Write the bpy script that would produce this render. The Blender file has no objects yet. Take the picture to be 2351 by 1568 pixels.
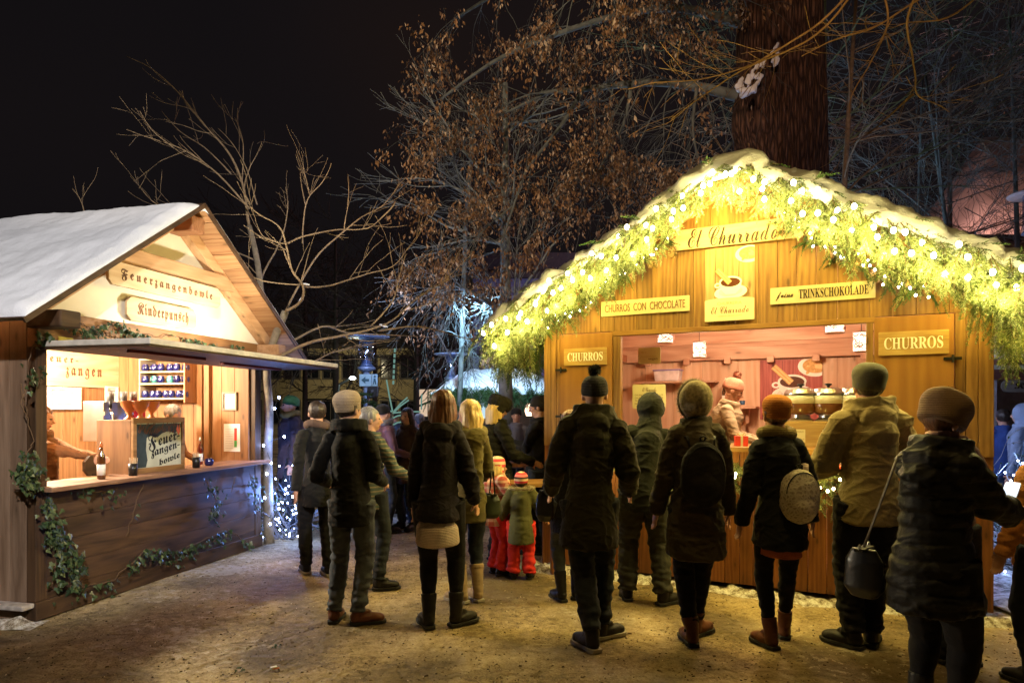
import bpy, math, random
import numpy as np
from mathutils import Vector, Matrix, noise
PI = math.pi
V = Vector
random.seed(7)
scn = bpy.context.scene
COL = scn.collection
# ---------------------------------------------------------------- camera numbers (photo measured at 2351 px wide)
K, CX, HY, H0 = 1502.0, 1175.0, 940.0, 1.62
def P(x, y, Z):
    return V(((x-CX)/K*Z, Z, H0-(y-HY)/K*Z))
def G(y):
    return H0*K/(y-HY)
def proj(p):
    return CX+p[0]/p[1]*K, HY-(p[2]-H0)/p[1]*K
class Frame:
    """a hut's own axes: x along its front, y into it, z up"""
    def __init__(s, ox, oy, ux, uy):
        s.o = V((ox, oy, 0)); s.a = math.atan2(uy, ux)
        s.M = Matrix.Translation(s.o) @ Matrix.Rotation(s.a, 4, 'Z'); s.I = s.M.inverted()
    def hit(s, x, y, off=0.0):
        c = s.I @ V((0, 0, H0)); d = s.I.to_3x3() @ V(((x-CX)/K, 1, -(y-HY)/K))
        t = (-off-c.y)/d.y
        return c+d*t
    def w(s, p): return s.M @ V(p)
LH = Frame(-3.66, 5.07, .64, 2.73)
RH = Frame(.36, 6.76, 3.35, -1.69)
# ---------------------------------------------------------------- mesh collector
class MB:
    def __init__(s): s.v = []; s.f = []; s.m = []
    def add(s, vs, fs, mi=0):
        o = len(s.v); s.v.extend(vs)
        for f in fs: s.f.append(tuple(i+o for i in f)); s.m.append(mi)
    def xf(s, M):
        s.v = [tuple(M @ V(p)) for p in s.v]; return s
    def box(s, x0, x1, y0, y1, z0, z1, mi=0, M=None):
        vs = [(x, y, z) for z in (z0, z1) for y in (y0, y1) for x in (x0, x1)]
        if M is not None: vs = [tuple(M @ V(p)) for p in vs]
        s.add(vs, [(0,2,3,1),(4,5,7,6),(0,1,5,4),(2,6,7,3),(0,4,6,2),(1,3,7,5)], mi)
    def cbox(s, c, d, mi=0, M=None):
        s.box(c[0]-d[0]/2, c[0]+d[0]/2, c[1]-d[1]/2, c[1]+d[1]/2, c[2]-d[2]/2, c[2]+d[2]/2, mi, M)
    def tube(s, pts, r, n=8, mi=0, cap=True):
        pts = [V(p) for p in pts]
        if not hasattr(r, '__len__'): r = [r]*len(pts)
        vs = []; N = len(pts); up = None
        for i, p in enumerate(pts):
            d = (pts[min(i+1, N-1)]-pts[max(i-1, 0)])
            if d.length < 1e-9: d = V((0, 0, 1))
            d.normalize()
            if up is None:
                up = V((0, 0, 1)) if abs(d.z) < .9 else V((1, 0, 0))
            a = up.cross(d)
            if a.length < 1e-6: a = V((1, 0, 0)).cross(d)
            a.normalize(); b = d.cross(a); up = b
            rr = r[i]; ra, rb = rr if hasattr(rr, '__len__') else (rr, rr)
            for k in range(n):
                t = 2*PI*k/n; q = p+a*(math.cos(t)*ra)+b*(math.sin(t)*rb); vs.append((q.x, q.y, q.z))
        fs = []
        for i in range(N-1):
            for k in range(n):
                k2 = (k+1) % n; fs.append((i*n+k, i*n+k2, (i+1)*n+k2, (i+1)*n+k))
        if cap:
            fs.append(tuple(range(n-1, -1, -1))); fs.append(tuple((N-1)*n+k for k in range(n)))
        s.add(vs, fs, mi)
    def lathe(s, prof, n=20, M=None, mi=0, c=(0, 0, 0), sx=1, sy=1):
        vs = []
        for r, z in prof:
            for k in range(n):
                t = 2*PI*k/n; p = V((r*math.cos(t)*sx, r*math.sin(t)*sy, z))+V(c)
                if M is not None: p = M @ p
                vs.append(tuple(p))
        fs = [(i*n+k, i*n+(k+1) % n, (i+1)*n+(k+1) % n, (i+1)*n+k) for i in range(len(prof)-1) for k in range(n)]
        fs.append(tuple(range(n-1, -1, -1))); fs.append(tuple((len(prof)-1)*n+k for k in range(n)))
        s.add(vs, fs, mi)
    def ell(s, c, r, M=None, n=14, m=9, mi=0):
        prof = [(max(math.sin(PI*i/m), .001), -math.cos(PI*i/m)) for i in range(m+1)]
        T = Matrix.Translation(V(c)) @ (M.to_4x4() if M is not None else Matrix()) @ Matrix.Diagonal((r[0], r[1], r[2], 1))
        s.lathe(prof, n, T, mi)
    def prism(s, poly, y0, y1, mi=0, M=None):
        """outline in x,z extruded along y"""
        n = len(poly)
        vs = [(x, y0, z) for x, z in poly]+[(x, y1, z) for x, z in poly]
        if M is not None: vs = [tuple(M @ V(p)) for p in vs]
        s.add(vs, [tuple(range(n)), tuple(range(2*n-1, n-1, -1))]+[(i, n+i, n+(i+1) % n, (i+1) % n) for i in range(n)], mi)
    def tmpl(s, arr, faces, M, mi=0):
        A = np.array(M); q = arr @ A[:3, :3].T+A[:3, 3]
        s.add([tuple(r) for r in q.tolist()], faces, mi)
    def mesh(s, name):
        me = bpy.data.meshes.new(name); me.from_pydata(s.v, [], s.f)
        me.polygons.foreach_set('material_index', s.m); me.update(); return me
    def build(s, name, mats, parent=None, smooth=False, bevel=0, sub=0):
        return link(name, s.mesh(name), mats, parent, smooth, bevel, sub)
def link(name, me, mats, parent=None, smooth=False, bevel=0, sub=0, auto=False):
    if not isinstance(mats, (list, tuple)): mats = [mats]
    idx = [q.material_index for q in me.polygons]
    me.materials.clear()
    for m in mats: me.materials.append(m)
    if any(idx): me.polygons.foreach_set('material_index', idx)
    if smooth: me.polygons.foreach_set('use_smooth', [True]*len(me.polygons))
    o = bpy.data.objects.new(name, me); COL.objects.link(o)
    if parent is not None: o.parent = parent
    if bevel:
        b = o.modifiers.new('bevel', 'BEVEL'); b.width = bevel; b.segments = 2; b.limit_method = 'ANGLE'
    if sub:
        b = o.modifiers.new('sub', 'SUBSURF'); b.levels = sub; b.render_levels = sub
    return o
def tag(o, label=None, cat=None, group=None, kind=None):
    if label: o['label'] = label
    if cat: o['category'] = cat
    if group: o['group'] = group
    if kind: o['kind'] = kind
    return o
def empty(name, loc, rz=0, label=None, cat=None, group=None):
    o = bpy.data.objects.new(name, None); COL.objects.link(o); o.empty_display_size = .1
    o.location = loc; o.rotation_euler = (0, 0, rz); return tag(o, label, cat, group)
def at_frame(F, p, name, label, cat, group=None, rz=0):
    """an empty standing at a hut-local point, turned like the hut"""
    return empty(name, F.w(p), F.a+rz, label, cat, group)
def copy_tree(o, parent=None):
    c = o.copy(); COL.objects.link(c); c.parent = parent
    for ch in list(o.children): copy_tree(ch, c)
    return c
def remeshed(mb, voxel, smooth=2):
    me = mb.mesh('tmp'); o = bpy.data.objects.new('tmp', me); COL.objects.link(o)
    r = o.modifiers.new('r', 'REMESH'); r.mode = 'VOXEL'; r.voxel_size = voxel; r.use_smooth_shade = True
    if smooth:
        q = o.modifiers.new('s', 'SMOOTH'); q.factor = .5; q.iterations = smooth
    dg = bpy.context.evaluated_depsgraph_get()
    out = bpy.data.meshes.new_from_object(o.evaluated_get(dg), depsgraph=dg)
    bpy.data.objects.remove(o); bpy.data.meshes.remove(me)
    return out
def displace(me, fn):
    n = len(me.vertices); co = np.empty(n*3); no = np.empty(n*3)
    me.vertices.foreach_get('co', co); me.vertices.foreach_get('normal', no)
    co = co.reshape(-1, 3); no = no.reshape(-1, 3)
    d = np.array([fn(p, q) for p, q in zip(co.tolist(), no.tolist())])
    me.vertices.foreach_set('co', (co+no*d[:, None]).ravel()); me.update()
def N3(x, y, z): return noise.noise((x, y, z))
# ---------------------------------------------------------------- lettering
def uni(s, cap, low):
    out = ''
    for ch in s:
        if 'A' <= ch <= 'Z': out += chr(cap+ord(ch)-65)
        elif 'a' <= ch <= 'z': out += chr(low+ord(ch)-97)
        else: out += ch
    return out
def script(s): return uni(s, 0x1D4D0, 0x1D4EA)
def fraktur(s): return uni(s, 0x1D56C, 0x1D586)
def serif(s): return uni(s, 0x1D400, 0x1D41A)
def text(body, x0, x1, z0, z1, y, mat, parent, th=.004, spacing=1.0, bold=0.0, shear=0.0, name='lettering', M=None, slope=0.0):
    """lettering fitted into the box x0..x1, z0..z1 on a surface whose front is at y (facing -y)"""
    cu = bpy.data.curves.new('t', 'FONT'); cu.body = body; cu.size = 1; cu.space_character = spacing
    cu.offset = bold; cu.resolution_u = 3
    o = bpy.data.objects.new('t', cu); COL.objects.link(o)
    dg = bpy.context.evaluated_depsgraph_get()
    me = bpy.data.meshes.new_from_object(o.evaluated_get(dg), depsgraph=dg)
    bpy.data.objects.remove(o); bpy.data.curves.remove(cu)
    n = len(me.vertices)
    if n == 0:
        bpy.data.meshes.remove(me); print('NO TEXT', body); return None
    co = np.empty(n*3); me.vertices.foreach_get('co', co); co = co.reshape(-1, 3)
    co[:, 0] += co[:, 1]*shear
    mn = co.min(0); mx = co.max(0)
    X = x0+(co[:, 0]-mn[0])/(mx[0]-mn[0])*(x1-x0); Z = z0+(co[:, 1]-mn[1])/max(mx[1]-mn[1], 1e-6)*(z1-z0)
    Z = Z+(X-x0)*slope
    fs = [tuple(p.vertices) for p in me.polygons]
    bpy.data.meshes.remove(me)
    mb = MB()
    # a real slab: front, back and the rim between them
    front = [(a, y-th, b) for a, b in zip(X, Z)]; back = [(a, y, b) for a, b in zip(X, Z)]
    edges = {}
    for f in fs:
        for i in range(len(f)):
            a, b = f[i], f[(i+1) % len(f)]
            edges[(a, b)] = 1
    rim = [(a, b, b+n, a+n) for (a, b) in edges if (b, a) not in edges]
    mb.add(front+back, fs+rim)
    if M is not None: mb.xf(M)
    return mb.build(name, mat, parent)
# ---------------------------------------------------------------- materials
MATS = {}
def newmat(name):
    m = bpy.data.materials.new(name); m.use_nodes = True; nt = m.node_tree; nt.nodes.clear()
    return m, nt
def nd(nt, t, **k):
    n = nt.nodes.new(t)
    for a, b in k.items():
        if a.startswith('i_'): n.inputs[a[2:].replace('_', ' ')].default_value = b
        else: setattr(n, a, b)
    return n
def rgba(c): return (c[0], c[1], c[2], 1)
def principled(nt, rough=.8, metal=0, spec=.3):
    out = nd(nt, 'ShaderNodeOutputMaterial'); b = nd(nt, 'ShaderNodeBsdfPrincipled')
    b.inputs['Roughness'].default_value = rough; b.inputs['Metallic'].default_value = metal
    b.inputs['Specular IOR Level'].default_value = spec
    nt.links.new(b.outputs[0], out.inputs[0]); return b
def ramp(nt, stops, fac):
    r = nd(nt, 'ShaderNodeValToRGB'); e = r.color_ramp.elements
    while len(e) > 1: e.remove(e[-1])
    e[0].position = stops[0][0]; e[0].color = rgba(stops[0][1])
    for p, c in stops[1:]:
        q = e.new(p); q.color = rgba(c)
    nt.links.new(fac, r.inputs[0]); return r.outputs[0]
def tc(nt, scale=(1, 1, 1), island=0.0, space='Object'):
    t = nd(nt, 'ShaderNodeTexCoord'); m = nd(nt, 'ShaderNodeMapping'); m.inputs['Scale'].default_value = scale
    nt.links.new(t.outputs[space], m.inputs[0])
    if island:
        g = nd(nt, 'ShaderNodeNewGeometry'); mu = nd(nt, 'ShaderNodeMath', operation='MULTIPLY'); mu.inputs[1].default_value = island
        nt.links.new(g.outputs['Random Per Island'], mu.inputs[0])
        c = nd(nt, 'ShaderNodeCombineXYZ')
        for i in range(3): nt.links.new(mu.outputs[0], c.inputs[i])
        a = nd(nt, 'ShaderNodeVectorMath', operation='ADD'); nt.links.new(m.outputs[0], a.inputs[0]); nt.links.new(c.outputs[0], a.inputs[1])
        return a.outputs[0]
    return m.outputs[0]
def nz(nt, vec, scale=5, detail=5, rough=.55, dist=0):
    n = nd(nt, 'ShaderNodeTexNoise'); n.inputs['Scale'].default_value = scale; n.inputs['Detail'].default_value = detail
    n.inputs['Roughness'].default_value = rough; n.inputs['Distortion'].default_value = dist
    nt.links.new(vec, n.inputs['Vector']); return n.outputs['Fac']
def bump(nt, b, h, strength=.3, dist=.01):
    n = nd(nt, 'ShaderNodeBump'); n.inputs['Strength'].default_value = strength; n.inputs['Distance'].default_value = dist
    nt.links.new(h, n.inputs['Height']); nt.links.new(n.outputs[0], b.inputs['Normal']); return n
def math2(nt, op, a, b):
    m = nd(nt, 'ShaderNodeMath', operation=op)
    for i, v in enumerate((a, b)):
        if isinstance(v, (int, float)): m.inputs[i].default_value = v
        else: nt.links.new(v, m.inputs[i])
    return m.outputs[0]
def mixc(nt, fac, a, b, mode='MIX'):
    m = nd(nt, 'ShaderNodeMix', data_type='RGBA', blend_type=mode)
    if isinstance(fac, (int, float)): m.inputs[0].default_value = fac
    else: nt.links.new(fac, m.inputs[0])
    for i, v in ((6, a), (7, b)):
        if isinstance(v, tuple): m.inputs[i].default_value = rgba(v)
        else: nt.links.new(v, m.inputs[i])
    return m.outputs[2]
def wood(name, dark, light, grain='Z', rough=.6, knots=True, tone=.45, fine=1.0):
    m, nt = newmat(name); b = principled(nt, rough, spec=.35)
    s = {'X': (.8, 9, 9), 'Y': (9, .8, 9), 'Z': (9, 9, .8)}[grain]
    v = tc(nt, s, 37.0)
    n1 = nz(nt, v, 1.0*fine, 6, .6, 1.2); n2 = nz(nt, v, 5*fine, 3, .7, .3)
    w = nd(nt, 'ShaderNodeTexWave'); w.inputs['Scale'].default_value = .8*fine; w.inputs['Distortion'].default_value = 14; w.inputs['Detail'].default_value = 3
    w.inputs['Detail Scale'].default_value = .7; nt.links.new(v, w.inputs['Vector'])
    h = math2(nt, 'ADD', math2(nt, 'MULTIPLY', n1, .62), math2(nt, 'ADD', math2(nt, 'MULTIPLY', n2, .26), math2(nt, 'MULTIPLY', w.outputs['Fac'], .12)))
    col = ramp(nt, [(.3, dark), (.5, tuple((a+c)/2 for a, c in zip(dark, light))), (.72, light)], h)
    if knots:
        vk = tc(nt, tuple((7 if k > 5 else 2.6) for k in s), 11.0)
        vo = nd(nt, 'ShaderNodeTexVoronoi'); vo.inputs['Scale'].default_value = 1.0; nt.links.new(vk, vo.inputs['Vector'])
        kf = ramp(nt, [(0, (1, 1, 1)), (.07, (.8, .8, .8)), (.11, (.25, .25, .25)), (.22, (0, 0, 0))], vo.outputs['Distance'])
        col = mixc(nt, math2(nt, 'MULTIPLY', kf, .75), col, tuple(c*.28 for c in dark))
    g = nd(nt, 'ShaderNodeNewGeometry')
    t = math2(nt, 'ADD', math2(nt, 'MULTIPLY', g.outputs['Random Per Island'], tone), 1-tone*.6)
    hs = nd(nt, 'ShaderNodeHueSaturation'); nt.links.new(t, hs.inputs['Value']); nt.links.new(col, hs.inputs['Color'])
    nt.links.new(hs.outputs[0], b.inputs['Base Color'])
    bump(nt, b, h, .35, .006); return m
def plain(name, c, rough=.6, metal=0, var=.25, scale=8, bs=.2, spec=.3):
    m, nt = newmat(name); b = principled(nt, rough, metal, spec); v = tc(nt)
    n = nz(nt, v, scale, 5)
    col = ramp(nt, [(.3, tuple(x*(1-var) for x in c)), (.7, tuple(min(1, x*(1+var)) for x in c))], n)
    nt.links.new(col, b.inputs['Base Color']); bump(nt, b, nz(nt, v, scale*6, 3), bs, .003); return m
def cloth(name, c, scale=1.0, rough=.9, knit=False, quilt=False, stripes=None, plaid=False, sheen=.04):
    m, nt = newmat(name); b = principled(nt, rough, spec=.2); v = tc(nt)
    b.inputs['Sheen Weight'].default_value = sheen
    n = nz(nt, v, 4*scale, 5); fine = nz(nt, v, 160, 2)
    f = math2(nt, 'ADD', math2(nt, 'MULTIPLY', n, .7), math2(nt, 'MULTIPLY', fine, .3))
    col = ramp(nt, [(.3, tuple(x*.65 for x in c)), (.65, tuple(min(1, x*1.35) for x in c))], f)
    if stripes:
        w = nd(nt, 'ShaderNodeSeparateXYZ'); nt.links.new(v, w.inputs[0])
        fr = math2(nt, 'FRACT', math2(nt, 'MULTIPLY', w.outputs[2], stripes[0]), 0)
        st = [(0, stripes[1][0])]; k = len(stripes[1])
        for i in range(1, k): st += [(i/k-.02, stripes[1][i-1]), (i/k, stripes[1][i])]
        col = mixc(nt, .35, ramp(nt, st, fr), ramp(nt, st, fr), 'MULTIPLY')
    if plaid:
        sp = nd(nt, 'ShaderNodeSeparateXYZ'); nt.links.new(v, sp.inputs[0])
        a = math2(nt, 'GREATER_THAN', math2(nt, 'FRACT', math2(nt, 'MULTIPLY', sp.outputs[2], 16), 0), .6)
        d = math2(nt, 'GREATER_THAN', math2(nt, 'FRACT', math2(nt, 'MULTIPLY', sp.outputs[0], 16), 0), .6)
        col = mixc(nt, math2(nt, 'MULTIPLY', math2(nt, 'ADD', a, d), .45), col, (.7, .55, .45))
    nt.links.new(col, b.inputs['Base Color'])
    if knit:
        w = nd(nt, 'ShaderNodeTexWave'); w.bands_direction = 'Z'; w.inputs['Scale'].default_value = 28*scale; w.inputs['Distortion'].default_value = 2.2; w.inputs['Detail'].default_value = 2
        w.inputs['Detail Scale'].default_value = 8
        nt.links.new(v, w.inputs['Vector']); h = math2(nt, 'ADD', w.outputs['Fac'], math2(nt, 'MULTIPLY', fine, .5)); bump(nt, b, h, .7, .006)
    else:
        vf = tc(nt, (1, 1, 1.6)); wr = nz(nt, vf, 7, 4, .5, 1.4)
        bump(nt, b, math2(nt, 'ADD', wr, math2(nt, 'MULTIPLY', fine, .08)), .5, .02)
    return m
def emis(name, c, st, sample=False):
    m, nt = newmat(name); out = nd(nt, 'ShaderNodeOutputMaterial'); e = nd(nt, 'ShaderNodeEmission')
    e.inputs[0].default_value = rgba(c); e.inputs[1].default_value = st; nt.links.new(e.outputs[0], out.inputs[0])
    if not sample: m.cycles.emission_sampling = 'NONE'
    return m
def isl(name, stops, rough=.7, trans=0.0, var_scale=0):
    """one colour per leaf, needle or chip out of a ramp"""
    m, nt = newmat(name); b = principled(nt, rough, spec=.25); g = nd(nt, 'ShaderNodeNewGeometry')
    col = ramp(nt, stops, g.outputs['Random Per Island']); nt.links.new(col, b.inputs['Base Color'])
    if trans:
        out = [n for n in nt.nodes if n.type == 'OUTPUT_MATERIAL'][0]
        t = nd(nt, 'ShaderNodeBsdfTranslucent'); nt.links.new(col, t.inputs[0]); x = nd(nt, 'ShaderNodeMixShader'); x.inputs[0].default_value = trans
        nt.links.new(b.outputs[0], x.inputs[1]); nt.links.new(t.outputs[0], x.inputs[2]); nt.links.new(x.outputs[0], out.inputs[0])
    return m
def snowmat(name, c=(.8, .81, .84)):
    m, nt = newmat(name); b = principled(nt, .65, spec=.3); v = tc(nt)
    n = nz(nt, v, 3, 6); nt.links.new(ramp(nt, [(.3, tuple(x*.9 for x in c)), (.7, c)], n), b.inputs['Base Color'])
    bump(nt, b, math2(nt, 'ADD', nz(nt, v, 14, 6, .6), math2(nt, 'MULTIPLY', nz(nt, v, 90, 2), .25)), .45, .02); return m
M = MATS
M['rwood'] = wood('honey_planks', (.11, .045, .012), (.36, .20, .06), 'Z', tone=.6)
M['rwood_h'] = wood('honey_beam', (.18, .08, .02), (.40, .22, .07), 'X')
M['rfront'] = wood('red_brown_planks', (.11, .034, .009), (.38, .15, .042), 'Z', tone=.6)
M['rdoor'] = wood('plywood_shutter', (.22, .095, .02), (.34, .165, .04), 'Z', fine=.5, knots=False, tone=.1)
M['rin'] = wood('pink_pine_boards', (.42, .20, .12), (.74, .48, .34), 'X', fine=.6)
M['rin_v'] = wood('pale_larch_panel', (.55, .28, .15), (.80, .56, .40), 'Z', fine=.45)
M['lwood'] = wood('brown_pine_boards', (.20, .085, .03), (.40, .20, .085), 'Z')
M['lroof'] = wood('roof_boards', (.30, .15, .06), (.60, .37, .19), 'X')
M['lroof_u'] = wood('roof_boards_across', (.30, .14, .055), (.56, .32, .15), 'Y')
M['lbeam'] = wood('larch_beam', (.34, .17, .07), (.62, .38, .20), 'X')
M['ldark'] = wood('dark_stained_boards', (.022, .012, .006), (.10, .052, .024), 'X')
M['ldarkv'] = wood('dark_weathered_boards', (.03, .016, .008), (.12, .062, .028), 'Z')
M['lgrey'] = wood('weathered_side_boards', (.12, .07, .04), (.30, .20, .13), 'Z')
M['cream'] = plain('cream_gable_board', (.74, .66, .52), .7, var=.1, scale=3)
M['signwood'] = wood('pale_sign_wood', (.48, .32, .17), (.66, .50, .32), 'X', knots=False, tone=.1)
M['signyel'] = plain('pale_sign_paint', (.52, .44, .27), .6, var=.08)
M['signfig'] = wood('figured_sign_wood', (.26, .14, .04), (.52, .36, .14), 'X', knots=False, tone=.05, fine=1.6)
M['ink'] = plain('dark_brown_ink', (.025, .012, .006), .5, var=.2)
M['ink2'] = plain('worn_brown_ink', (.14, .065, .03), .6, var=.5)
M['whitepaint'] = plain('white_paint', (.82, .82, .80), .5, var=.05)
M['goldink'] = plain('faded_gold_ink', (.45, .33, .12), .6)
M['paper'] = plain('white_paper', (.78, .77, .74), .7, var=.04)
M['yellowpaper'] = plain('cream_card', (.62, .55, .34), .6, var=.05)
M['metal'] = plain('brushed_steel', (.55, .55, .56), .28, 1, var=.12)
M['darkmetal'] = plain('black_iron', (.02, .02, .02), .5, .6)
M['snow'] = snowmat('fresh_snow')
M['snowd'] = snowmat('dirty_snow', (.62, .58, .52))
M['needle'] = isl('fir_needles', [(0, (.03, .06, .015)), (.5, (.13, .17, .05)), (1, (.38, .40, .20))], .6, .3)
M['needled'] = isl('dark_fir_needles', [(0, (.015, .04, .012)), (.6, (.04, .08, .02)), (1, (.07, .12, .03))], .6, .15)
M['twig'] = plain('brown_twig', (.11, .065, .035), .85)
M['ivy'] = isl('ivy_leaves', [(0, (.010, .020, .008)), (.6, (.03, .055, .02)), (.9, (.07, .10, .04)), (1, (.20, .20, .10))], .42)
M['cone'] = isl('pine_cone_scales', [(0, (.16, .09, .045)), (.7, (.36, .25, .15)), (1, (.6, .52, .42))], .7)
M['bulbw'] = emis('bright_warm_bulb', (1, .88, .58), 40)
M['bulbs'] = emis('small_white_bulb', (1, .95, .85), 40)
M['bulbb'] = emis('small_blue_bulb', (.42, .55, 1), 45)
M['skin'] = plain('skin', (.55, .30, .20), .55, var=.12, scale=20, bs=.1)
M['eye'] = plain('eye_dark', (.03, .02, .02), .3)
M['lip'] = plain('lips', (.40, .13, .10), .5)
M['leather'] = plain('black_leather', (.012, .011, .011), .35, spec=.5)
M['brownleather'] = plain('brown_boot_leather', (.13, .045, .02), .5, var=.35)
M['blackboot'] = plain('black_boot_leather', (.014, .012, .011), .5, var=.3)
M['suede'] = plain('tan_suede', (.34, .24, .14), .9)
M['sole'] = plain('rubber_sole', (.03, .028, .025), .8)
M['palesole'] = plain('pale_rubber_sole', (.30, .27, .22), .8)
def hairmat(name, a, b_):
    m, nt = newmat(name); b = principled(nt, .42, spec=.5); v = tc(nt, (70, 70, 3))
    n = nz(nt, v, 1.5, 4, .6, .6); nt.links.new(ramp(nt, [(.3, a), (.7, b_)], n), b.inputs['Base Color'])
    bump(nt, b, n, .8, .006); return m
M['hbrown'] = hairmat('brown_hair', (.05, .018, .008), (.24, .10, .04))
M['hblond'] = hairmat('blond_hair', (.42, .26, .08), (.85, .62, .26))
M['hdark'] = hairmat('dark_hair', (.012, .008, .006), (.05, .03, .02))
M['hgrey'] = hairmat('grey_hair', (.12, .11, .10), (.32, .30, .28))
def glassmat(name, c=(1, 1, 1), rough=.02, mix=.85):
    m, nt = newmat(name); out = nd(nt, 'ShaderNodeOutputMaterial'); t = nd(nt, 'ShaderNodeBsdfTransparent'); t.inputs[0].default_value = rgba(c)
    g = nd(nt, 'ShaderNodeBsdfGlossy'); g.inputs['Roughness'].default_value = rough; x = nd(nt, 'ShaderNodeMixShader'); x.inputs[0].default_value = 1-mix
    nt.links.new(t.outputs[0], x.inputs[1]); nt.links.new(g.outputs[0], x.inputs[2]); nt.links.new(x.outputs[0], out.inputs[0]); return m
M['glass'] = glassmat('clear_plastic', (.96, .96, .94))
# ---------------------------------------------------------------- small shape makers
def finger_template(n=54, L=.13, nl=.021, w=.0042, seed=1):
    """one fir finger along +x covered in needles"""
    r = random.Random(seed); vs = []; fs = []
    for i in range(n):
        t = (i+.5)/n; x = t*L*.95; a = r.uniform(0, 2*PI); l = nl*(1-.45*t)*r.uniform(.8, 1.2)
        d = V((.75, math.cos(a)*.8, math.sin(a)*.8)).normalized(); s = d.cross(V((r.uniform(-1, 1), math.sin(a), -math.cos(a)))).normalized()*w
        p = V((x, 0, -.0)); o = len(vs)
        vs += [tuple(p-s*.5), tuple(p+s*.5), tuple(p+d*l+s*.25), tuple(p+d*l-s*.25)]; fs.append((o, o+1, o+2, o+3))
    return np.array(vs), fs
FING = [finger_template(seed=i) for i in range(4)]
def dirM(p, d, roll=0, s=1.0):
    d = V(d).normalized(); q = d.to_track_quat('X', 'Z').to_matrix().to_4x4()
    return Matrix.Translation(V(p)) @ q @ Matrix.Rotation(roll, 4, 'X') @ Matrix.Scale(s, 4)
def spray(nb, tw, p, d, L, rnd, s=1.0, droop=.5, k=4, fsz=1.0):
    """a fir branchlet: a woody axis with fingers left and right"""
    p = V(p); d = V(d).normalized(); pts = [p.copy()]; steps = 4
    for i in range(steps):
        p = p+d*(L/steps); d = (d+V((0, 0, -droop/steps))).normalized(); pts.append(p.copy())
    tw.tube(pts, [.004*s, .0036*s, .003*s, .002*s, .001*s], 4)
    side = d.cross(V((0, 0, 1)));
    if side.length < .1: side = V((1, 0, 0))
    side.normalize()
    for i, q in enumerate(pts[1:]):
        dd = (pts[i+1]-pts[i]).normalized()
        for sg in (-1, 1):
            for _ in range(k//2):
                a = (dd*.9+side*sg*rnd.uniform(.5, 1)+V((rnd.uniform(-.2, .2), rnd.uniform(-.2, .2), rnd.uniform(-.45, .1)))).normalized()
                t = FING[rnd.randrange(4)]; nb.tmpl(t[0], t[1], dirM(q-dd*rnd.uniform(0, L/steps), a, rnd.uniform(0, 6), s*fsz*rnd.uniform(.6, 1.05)*(1-.12*i)))
    t = FING[0]; nb.tmpl(t[0], t[1], dirM(pts[-1], d, 0, s*fsz*.9))
IVYP = [(0, 0), (.28, -.12), (.5, .18), (.26, .34), (.2, .62), (0, .95), (-.2, .62), (-.26, .34), (-.5, .18), (-.28, -.12)]
def ivy_leaf(mb, p, nrm, s, rnd):
    n = V(nrm).normalized(); a = rnd.uniform(-.8, .8)+PI
    up = V((math.sin(a), 0, math.cos(a))); up = (up-n*up.dot(n)).normalized(); sd = up.cross(n)
    vs = []
    for x, y in IVYP:
        q = V(p)+sd*(x*s)+up*(y*s)+n*(-.25*abs(x)*s); vs.append(tuple(q))
    c = V(p)+up*(.3*s)+n*.02*s; vs.append(tuple(c)); k = len(IVYP)
    mb.add(vs, [(i, (i+1) % k, k) for i in range(k)])
def bulb(mb, p, r, mi=0):
    mb.ell(p, (r, r, r*1.25), n=8, m=6, mi=mi)
def point(name, p, col, e, r=.05):
    l = bpy.data.lights.new(name, 'POINT'); l.color = col; l.energy = e; l.shadow_soft_size = r
    o = bpy.data.objects.new(name, l); o.location = p; COL.objects.link(o); return o
def spot(name, p, target, col, e, size=50, blend=.4, r=.1):
    l = bpy.data.lights.new(name, 'SPOT'); l.color = col; l.energy = e; l.spot_size = math.radians(size); l.spot_blend = blend; l.shadow_soft_size = r
    o = bpy.data.objects.new(name, l); o.location = p; COL.objects.link(o)
    o.rotation_euler = (V(target)-V(p)).to_track_quat('-Z', 'Y').to_euler(); return o
ORD = ['first', 'second', 'third', 'fourth', 'fifth', 'sixth', 'seventh', 'eighth', 'ninth', 'tenth', 'eleventh', 'twelfth', 'thirteenth', 'fourteenth', 'fifteenth', 'sixteenth', 'seventeenth', 'eighteenth', 'nineteenth', 'twentieth']
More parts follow.
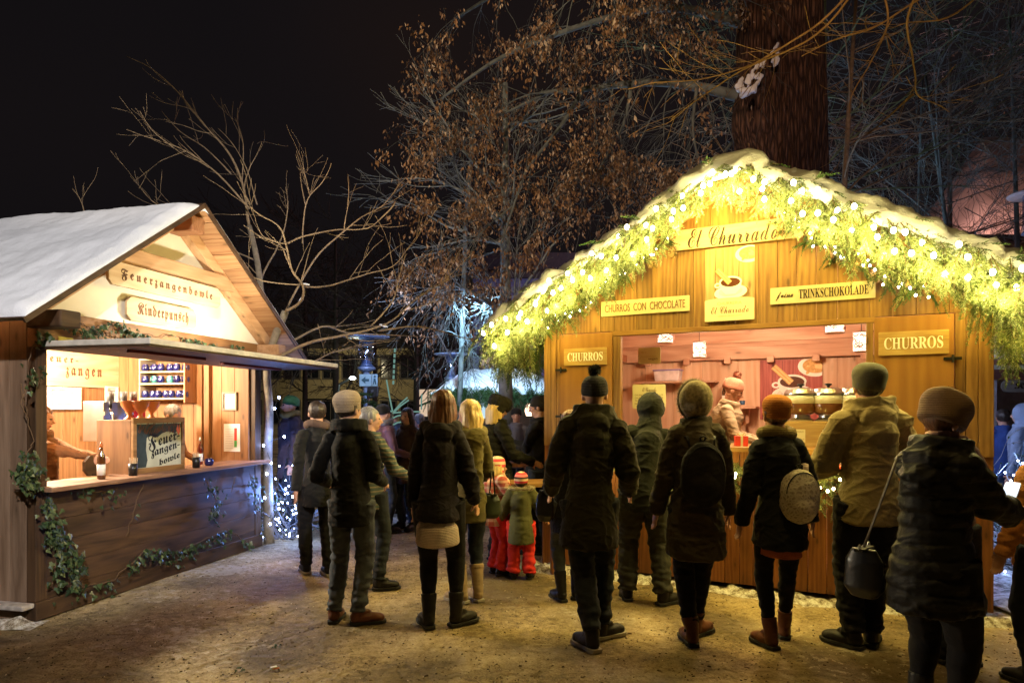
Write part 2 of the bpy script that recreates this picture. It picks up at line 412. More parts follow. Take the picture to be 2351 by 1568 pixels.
class Roof:
    def __init__(s, W, over, ze, za, cx=None):
        s.cx = W/2; s.za = za; dx = W/2+over; dz = za-ze; s.L = math.hypot(dx, dz); s.c = dx/s.L; s.s = dz/s.L
    def p(s, sg, t, y, n=0):
        return V((s.cx+sg*(t*s.c+n*s.s), y, s.za-t*s.s+n*s.c))
    def box(s, mb, sg, t0, t1, y0, y1, n0, n1, mi=0):
        vs = [tuple(s.p(sg, t, y, n)) for n in (n0, n1) for y in (y0, y1) for t in (t0, t1)]
        mb.add(vs, [(0,2,3,1),(4,5,7,6),(0,1,5,4),(2,6,7,3),(0,4,6,2),(1,3,7,5)], mi)
    def snow(s, y0, y1, th, name, mat, parent, seed=0, t1=None, rough=.02, front=0.0, nt=70, ny=60, drip=0.0):
        mb = MB(); L = t1 or s.L
        ts = [-L+2*L*i/nt for i in range(nt+1)]
        top = []
        for i, t in enumerate(ts):
            for j in range(ny+1):
                v = j/ny; v = v**1.6; y = y0+(y1-y0)*v
                e = min(1, (L-abs(t))/.12)**.5*min(1, max(v*(y1-y0)/.12, 0))**.5*min(1, max((1-v)*(y1-y0)/.1, 0))**.5
                h = th*e*(1+.45*N3(t*1.6, y*1.6, seed))+rough*N3(t*7, y*7, seed+3)*e+rough*.4*N3(t*22, y*22, seed)*e
                yy = y-front*(1-v)**6*(.5+.6*N3(t*3, 1, seed))
                dr = drip*(1-min(1, v*(y1-y0)/.25))*(.55+.9*N3(t*4.5, 2.2, seed))
                sg = 1 if t >= 0 else -1
                q = s.p(sg, abs(t), yy, .004+h-max(dr, 0)*.6)
                # soften the ridge
                k = max(0, 1-abs(t)/.22); q.z -= .05*k*k
                top.append(tuple(q))
        n0 = len(top); vs = top+[(a, b, c-.012-.02) for a, b, c in top]
        fs = []; R = ny+1
        for i in range(nt):
            for j in range(ny):
                a = i*R+j; fs.append((a, a+1, a+R+1, a+R)); fs.append((n0+a, n0+a+R, n0+a+R+1, n0+a+1))
        for i in range(nt):
            a = i*R; fs.append((a, a+R, n0+a+R, n0+a)); a += ny; fs.append((a, n0+a, n0+a+R, a+R))
        for j in range(ny):
            fs.append((j, n0+j, n0+j+1, j+1)); a = nt*R+j; fs.append((a, a+1, n0+a+1, n0+a))
        mb.add(vs, fs)
        return mb.build(name, mat, parent, smooth=True)
def ellipse(cx, cz, rx, rz, n=28, rot=0, a0=0, a1=2*PI):
    out = []
    for k in range(n):
        t = a0+(a1-a0)*k/n; x = rx*math.cos(t); z = rz*math.sin(t)
        out.append((cx+x*math.cos(rot)-z*math.sin(rot), cz+x*math.sin(rot)+z*math.cos(rot)))
    return out
def rrect(x0, x1, z0, z1, r, n=4, cut=False):
    out = []
    for cx, cz, a in ((x1-r, z1-r, 0), (x0+r, z1-r, PI/2), (x0+r, z0+r, PI), (x1-r, z0+r, 1.5*PI)):
        if cut: out += [(cx+r*math.cos(a), cz+r*math.sin(a)), (cx+r*math.cos(a+PI/2), cz+r*math.sin(a+PI/2))]
        else: out += [(cx+r*math.cos(a+PI/2*k/n), cz+r*math.sin(a+PI/2*k/n)) for k in range(n+1)]
    return out
def planks(mb, x0, x1, w, z0, z1f, y0, y1, rnd, gap=.003, mi=0, jit=.25):
    """vertical boards; z1f gives the top height at x"""
    x = x0
    while x < x1-1e-4:
        ww = min(w*(1+rnd.uniform(-jit, jit)), x1-x)
        if x1-x-ww < w*.35: ww = x1-x
        a, b = x+gap/2, x+ww-gap/2; d = rnd.uniform(-.0015, .0015)
        za, zb = z1f(a), z1f(b); m = (a+b)/2
        poly = [(a, z0), (b, z0), (b, zb)]
        if z1f(m) > (za+zb)/2+.002: poly.append((m, z1f(m)))
        poly.append((a, za)); mb.prism(poly, y0+d, y1, mi); x += ww
def hboards(mb, z0, z1, w, x0, x1, y0, y1, rnd, gap=.003, mi=0):
    z = z0
    while z < z1-1e-4:
        ww = min(w*(1+rnd.uniform(-.1, .1)), z1-z)
        if z1-z-ww < w*.3: ww = z1-z
        mb.box(x0, x1, y0+rnd.uniform(-.0015, .0015), y1, z+gap/2, z+ww-gap/2, mi); z += ww
def mug(mb, r=.036, h=.085, mi=0):
    mb.lathe([(r*.7, 0), (r*.95, .008), (r*1.15, h*.4), (r*1.05, h*.75), (r*.82, h*.95), (r*.88, h), (r*.8, h), (r*.76, h*.9), (r*.9, h*.4), (.001, .012)], 18, mi=mi)
    mb.tube([(r*.95, 0, h*.8), (r*1.5, 0, h*.78), (r*1.65, 0, h*.5), (r*1.4, 0, h*.25), (r*.95, 0, h*.22)], .006, 6, mi)
# ======================================================================= LEFT STALL
W1 = 2.80
R1 = Roof(W1, .43, 2.27, 3.62)
def zt1(x): return R1.za-abs(x-R1.cx)*R1.s/R1.c-.01
rnd = random.Random(3)
ls = empty('market_stall', LH.o, LH.a, 'brown pine stall on the left with snow covered gable roof and cream gable wall', 'market stall')
b = MB(); hboards(b, .02, .98, .19, 0, W1, -.012, .02, rnd); b.build('front_panel', M['ldark'], ls, bevel=.002)
b = MB(); b.box(-.06, W1+.03, -.035, .06, .0, .14); b.build('plinth', M['ldark'], ls, bevel=.006)
b = MB(); b.box(-.04, W1+.02, -.16, .30, .985, 1.022); b.build('counter', wood('worn_counter', (.14, .05, .02), (.42, .25, .15), 'X'), ls, bevel=.006)
b = MB(); b.box(-.05, .045, -.02, .07, .14, 2.36); b.build('post', M['ldarkv'], ls, bevel=.005)
b = MB(); b.box(W1-.09, W1+.02, -.02, .07, .14, 2.36); b.build('post', M['ldarkv'], ls, bevel=.005)
b = MB(); hboards(b, 2.10, 2.39, .3, -.06, W1+.06, -.05, .05, rnd); b.build('lintel', wood('lintel_board', (.16, .07, .025), (.36, .18, .07), 'X'), ls, bevel=.004)
b = MB(); b.prism([(-.02, 2.385), (W1+.02, 2.385), (W1+.02, zt1(W1+.02)), (R1.cx, zt1(R1.cx)), (-.02, zt1(-.02))], .0, .03)
b.build('gable_wall', M['cream'], ls)
# side walls (left outside, right inside) and the back
b = MB(); y = .07; rr = random.Random(5)
while y < 2.0:
    w_ = rr.uniform(.12, .19); b.box(-.05, -.01, y+.002, y+w_-.002, .12, 2.33); y += w_
b.box(-.055, -.004, .05, 2.0, 0, .118); b.build('side_wall', M['lgrey'], ls, bevel=.002)
b = MB(); b.box(-.16, -.056, -.02, 2.0, .10, .14); b.build('base_ledge', plain('snowy_ledge', (.34, .30, .26), .8, var=.5, scale=12), ls, bevel=.012)
b = MB(); y = .05
while y < 2.0:
    w_ = rr.uniform(.16, .22); b.box(2.68, 2.72, y+.002, y+w_-.002, .05, 2.9); y += w_
b.build('inner_side_wall', M['lwood'], ls, bevel=.002)
b = MB(); b.box(2.63, 2.68, .55, .62, .05, 2.6); b.box(2.62, 2.68, .64, .71, .05, 2.6); b.build('inner_stud', M['lwood'], ls, bevel=.004)
b = MB(); planks(b, 0, 2.68, .2, .05, lambda x: 2.9, 1.9, 1.94, rr); b.build('back_wall', M['lwood'], ls, bevel=.002)
b = MB(); b.box(0, 2.68, .02, 1.9, .0, .05); b.build('floor', M['ldark'], ls)
# roof
roof = MB()
for sg in (-1, 1):
    t = 0
    while t < R1.L-.01:
        w_ = min(.20, R1.L-t); R1.box(roof, sg, t+.002, t+w_-.002, -.35, 3.1, -.035, -.008); t += w_
ro = roof.build('roof', M['lroof_u'], ls, bevel=.002)
b = MB()
for sg in (-1, 1): R1.box(b, sg, 0, R1.L+.02, -.372, -.352, -.04, .0); R1.box(b, sg, 0, R1.L+.02, -.375, 3.1, -.006, .002)
b.build('roof_edge', M['ldark'], ro)
b = MB()
for sg in (-1, 1): R1.box(b, sg, .05, R1.L-.3, -.10, -.002, -.16, -.037)
b.build('rafter', M['lbeam'], ro, bevel=.004)
R1.snow(-.37, 3.1, .06, 'snow', M['snow'], ro, 1, rough=.012, nt=110, ny=90)
b = MB(); b.box(R1.cx-.09, R1.cx+.09, -.30, .0, 3.34, 3.49); b.build('purlin', wood('red_purlin', (.22, .08, .03), (.42, .2, .09), 'Y'), ls, bevel=.01)
b = MB(); b.box(-.12, .06, -.33, .0, 2.24, 2.37); b.build('purlin', M['ldark'], ls, bevel=.012)
b = MB(); b.box(W1-.1, W1+.06, -.33, .0, 2.25, 2.38); b.build('purlin', M['lbeam'], ls, bevel=.012)
b = MB(); b.prism([(.62, 2.90), (W1-.62, 2.90), (W1-.76, 3.05), (.76, 3.05)], -.13, -.02); b.build('collar_beam', M['lbeam'], ls, bevel=.006)
# awning
aw = MB(); aw.box(-.02, W1+.0, -1.02, -.02, 2.085, 2.10); ao = aw.build('awning', M['ldark'], ls, bevel=.003)
b = MB(); b.box(-.03, W1+.012, -1.035, -.02, 2.102, 2.148); b.build('awning_top', plain('snow_dusted_board', (.55, .50, .42), .8), ao, bevel=.008)
b = MB(); b.box(.15, 1.0, -.7, -.66, 2.062, 2.084); b.box(1.5, 2.5, -.5, -.46, 2.062, 2.084); b.build('batten', plain('dark_red_batten', (.16, .02, .02), .6), ao)
def chain(p, q, par, sag=.05, n=26):
    mb = MB(); p = V(p); q = V(q)
    for i in range(n):
        t = i/(n-1); c = p.lerp(q, t)+V((0, 0, -sag*4*t*(1-t))); d = (q-p).normalized()
        a = V((0, 1, 0)).cross(d) if i % 2 else d.cross(V((0, 1, 0))).cross(d); a.normalize()
        l = (q-p).length/n*.72
        mb.tube([c-d*l, c-d*l*.6+a*.006, c+d*l*.6+a*.006, c+d*l, c+d*l*.6-a*.006, c-d*l*.6-a*.006, c-d*l], .0022, 4)
    return mb.build('chain', M['darkmetal'], par)
chain((.05, -.3, 2.30), (.04, -.95, 2.14), ao); chain((W1-.02, -.3, 2.30), (W1-.03, -.95, 2.14), ao)
# signs on the gable
def board(F, x0, x1, z0, z1, yf, th, mat, label, cat='sign', corner=.03, cut=True, name='sign_board', bevel=.003, group=None):
    cx = (x0+x1)/2; o = at_frame(F, (cx, yf, z0), name, label, cat, group)
    mb = MB(); mb.prism(rrect(x0-cx, x1-cx, 0, z1-z0, corner, cut=cut), -th, 0)
    mb.build('panel', mat, o, bevel=bevel); return o, cx
a = LH.hit(246, 652, .15); c = LH.hit(503, 668, .15)
o, cx = board(LH, a.x+.0, c.x, 2.68, 2.885, -.135, .03, M['signwood'], 'long pale wooden sign with cut corners reading Feuerzangenbowle on the left stall gable', corner=.04)
text(fraktur('Feuerzangenbowle'), a.x+.13-cx, c.x-.13-cx, .05, .155, -.03, M['ink2'], o, spacing=1.5)
a = LH.hit(290, 735, .05); c = LH.hit(450, 740, .05)
o, cx = board(LH, a.x, c.x, 2.42, 2.635, -.03, .025, M['signwood'], 'shorter pale wooden sign reading Kinderpunsch below the long one on the left gable', corner=.05)
text(fraktur('Kinderpunsch'), a.x+.12-cx, c.x-.12-cx, .04, .175, -.025, M['ink2'], o, spacing=1.2)
# ivy on lintel, post and front
def ivy(name_label, paths, dens, sz, off, seed, hang=.12):
    r = random.Random(seed); pts0 = V(LH.hit(paths[0][0][0], paths[0][0][1], off)); base = LH.w((pts0.x, pts0.y, pts0.z))
    root = empty('ivy_vine', base, LH.a, name_label, 'ivy', 'ivy vines on the left stall'); org = pts0
    vm = MB(); lf = MB()
    for path in paths:
        q = [V(LH.hit(x, y, off))-org for x, y in path]
        pp = []
        for i in range(len(q)-1):
            for k in range(5):
                t = k/5; pp.append(q[i].lerp(q[i+1], t)+V((r.uniform(-.012, .012), r.uniform(-.012, .004), r.uniform(-.015, .015))))
        pp.append(q[-1]); vm.tube(pp, .0045, 5)
        L = sum((pp[i+1]-pp[i]).length for i in range(len(pp)-1))
        for _ in range(int(L*dens)):
            i = r.randrange(len(pp)-1); c = pp[i].lerp(pp[i+1], r.random())
            g = .5+.9*abs(N3(c.x*3.1+seed, c.z*3.1, 5))
            if N3(c.x*5+seed*7, c.z*5, 2.5) < -.02+r.uniform(-.15, .15): continue
            c = c+V((r.gauss(0, .06)*g, -abs(r.gauss(.02, .04)), -abs(r.gauss(0, hang))*g*1.2+.02))
            ivy_leaf(lf, c, (r.uniform(-.6, .6), -1, r.uniform(-.3, .7)), sz*r.uniform(.6, 1.15), r)
    vm.build('stem', M['twig'], root); lf.build('leaves', M['ivy'], root); return root
ivy('ivy draped along the lintel above the awning of the left stall', [[(100, 745), (150, 750), (215, 765), (260, 740), (320, 775), (400, 770), (470, 795), (560, 800)], [(200, 760), (240, 745)], [(310, 770), (350, 770)]], 130, .045, .08, 1, .05)
ivy('ivy climbing down the left corner post of the left stall', [[(100, 765), (70, 800), (60, 870), (50, 930), (75, 1010), (55, 1060), (70, 1095)], [(45, 880), (60, 960)], [(20, 1080), (80, 1110)]], 260, .05, .05, 2, .06)
ivy('bushy ivy hanging at the lower left corner of the counter front', [[(85, 1100), (100, 1150), (110, 1200), (130, 1250), (120, 1340)], [(110, 1200), (170, 1280), (160, 1350)]], 220, .052, .05, 3, .08)
ivy('ivy strand trailing over the dark counter front below the sign box', [[(170, 1120), (230, 1130), (270, 1120)], [(330, 1110), (310, 1160), (290, 1230)]], 110, .045, .05, 4, .07)
ivy('ivy strand running low across the dark counter front', [[(190, 1350), (260, 1330), (330, 1260), (400, 1270), (460, 1240), (520, 1215), (570, 1250)]], 150, .048, .05, 5, .08)
ivy('ivy hanging from the right end of the dark counter front', [[(470, 1100), (495, 1150), (480, 1180)], [(540, 1095), (530, 1130)], [(570, 1085), (585, 1140), (590, 1200)]], 170, .045, .05, 6, .08)
# floodlight lying on the awning, sticker, hose bracket
o = at_frame(LH, (1.55, -.42, 2.15), 'floodlight', 'flat white floodlight lying on the awning of the left stall, aimed at the gable', 'floodlight')
b = MB(); b.cbox((0, 0, .02), (.2, .13, .03)); b.build('housing', M['whitepaint'], o, bevel=.005)
b = MB(); b.cbox((0, 0, .039), (.17, .10, .006)); b.build('lens', emis('flood_lens', (1, .95, .85), 12), o)
a = LH.hit(133, 797, .05); o = at_frame(LH, (a.x, -.052, a.z), 'sticker', 'small yellow label stuck on the lintel at the left end of the left stall', 'label')
b = MB(); b.box(0, .13, -.004, 0, 0, .085); b.build('plate', plain('yellow_plastic', (.62, .5, .06), .5), o)
text('o  O  o', .015, .115, .02, .06, -.004, M['ink'], o, .001)
# inside: big sign, frames
yb = -1.88
a = LH.hit(108, 806, yb); c = LH.hit(284, 880, yb)
o, cx = board(LH, .06, c.x, 1.88, 2.36, 1.895, .02, M['signwood'], 'large pale sign on the back wall inside the left stall, washed out by lamplight', corner=.02, cut=False)
a1 = LH.hit(90, 832, yb); a2 = LH.hit(178, 818, yb); a3 = LH.hit(150, 868, yb); a4 = LH.hit(232, 848, yb)
text(fraktur('Feuer-'), a1.x-cx, a2.x-cx, a1.z-1.88, a2.z-1.88, -.02, M['ink2'], o, spacing=1.4)
text(fraktur('zangen'), a3.x-cx, a4.x-cx, a3.z-1.88, a4.z-1.88, -.02, M['ink2'], o, spacing=1.4)
def framed(F, x0, x1, z0, z1, y, label, fm, fw=.03, lines=5, M2=None, rz=0, cat='picture', ink='ink2'):
    cx = (x0+x1)/2; o = at_frame(F, (cx, y, z0), 'picture_frame', label, cat, rz=rz); w = (x1-x0)/2; h = z1-z0
    mb = MB(); mb.box(-w, w, -.025, 0, 0, fw); mb.box(-w, w, -.025, 0, h-fw, h); mb.box(-w, -w+fw, -.025, 0, fw, h-fw); mb.box(w-fw, w, -.025, 0, fw, h-fw)
    mb.build('frame', fm, o, bevel=.002)
    mb = MB(); mb.box(-w+fw, w-fw, -.008, -.002, fw, h-fw); mb.build('sheet', M['paper'], o)
    mb = MB(); r = random.Random(int(x0*100)); hh = (h-2*fw)
    for i in range(lines):
        z = fw+hh*(.15+.7*i/max(1, lines-1)); l = (w-fw)*r.uniform(.4, .8); mb.box(-l, l, -.0105, -.009, z-.004, z+.004)
    mb.build('print', M[ink], o); return o
a = LH.hit(110, 938, yb); c = LH.hit(185, 880, yb)
framed(LH, max(a.x, .05), c.x, 1.62, 1.87, 1.895, 'wide white framed sheet on the back wall of the left stall, under the large sign', M['whitepaint'], .03, 4)
a = LH.hit(240, 925, yb); c = LH.hit(268, 880, yb)
framed(LH, a.x, c.x, 1.66, 1.90, 1.88, 'small upright framed sheet behind the taps in the left stall', M['whitepaint'], .02, 4)
# on the inner right wall (faces -x): frames turned by a quarter
def side_pt(x, y, xl):
    cc = LH.I @ V((0, 0, H0)); d = LH.I.to_3x3() @ V(((x-CX)/K, 1, -(y-HY)/K)); t = (xl-cc.x)/d.x; return cc+d*t
def side_obj(px, py, qx, qy, name, label, cat, fr=True):
    a = side_pt(px, qy, 2.68); c = side_pt(qx, py, 2.68)   # a: farther (left) bottom, c: nearer top
    yc = (a.y+c.y)/2; w = abs(a.y-c.y)/2; h = c.z-a.z
    return at_frame(LH, (2.68, yc, a.z), name, label, cat, rz=-PI/2), w, h
o, w, h = side_obj(512, 900, 545, 942, 'picture_frame', 'small grey framed notice on the right inner wall of the left stall', 'picture')
mb = MB(); f = .02; mb.box(-w, w, -.025, 0, 0, f); mb.box(-w, w, -.025, 0, h-f, h); mb.box(-w, -w+f, -.025, 0, f, h-f); mb.box(w-f, w, -.025, 0, f, h-f)
mb.build('frame', plain('grey_frame', (.25, .2, .15), .6), o); mb = MB(); mb.box(-w+f, w-f, -.008, -.002, f, h-f); mb.build('sheet', M['paper'], o)
text('Punsch', -w*.5, w*.5, h*.62, h*.72, -.008, M['ink2'], o, .001); text('4 €', -w*.3, w*.3, h*.3, h*.45, -.008, M['ink2'], o, .001)
o, w, h = side_obj(514, 973, 551, 1036, 'notice', 'white paper notice with red and green bars pinned below the grey frame', 'notice')
mb = MB(); mb.box(-w, w, -.004, -.001, 0, h); mb.build('sheet', M['paper'], o)
mb = MB(); mb.box(w*.3, w*.62, -.006, -.0045, h*.4, h*.85); mb.build('red_bar', plain('red_print', (.6, .05, .04), .6), o)
mb = MB(); mb.box(w*.3, w*.62, -.006, -.0045, h*.16, h*.4); mb.build('green_bar', plain('green_print', (.08, .35, .1), .6), o)
mb = MB()
for i in range(9): mb.box(-w*.8, w*.15, -.006, -.0045, h*(.12+.085*i), h*(.13+.085*i))
mb.build('print', plain('grey_print', (.45, .42, .4), .6), o)
# mug shelf
sh = at_frame(LH, (2.43, .73, 1.6), 'mug_shelf', 'open wall shelf with three rows of blue mugs in the left stall', 'shelf')
sm = plain('yellow_pine_board', (.66, .50, .26), .6)
for z in (.155, .33, .47, .62):
    b = MB(); b.box(0, .25, 0, .60, z-.018, z); b.build('shelf_board', sm, sh, bevel=.002)
b = MB(); b.box(0, .25, .60, .618, .1, .64); b.build('side_panel', plain('grey_side', (.3, .26, .22), .7), sh)
b = MB(); b.box(0, .25, -.018, 0, .1, .64); b.build('side_panel', M['lwood'], sh)
mblue = plain('dark_blue_glaze', (.008, .012, .10), .12, spec=.8, var=.2); mturq = plain('turquoise_glaze', (.05, .22, .24), .15, spec=.8)
mm = MB(); mug(mm); mme = {0: mm.mesh('mug'), 1: mm.mesh('mug')}; mme[0].materials.append(mblue); mme[1].materials.append(mturq)
for me in mme.values(): me.polygons.foreach_set('use_smooth', [True]*len(me.polygons))
for row, (z, n, nm) in enumerate(((2.07, 6, 'top'), (1.93, 6, 'middle'), (1.755, 7, 'bottom'))):
    for i in range(n):
        k = 1 if row == 1 and i in (1, 3) else 0
        o = bpy.data.objects.new('mug', mme[k]); COL.objects.link(o)
        o.location = LH.w((2.47+.02*(i % 2), .73+.56-(.545*i/(n-1)), z+.001)); o.rotation_euler = (0, 0, rnd.uniform(0, 6))
        tag(o, '%s glazed mug, %s from the left on the %s row of the mug shelf' % ('turquoise' if k else 'dark blue', ORD[i], nm), 'mug', 'glazed mugs on the wall shelf')
# sign box on the counter
o = at_frame(LH, (1.28, .22, 1.022), 'sign_box', 'wooden box on the left stall counter with glazed painted front panel', 'box')
b = MB(); b.box(-.33, .33, -.16, .22, 0, .50); b.build('box_body', wood('box_board', (.16, .07, .03), (.34, .17, .07), 'Z'), o, bevel=.004)
b = MB(); fx = .33
b.box(-fx, fx, -.19, -.162, 0, .05); b.box(-fx, fx, -.19, -.162, .47, .52); b.box(-fx, -fx+.04, -.19, -.162, .05, .47); b.box(fx-.04, fx, -.19, -.162, .05, .47)
b.build('frame', wood('frame_wood', (.18, .09, .03), (.40, .22, .09), 'X'), o, bevel=.003)
b = MB(); b.box(-.29, .29, -.176, -.163, .05, .47); pn = b.build('painted_panel', plain('dirty_white_glass', (.50, .52, .46), .3, var=.2, scale=6), o)
b = MB(); rr2 = random.Random(4)
b.prism([(-.285, .46), (.12, .46), (.10, .40), (.02, .36), (-.03, .33), (-.10, .37), (-.16, .33), (-.17, .22), (-.15, .12), (-.17, .055), (-.285, .055)], -.179, -.1765)
b.prism([(-.285, .46), (.285, .46), (.285, .42), (.2, .36), (.12, .39), (.0, .36), (-.1, .40)], -.1795, -.179)
for _ in range(60):
    x = rr2.uniform(-.28, .22); z = rr2.uniform(.36, .45); b.prism([(x, z), (x+.012, z+.002), (x+.03, z+.05)], -.181, -.1797, 1)
b.build('smoke_painting', [plain('blue_black_paint', (.035, .05, .06), .35, var=.5), plain('rust_paint', (.16, .06, .03), .4)], pn)
b = MB(); b.prism([(.22, .40), (.25, .34), (.275, .38), (.265, .46), (.25, .40), (.24, .455)], -.182, -.18); b.build('flame_painting', plain('flame_paint', (.55, .12, .05), .5), pn)
pk = plain('black_lettering', (.01, .012, .015), .4)
text(fraktur('F'), -.14, -.03, .20, .37, -.1765, pk, pn, .003); text(fraktur('euer-'), -.01, .27, .245, .32, -.1765, pk, pn, .003, slope=.2)
text(fraktur('zangen-'), -.10, .27, .125, .205, -.1765, pk, pn, .003, slope=.2); text(fraktur('bowle'), .0, .27, .055, .12, -.1765, pk, pn, .003, slope=.22)
terr = plain('terracotta_glaze', (.38, .13, .045), .35, spec=.5)
for i, (x, y, d) in enumerate(((LH.hit(297, 950, -.26).x, .26, 'left'), (LH.hit(322, 950, -.16).x, .16, 'middle'), (LH.hit(347, 950, -.26).x, .26, 'right'))):
    b = MB(); b.lathe([(.05, 0), (.052, .008), (.024, .03), (.02, .06), (.045, .09), (.072, .135), (.078, .175), (.084, .18), (.072, .175), (.06, .13), (.001, .1)], 22)
    g = b.build('goblet', terr, None, smooth=True); g.location = LH.w((x, y, 1.523)); tag(g, '%s of three terracotta goblets standing on the sign box' % d, 'goblet', 'terracotta goblets')
# tap dispenser
a = LH.hit(237, 950, -.75); c = LH.hit(330, 950, -.75); x0, x1 = a.x, c.x
o = at_frame(LH, ((x0+x1)/2, .75, 1.40), 'tap_dispenser', 'steel drinks dispenser with taps behind the sign box in the left stall', 'dispenser'); w = (x1-x0)/2
b = MB(); b.box(-w, w*.4, 0, .25, -.1, .30); b.build('cabinet', M['metal'], o, bevel=.004)
b = MB(); b.box(w*.4, w, -.02, .25, -.1, .30); b.build('red_panel', plain('red_enamel', (.35, .01, .015), .3), o, bevel=.004)
b = MB(); b.box(-w, w*.9, -.015, 0, .16, .2); b.build('drip_rail', M['metal'], o)
for i, x in enumerate((-.8*w, -.1*w)):
    b = MB(); b.tube([(x, -.03, .2), (x, -.06, .17), (x, -.07, .05), (x, -.07, .0)], .011, 8); b.tube([(x, -.03, .2), (x, -.03, .24)], .01, 8)
    t = b.build('tap', M['metal'], o, smooth=True); b = MB(); b.tube([(x, -.03, .23), (x, -.035, .31)], [.014, .017], 8); b.build('tap_handle', M['darkmetal'], t, smooth=True)
b = MB()
for x in (-w*.3, w*.35, w*.85): b.lathe([(.035, 0), (.037, .11), (.034, .11), (.031, .01)], 16, c=(x, .1, .30))
b.build('stacked_cups', plain('smoky_cups', (.09, .08, .075), .4), o, smooth=True)
# small things on the counter
def bottle(F, p, label, hgt=.26, r=.03, col=(.05, .02, .008), cap=(.03, .03, .03), lab=True):
    o = at_frame(F, p, 'bottle', label, 'bottle'); s = hgt/.26
    b = MB(); b.lathe([(r*.9, 0), (r, .01), (r, .15*s), (r*.85, .175*s), (r*.4, .205*s), (r*.36, .235*s)], 16); b.build('glass_body', plain('bottle_'+label[:12], col, .1, spec=.8), o, smooth=True)
    b = MB(); b.lathe([(r*.42, .236*s), (r*.42, .25*s), (r*.15, .275*s)], 12); b.build('cap', plain('cap', cap, .4), o, smooth=True)
    if lab: b = MB(); b.lathe([(r*1.02, .03*s), (r*1.02, .11*s)], 16); b.build('label', M['paper'], o, smooth=True)
    return o
a = LH.hit(232, 1080, 0); bottle(LH, (a.x, .0, 1.023), 'sauce bottle with orange neck standing left of the sign box', .30, .032, (.10, .035, .01), (.5, .14, .03))
a = LH.hit(459, 1050, -.22); bottle(LH, (a.x, .22, 1.023), 'thin bottle standing behind the stick cup right of the sign box', .28, .028, (.16, .02, .01), (.7, .7, .68))
for px, d, lb in ((294, 0, 'black cup of wooden stirrers in front of the sign box'), (450, -.05, 'black cup of wooden stirrers right of the sign box')):
    a = LH.hit(px, 1080, -d-.02); o = at_frame(LH, (a.x, -.03+.0, 1.023), 'stirrer_cup', lb, 'cup')
    b = MB(); b.lathe([(.034, 0), (.040, .11), (.037, .11), (.031, .01)], 16); b.build('cup', M['leather'], o, smooth=True)
    b = MB()
    for k in range(22):
        x, y = rnd.uniform(-.024, .024), rnd.uniform(-.024, .024); b.tube([(x*.7, y*.7, .02), (x*1.2, y*1.2, rnd.uniform(.13, .165))], .003, 4)
    b.build('stirrers', M['signwood'], o)
a = LH.hit(483, 1066, .0); b = MB(); mug(b, .042, .075); o = b.build('mug', mblue, None, smooth=True); o.location = LH.w((a.x, .02, 1.023)); o.rotation_euler = (0, 0, LH.a)
tag(o, 'dark glazed mug set on the counter at the right end', 'mug')
a = LH.hit(180, 1100, -.15); o = at_frame(LH, (a.x+.12, .2, 1.023), 'chopping_board', 'pale board lying on the left stall counter beside the bottle', 'board')
b = MB(); b.prism(rrect(-.16, .16, -.1, .1, .02), 0, .02, M=Matrix.Rotation(-PI/2, 4, 'X')); b.build('plate', M['signwood'], o)
a = LH.hit(205, 1070, -.3); o = at_frame(LH, (a.x+.05, .32, 1.023), 'card_stand', 'dark octagonal stand next to the bottle on the left stall counter', 'stand')
b = MB(); b.prism(rrect(-.09, .09, 0, .18, .05, cut=True), -.015, .015); b.build('panel', M['ldark'], o); b = MB(); b.box(-.02, .02, -.03, .05, 0, .02); b.build('foot', M['ldark'], o)

# ======================================================================= RIGHT STALL
W2 = 3.75
R2 = Roof(W2, .44, 2.40, 3.68)
def zt2(x): return R2.za-abs(x-R2.cx)*R2.s/R2.c-.06
rs = empty('market_stall', RH.o, RH.a, 'honey coloured churros stall on the right with glowing fir garland along its snowy gable', 'market stall')
rnd = random.Random(11)
b = MB(); planks(b, -.02, W2+.02, .15, .05, lambda x: 1.25, -.02, .02, rnd, .005); b.build('lower_front', M['rfront'], rs, bevel=.004)
b = MB(); planks(b, -.02, W2+.02, .19, 2.385, zt2, -.02, .02, rnd, .003); b.build('gable_boards', M['rwood'], rs, bevel=.0025)
OX0, OX1 = .80, 2.90
b = MB(); planks(b, -.02, .16, .07, 1.25, lambda x: 2.382, -.03, .02, rnd); b.build('corner_boards', M['rwood'], rs, bevel=.004)
b = MB(); planks(b, 3.515, W2+.02, .085, 1.25, lambda x: 2.382, -.03, .02, rnd); b.build('corner_boards', M['rwood'], rs, bevel=.004)
b = MB(); planks(b, .72, OX0, .06, 1.25, lambda x: 2.335, -.035, .03, rnd, jit=0); b.build('jamb', M['rwood'], rs, bevel=.004)
b = MB(); planks(b, OX1, 2.955, .06, 1.25, lambda x: 2.335, -.035, .03, rnd, jit=0); b.build('jamb', M['rwood'], rs, bevel=.004)
b = MB(); b.box(.70, 2.97, -.04, .04, 2.337, 2.383); b.build('lintel', wood('dark_lintel', (.20, .09, .02), (.40, .22, .06), 'X'), rs, bevel=.006)
def shutter(x0, x1, hz):
    b = MB(); b.box(x0, x1, -.045, .0, 1.28, 2.375); s = b.build('shutter', M['rdoor'], rs, bevel=.004)
    for z in (1.55, 2.02):
        b = MB(); b.box(hz-.06, hz+.06, -.058, -.046, z-.012, z+.012); b.tube([(hz, -.062, z-.03), (hz, -.062, z+.03)], .009, 8); b.build('hinge', M['darkmetal'], s)
    return s
shutter(.165, .715, .18); shutter(2.96, 3.51, 3.50)
b = MB(); b.box(OX0-.05, 2.97, -.20, .55, 1.25, 1.29); b.build('counter', M['rwood_h'], rs, bevel=.005)
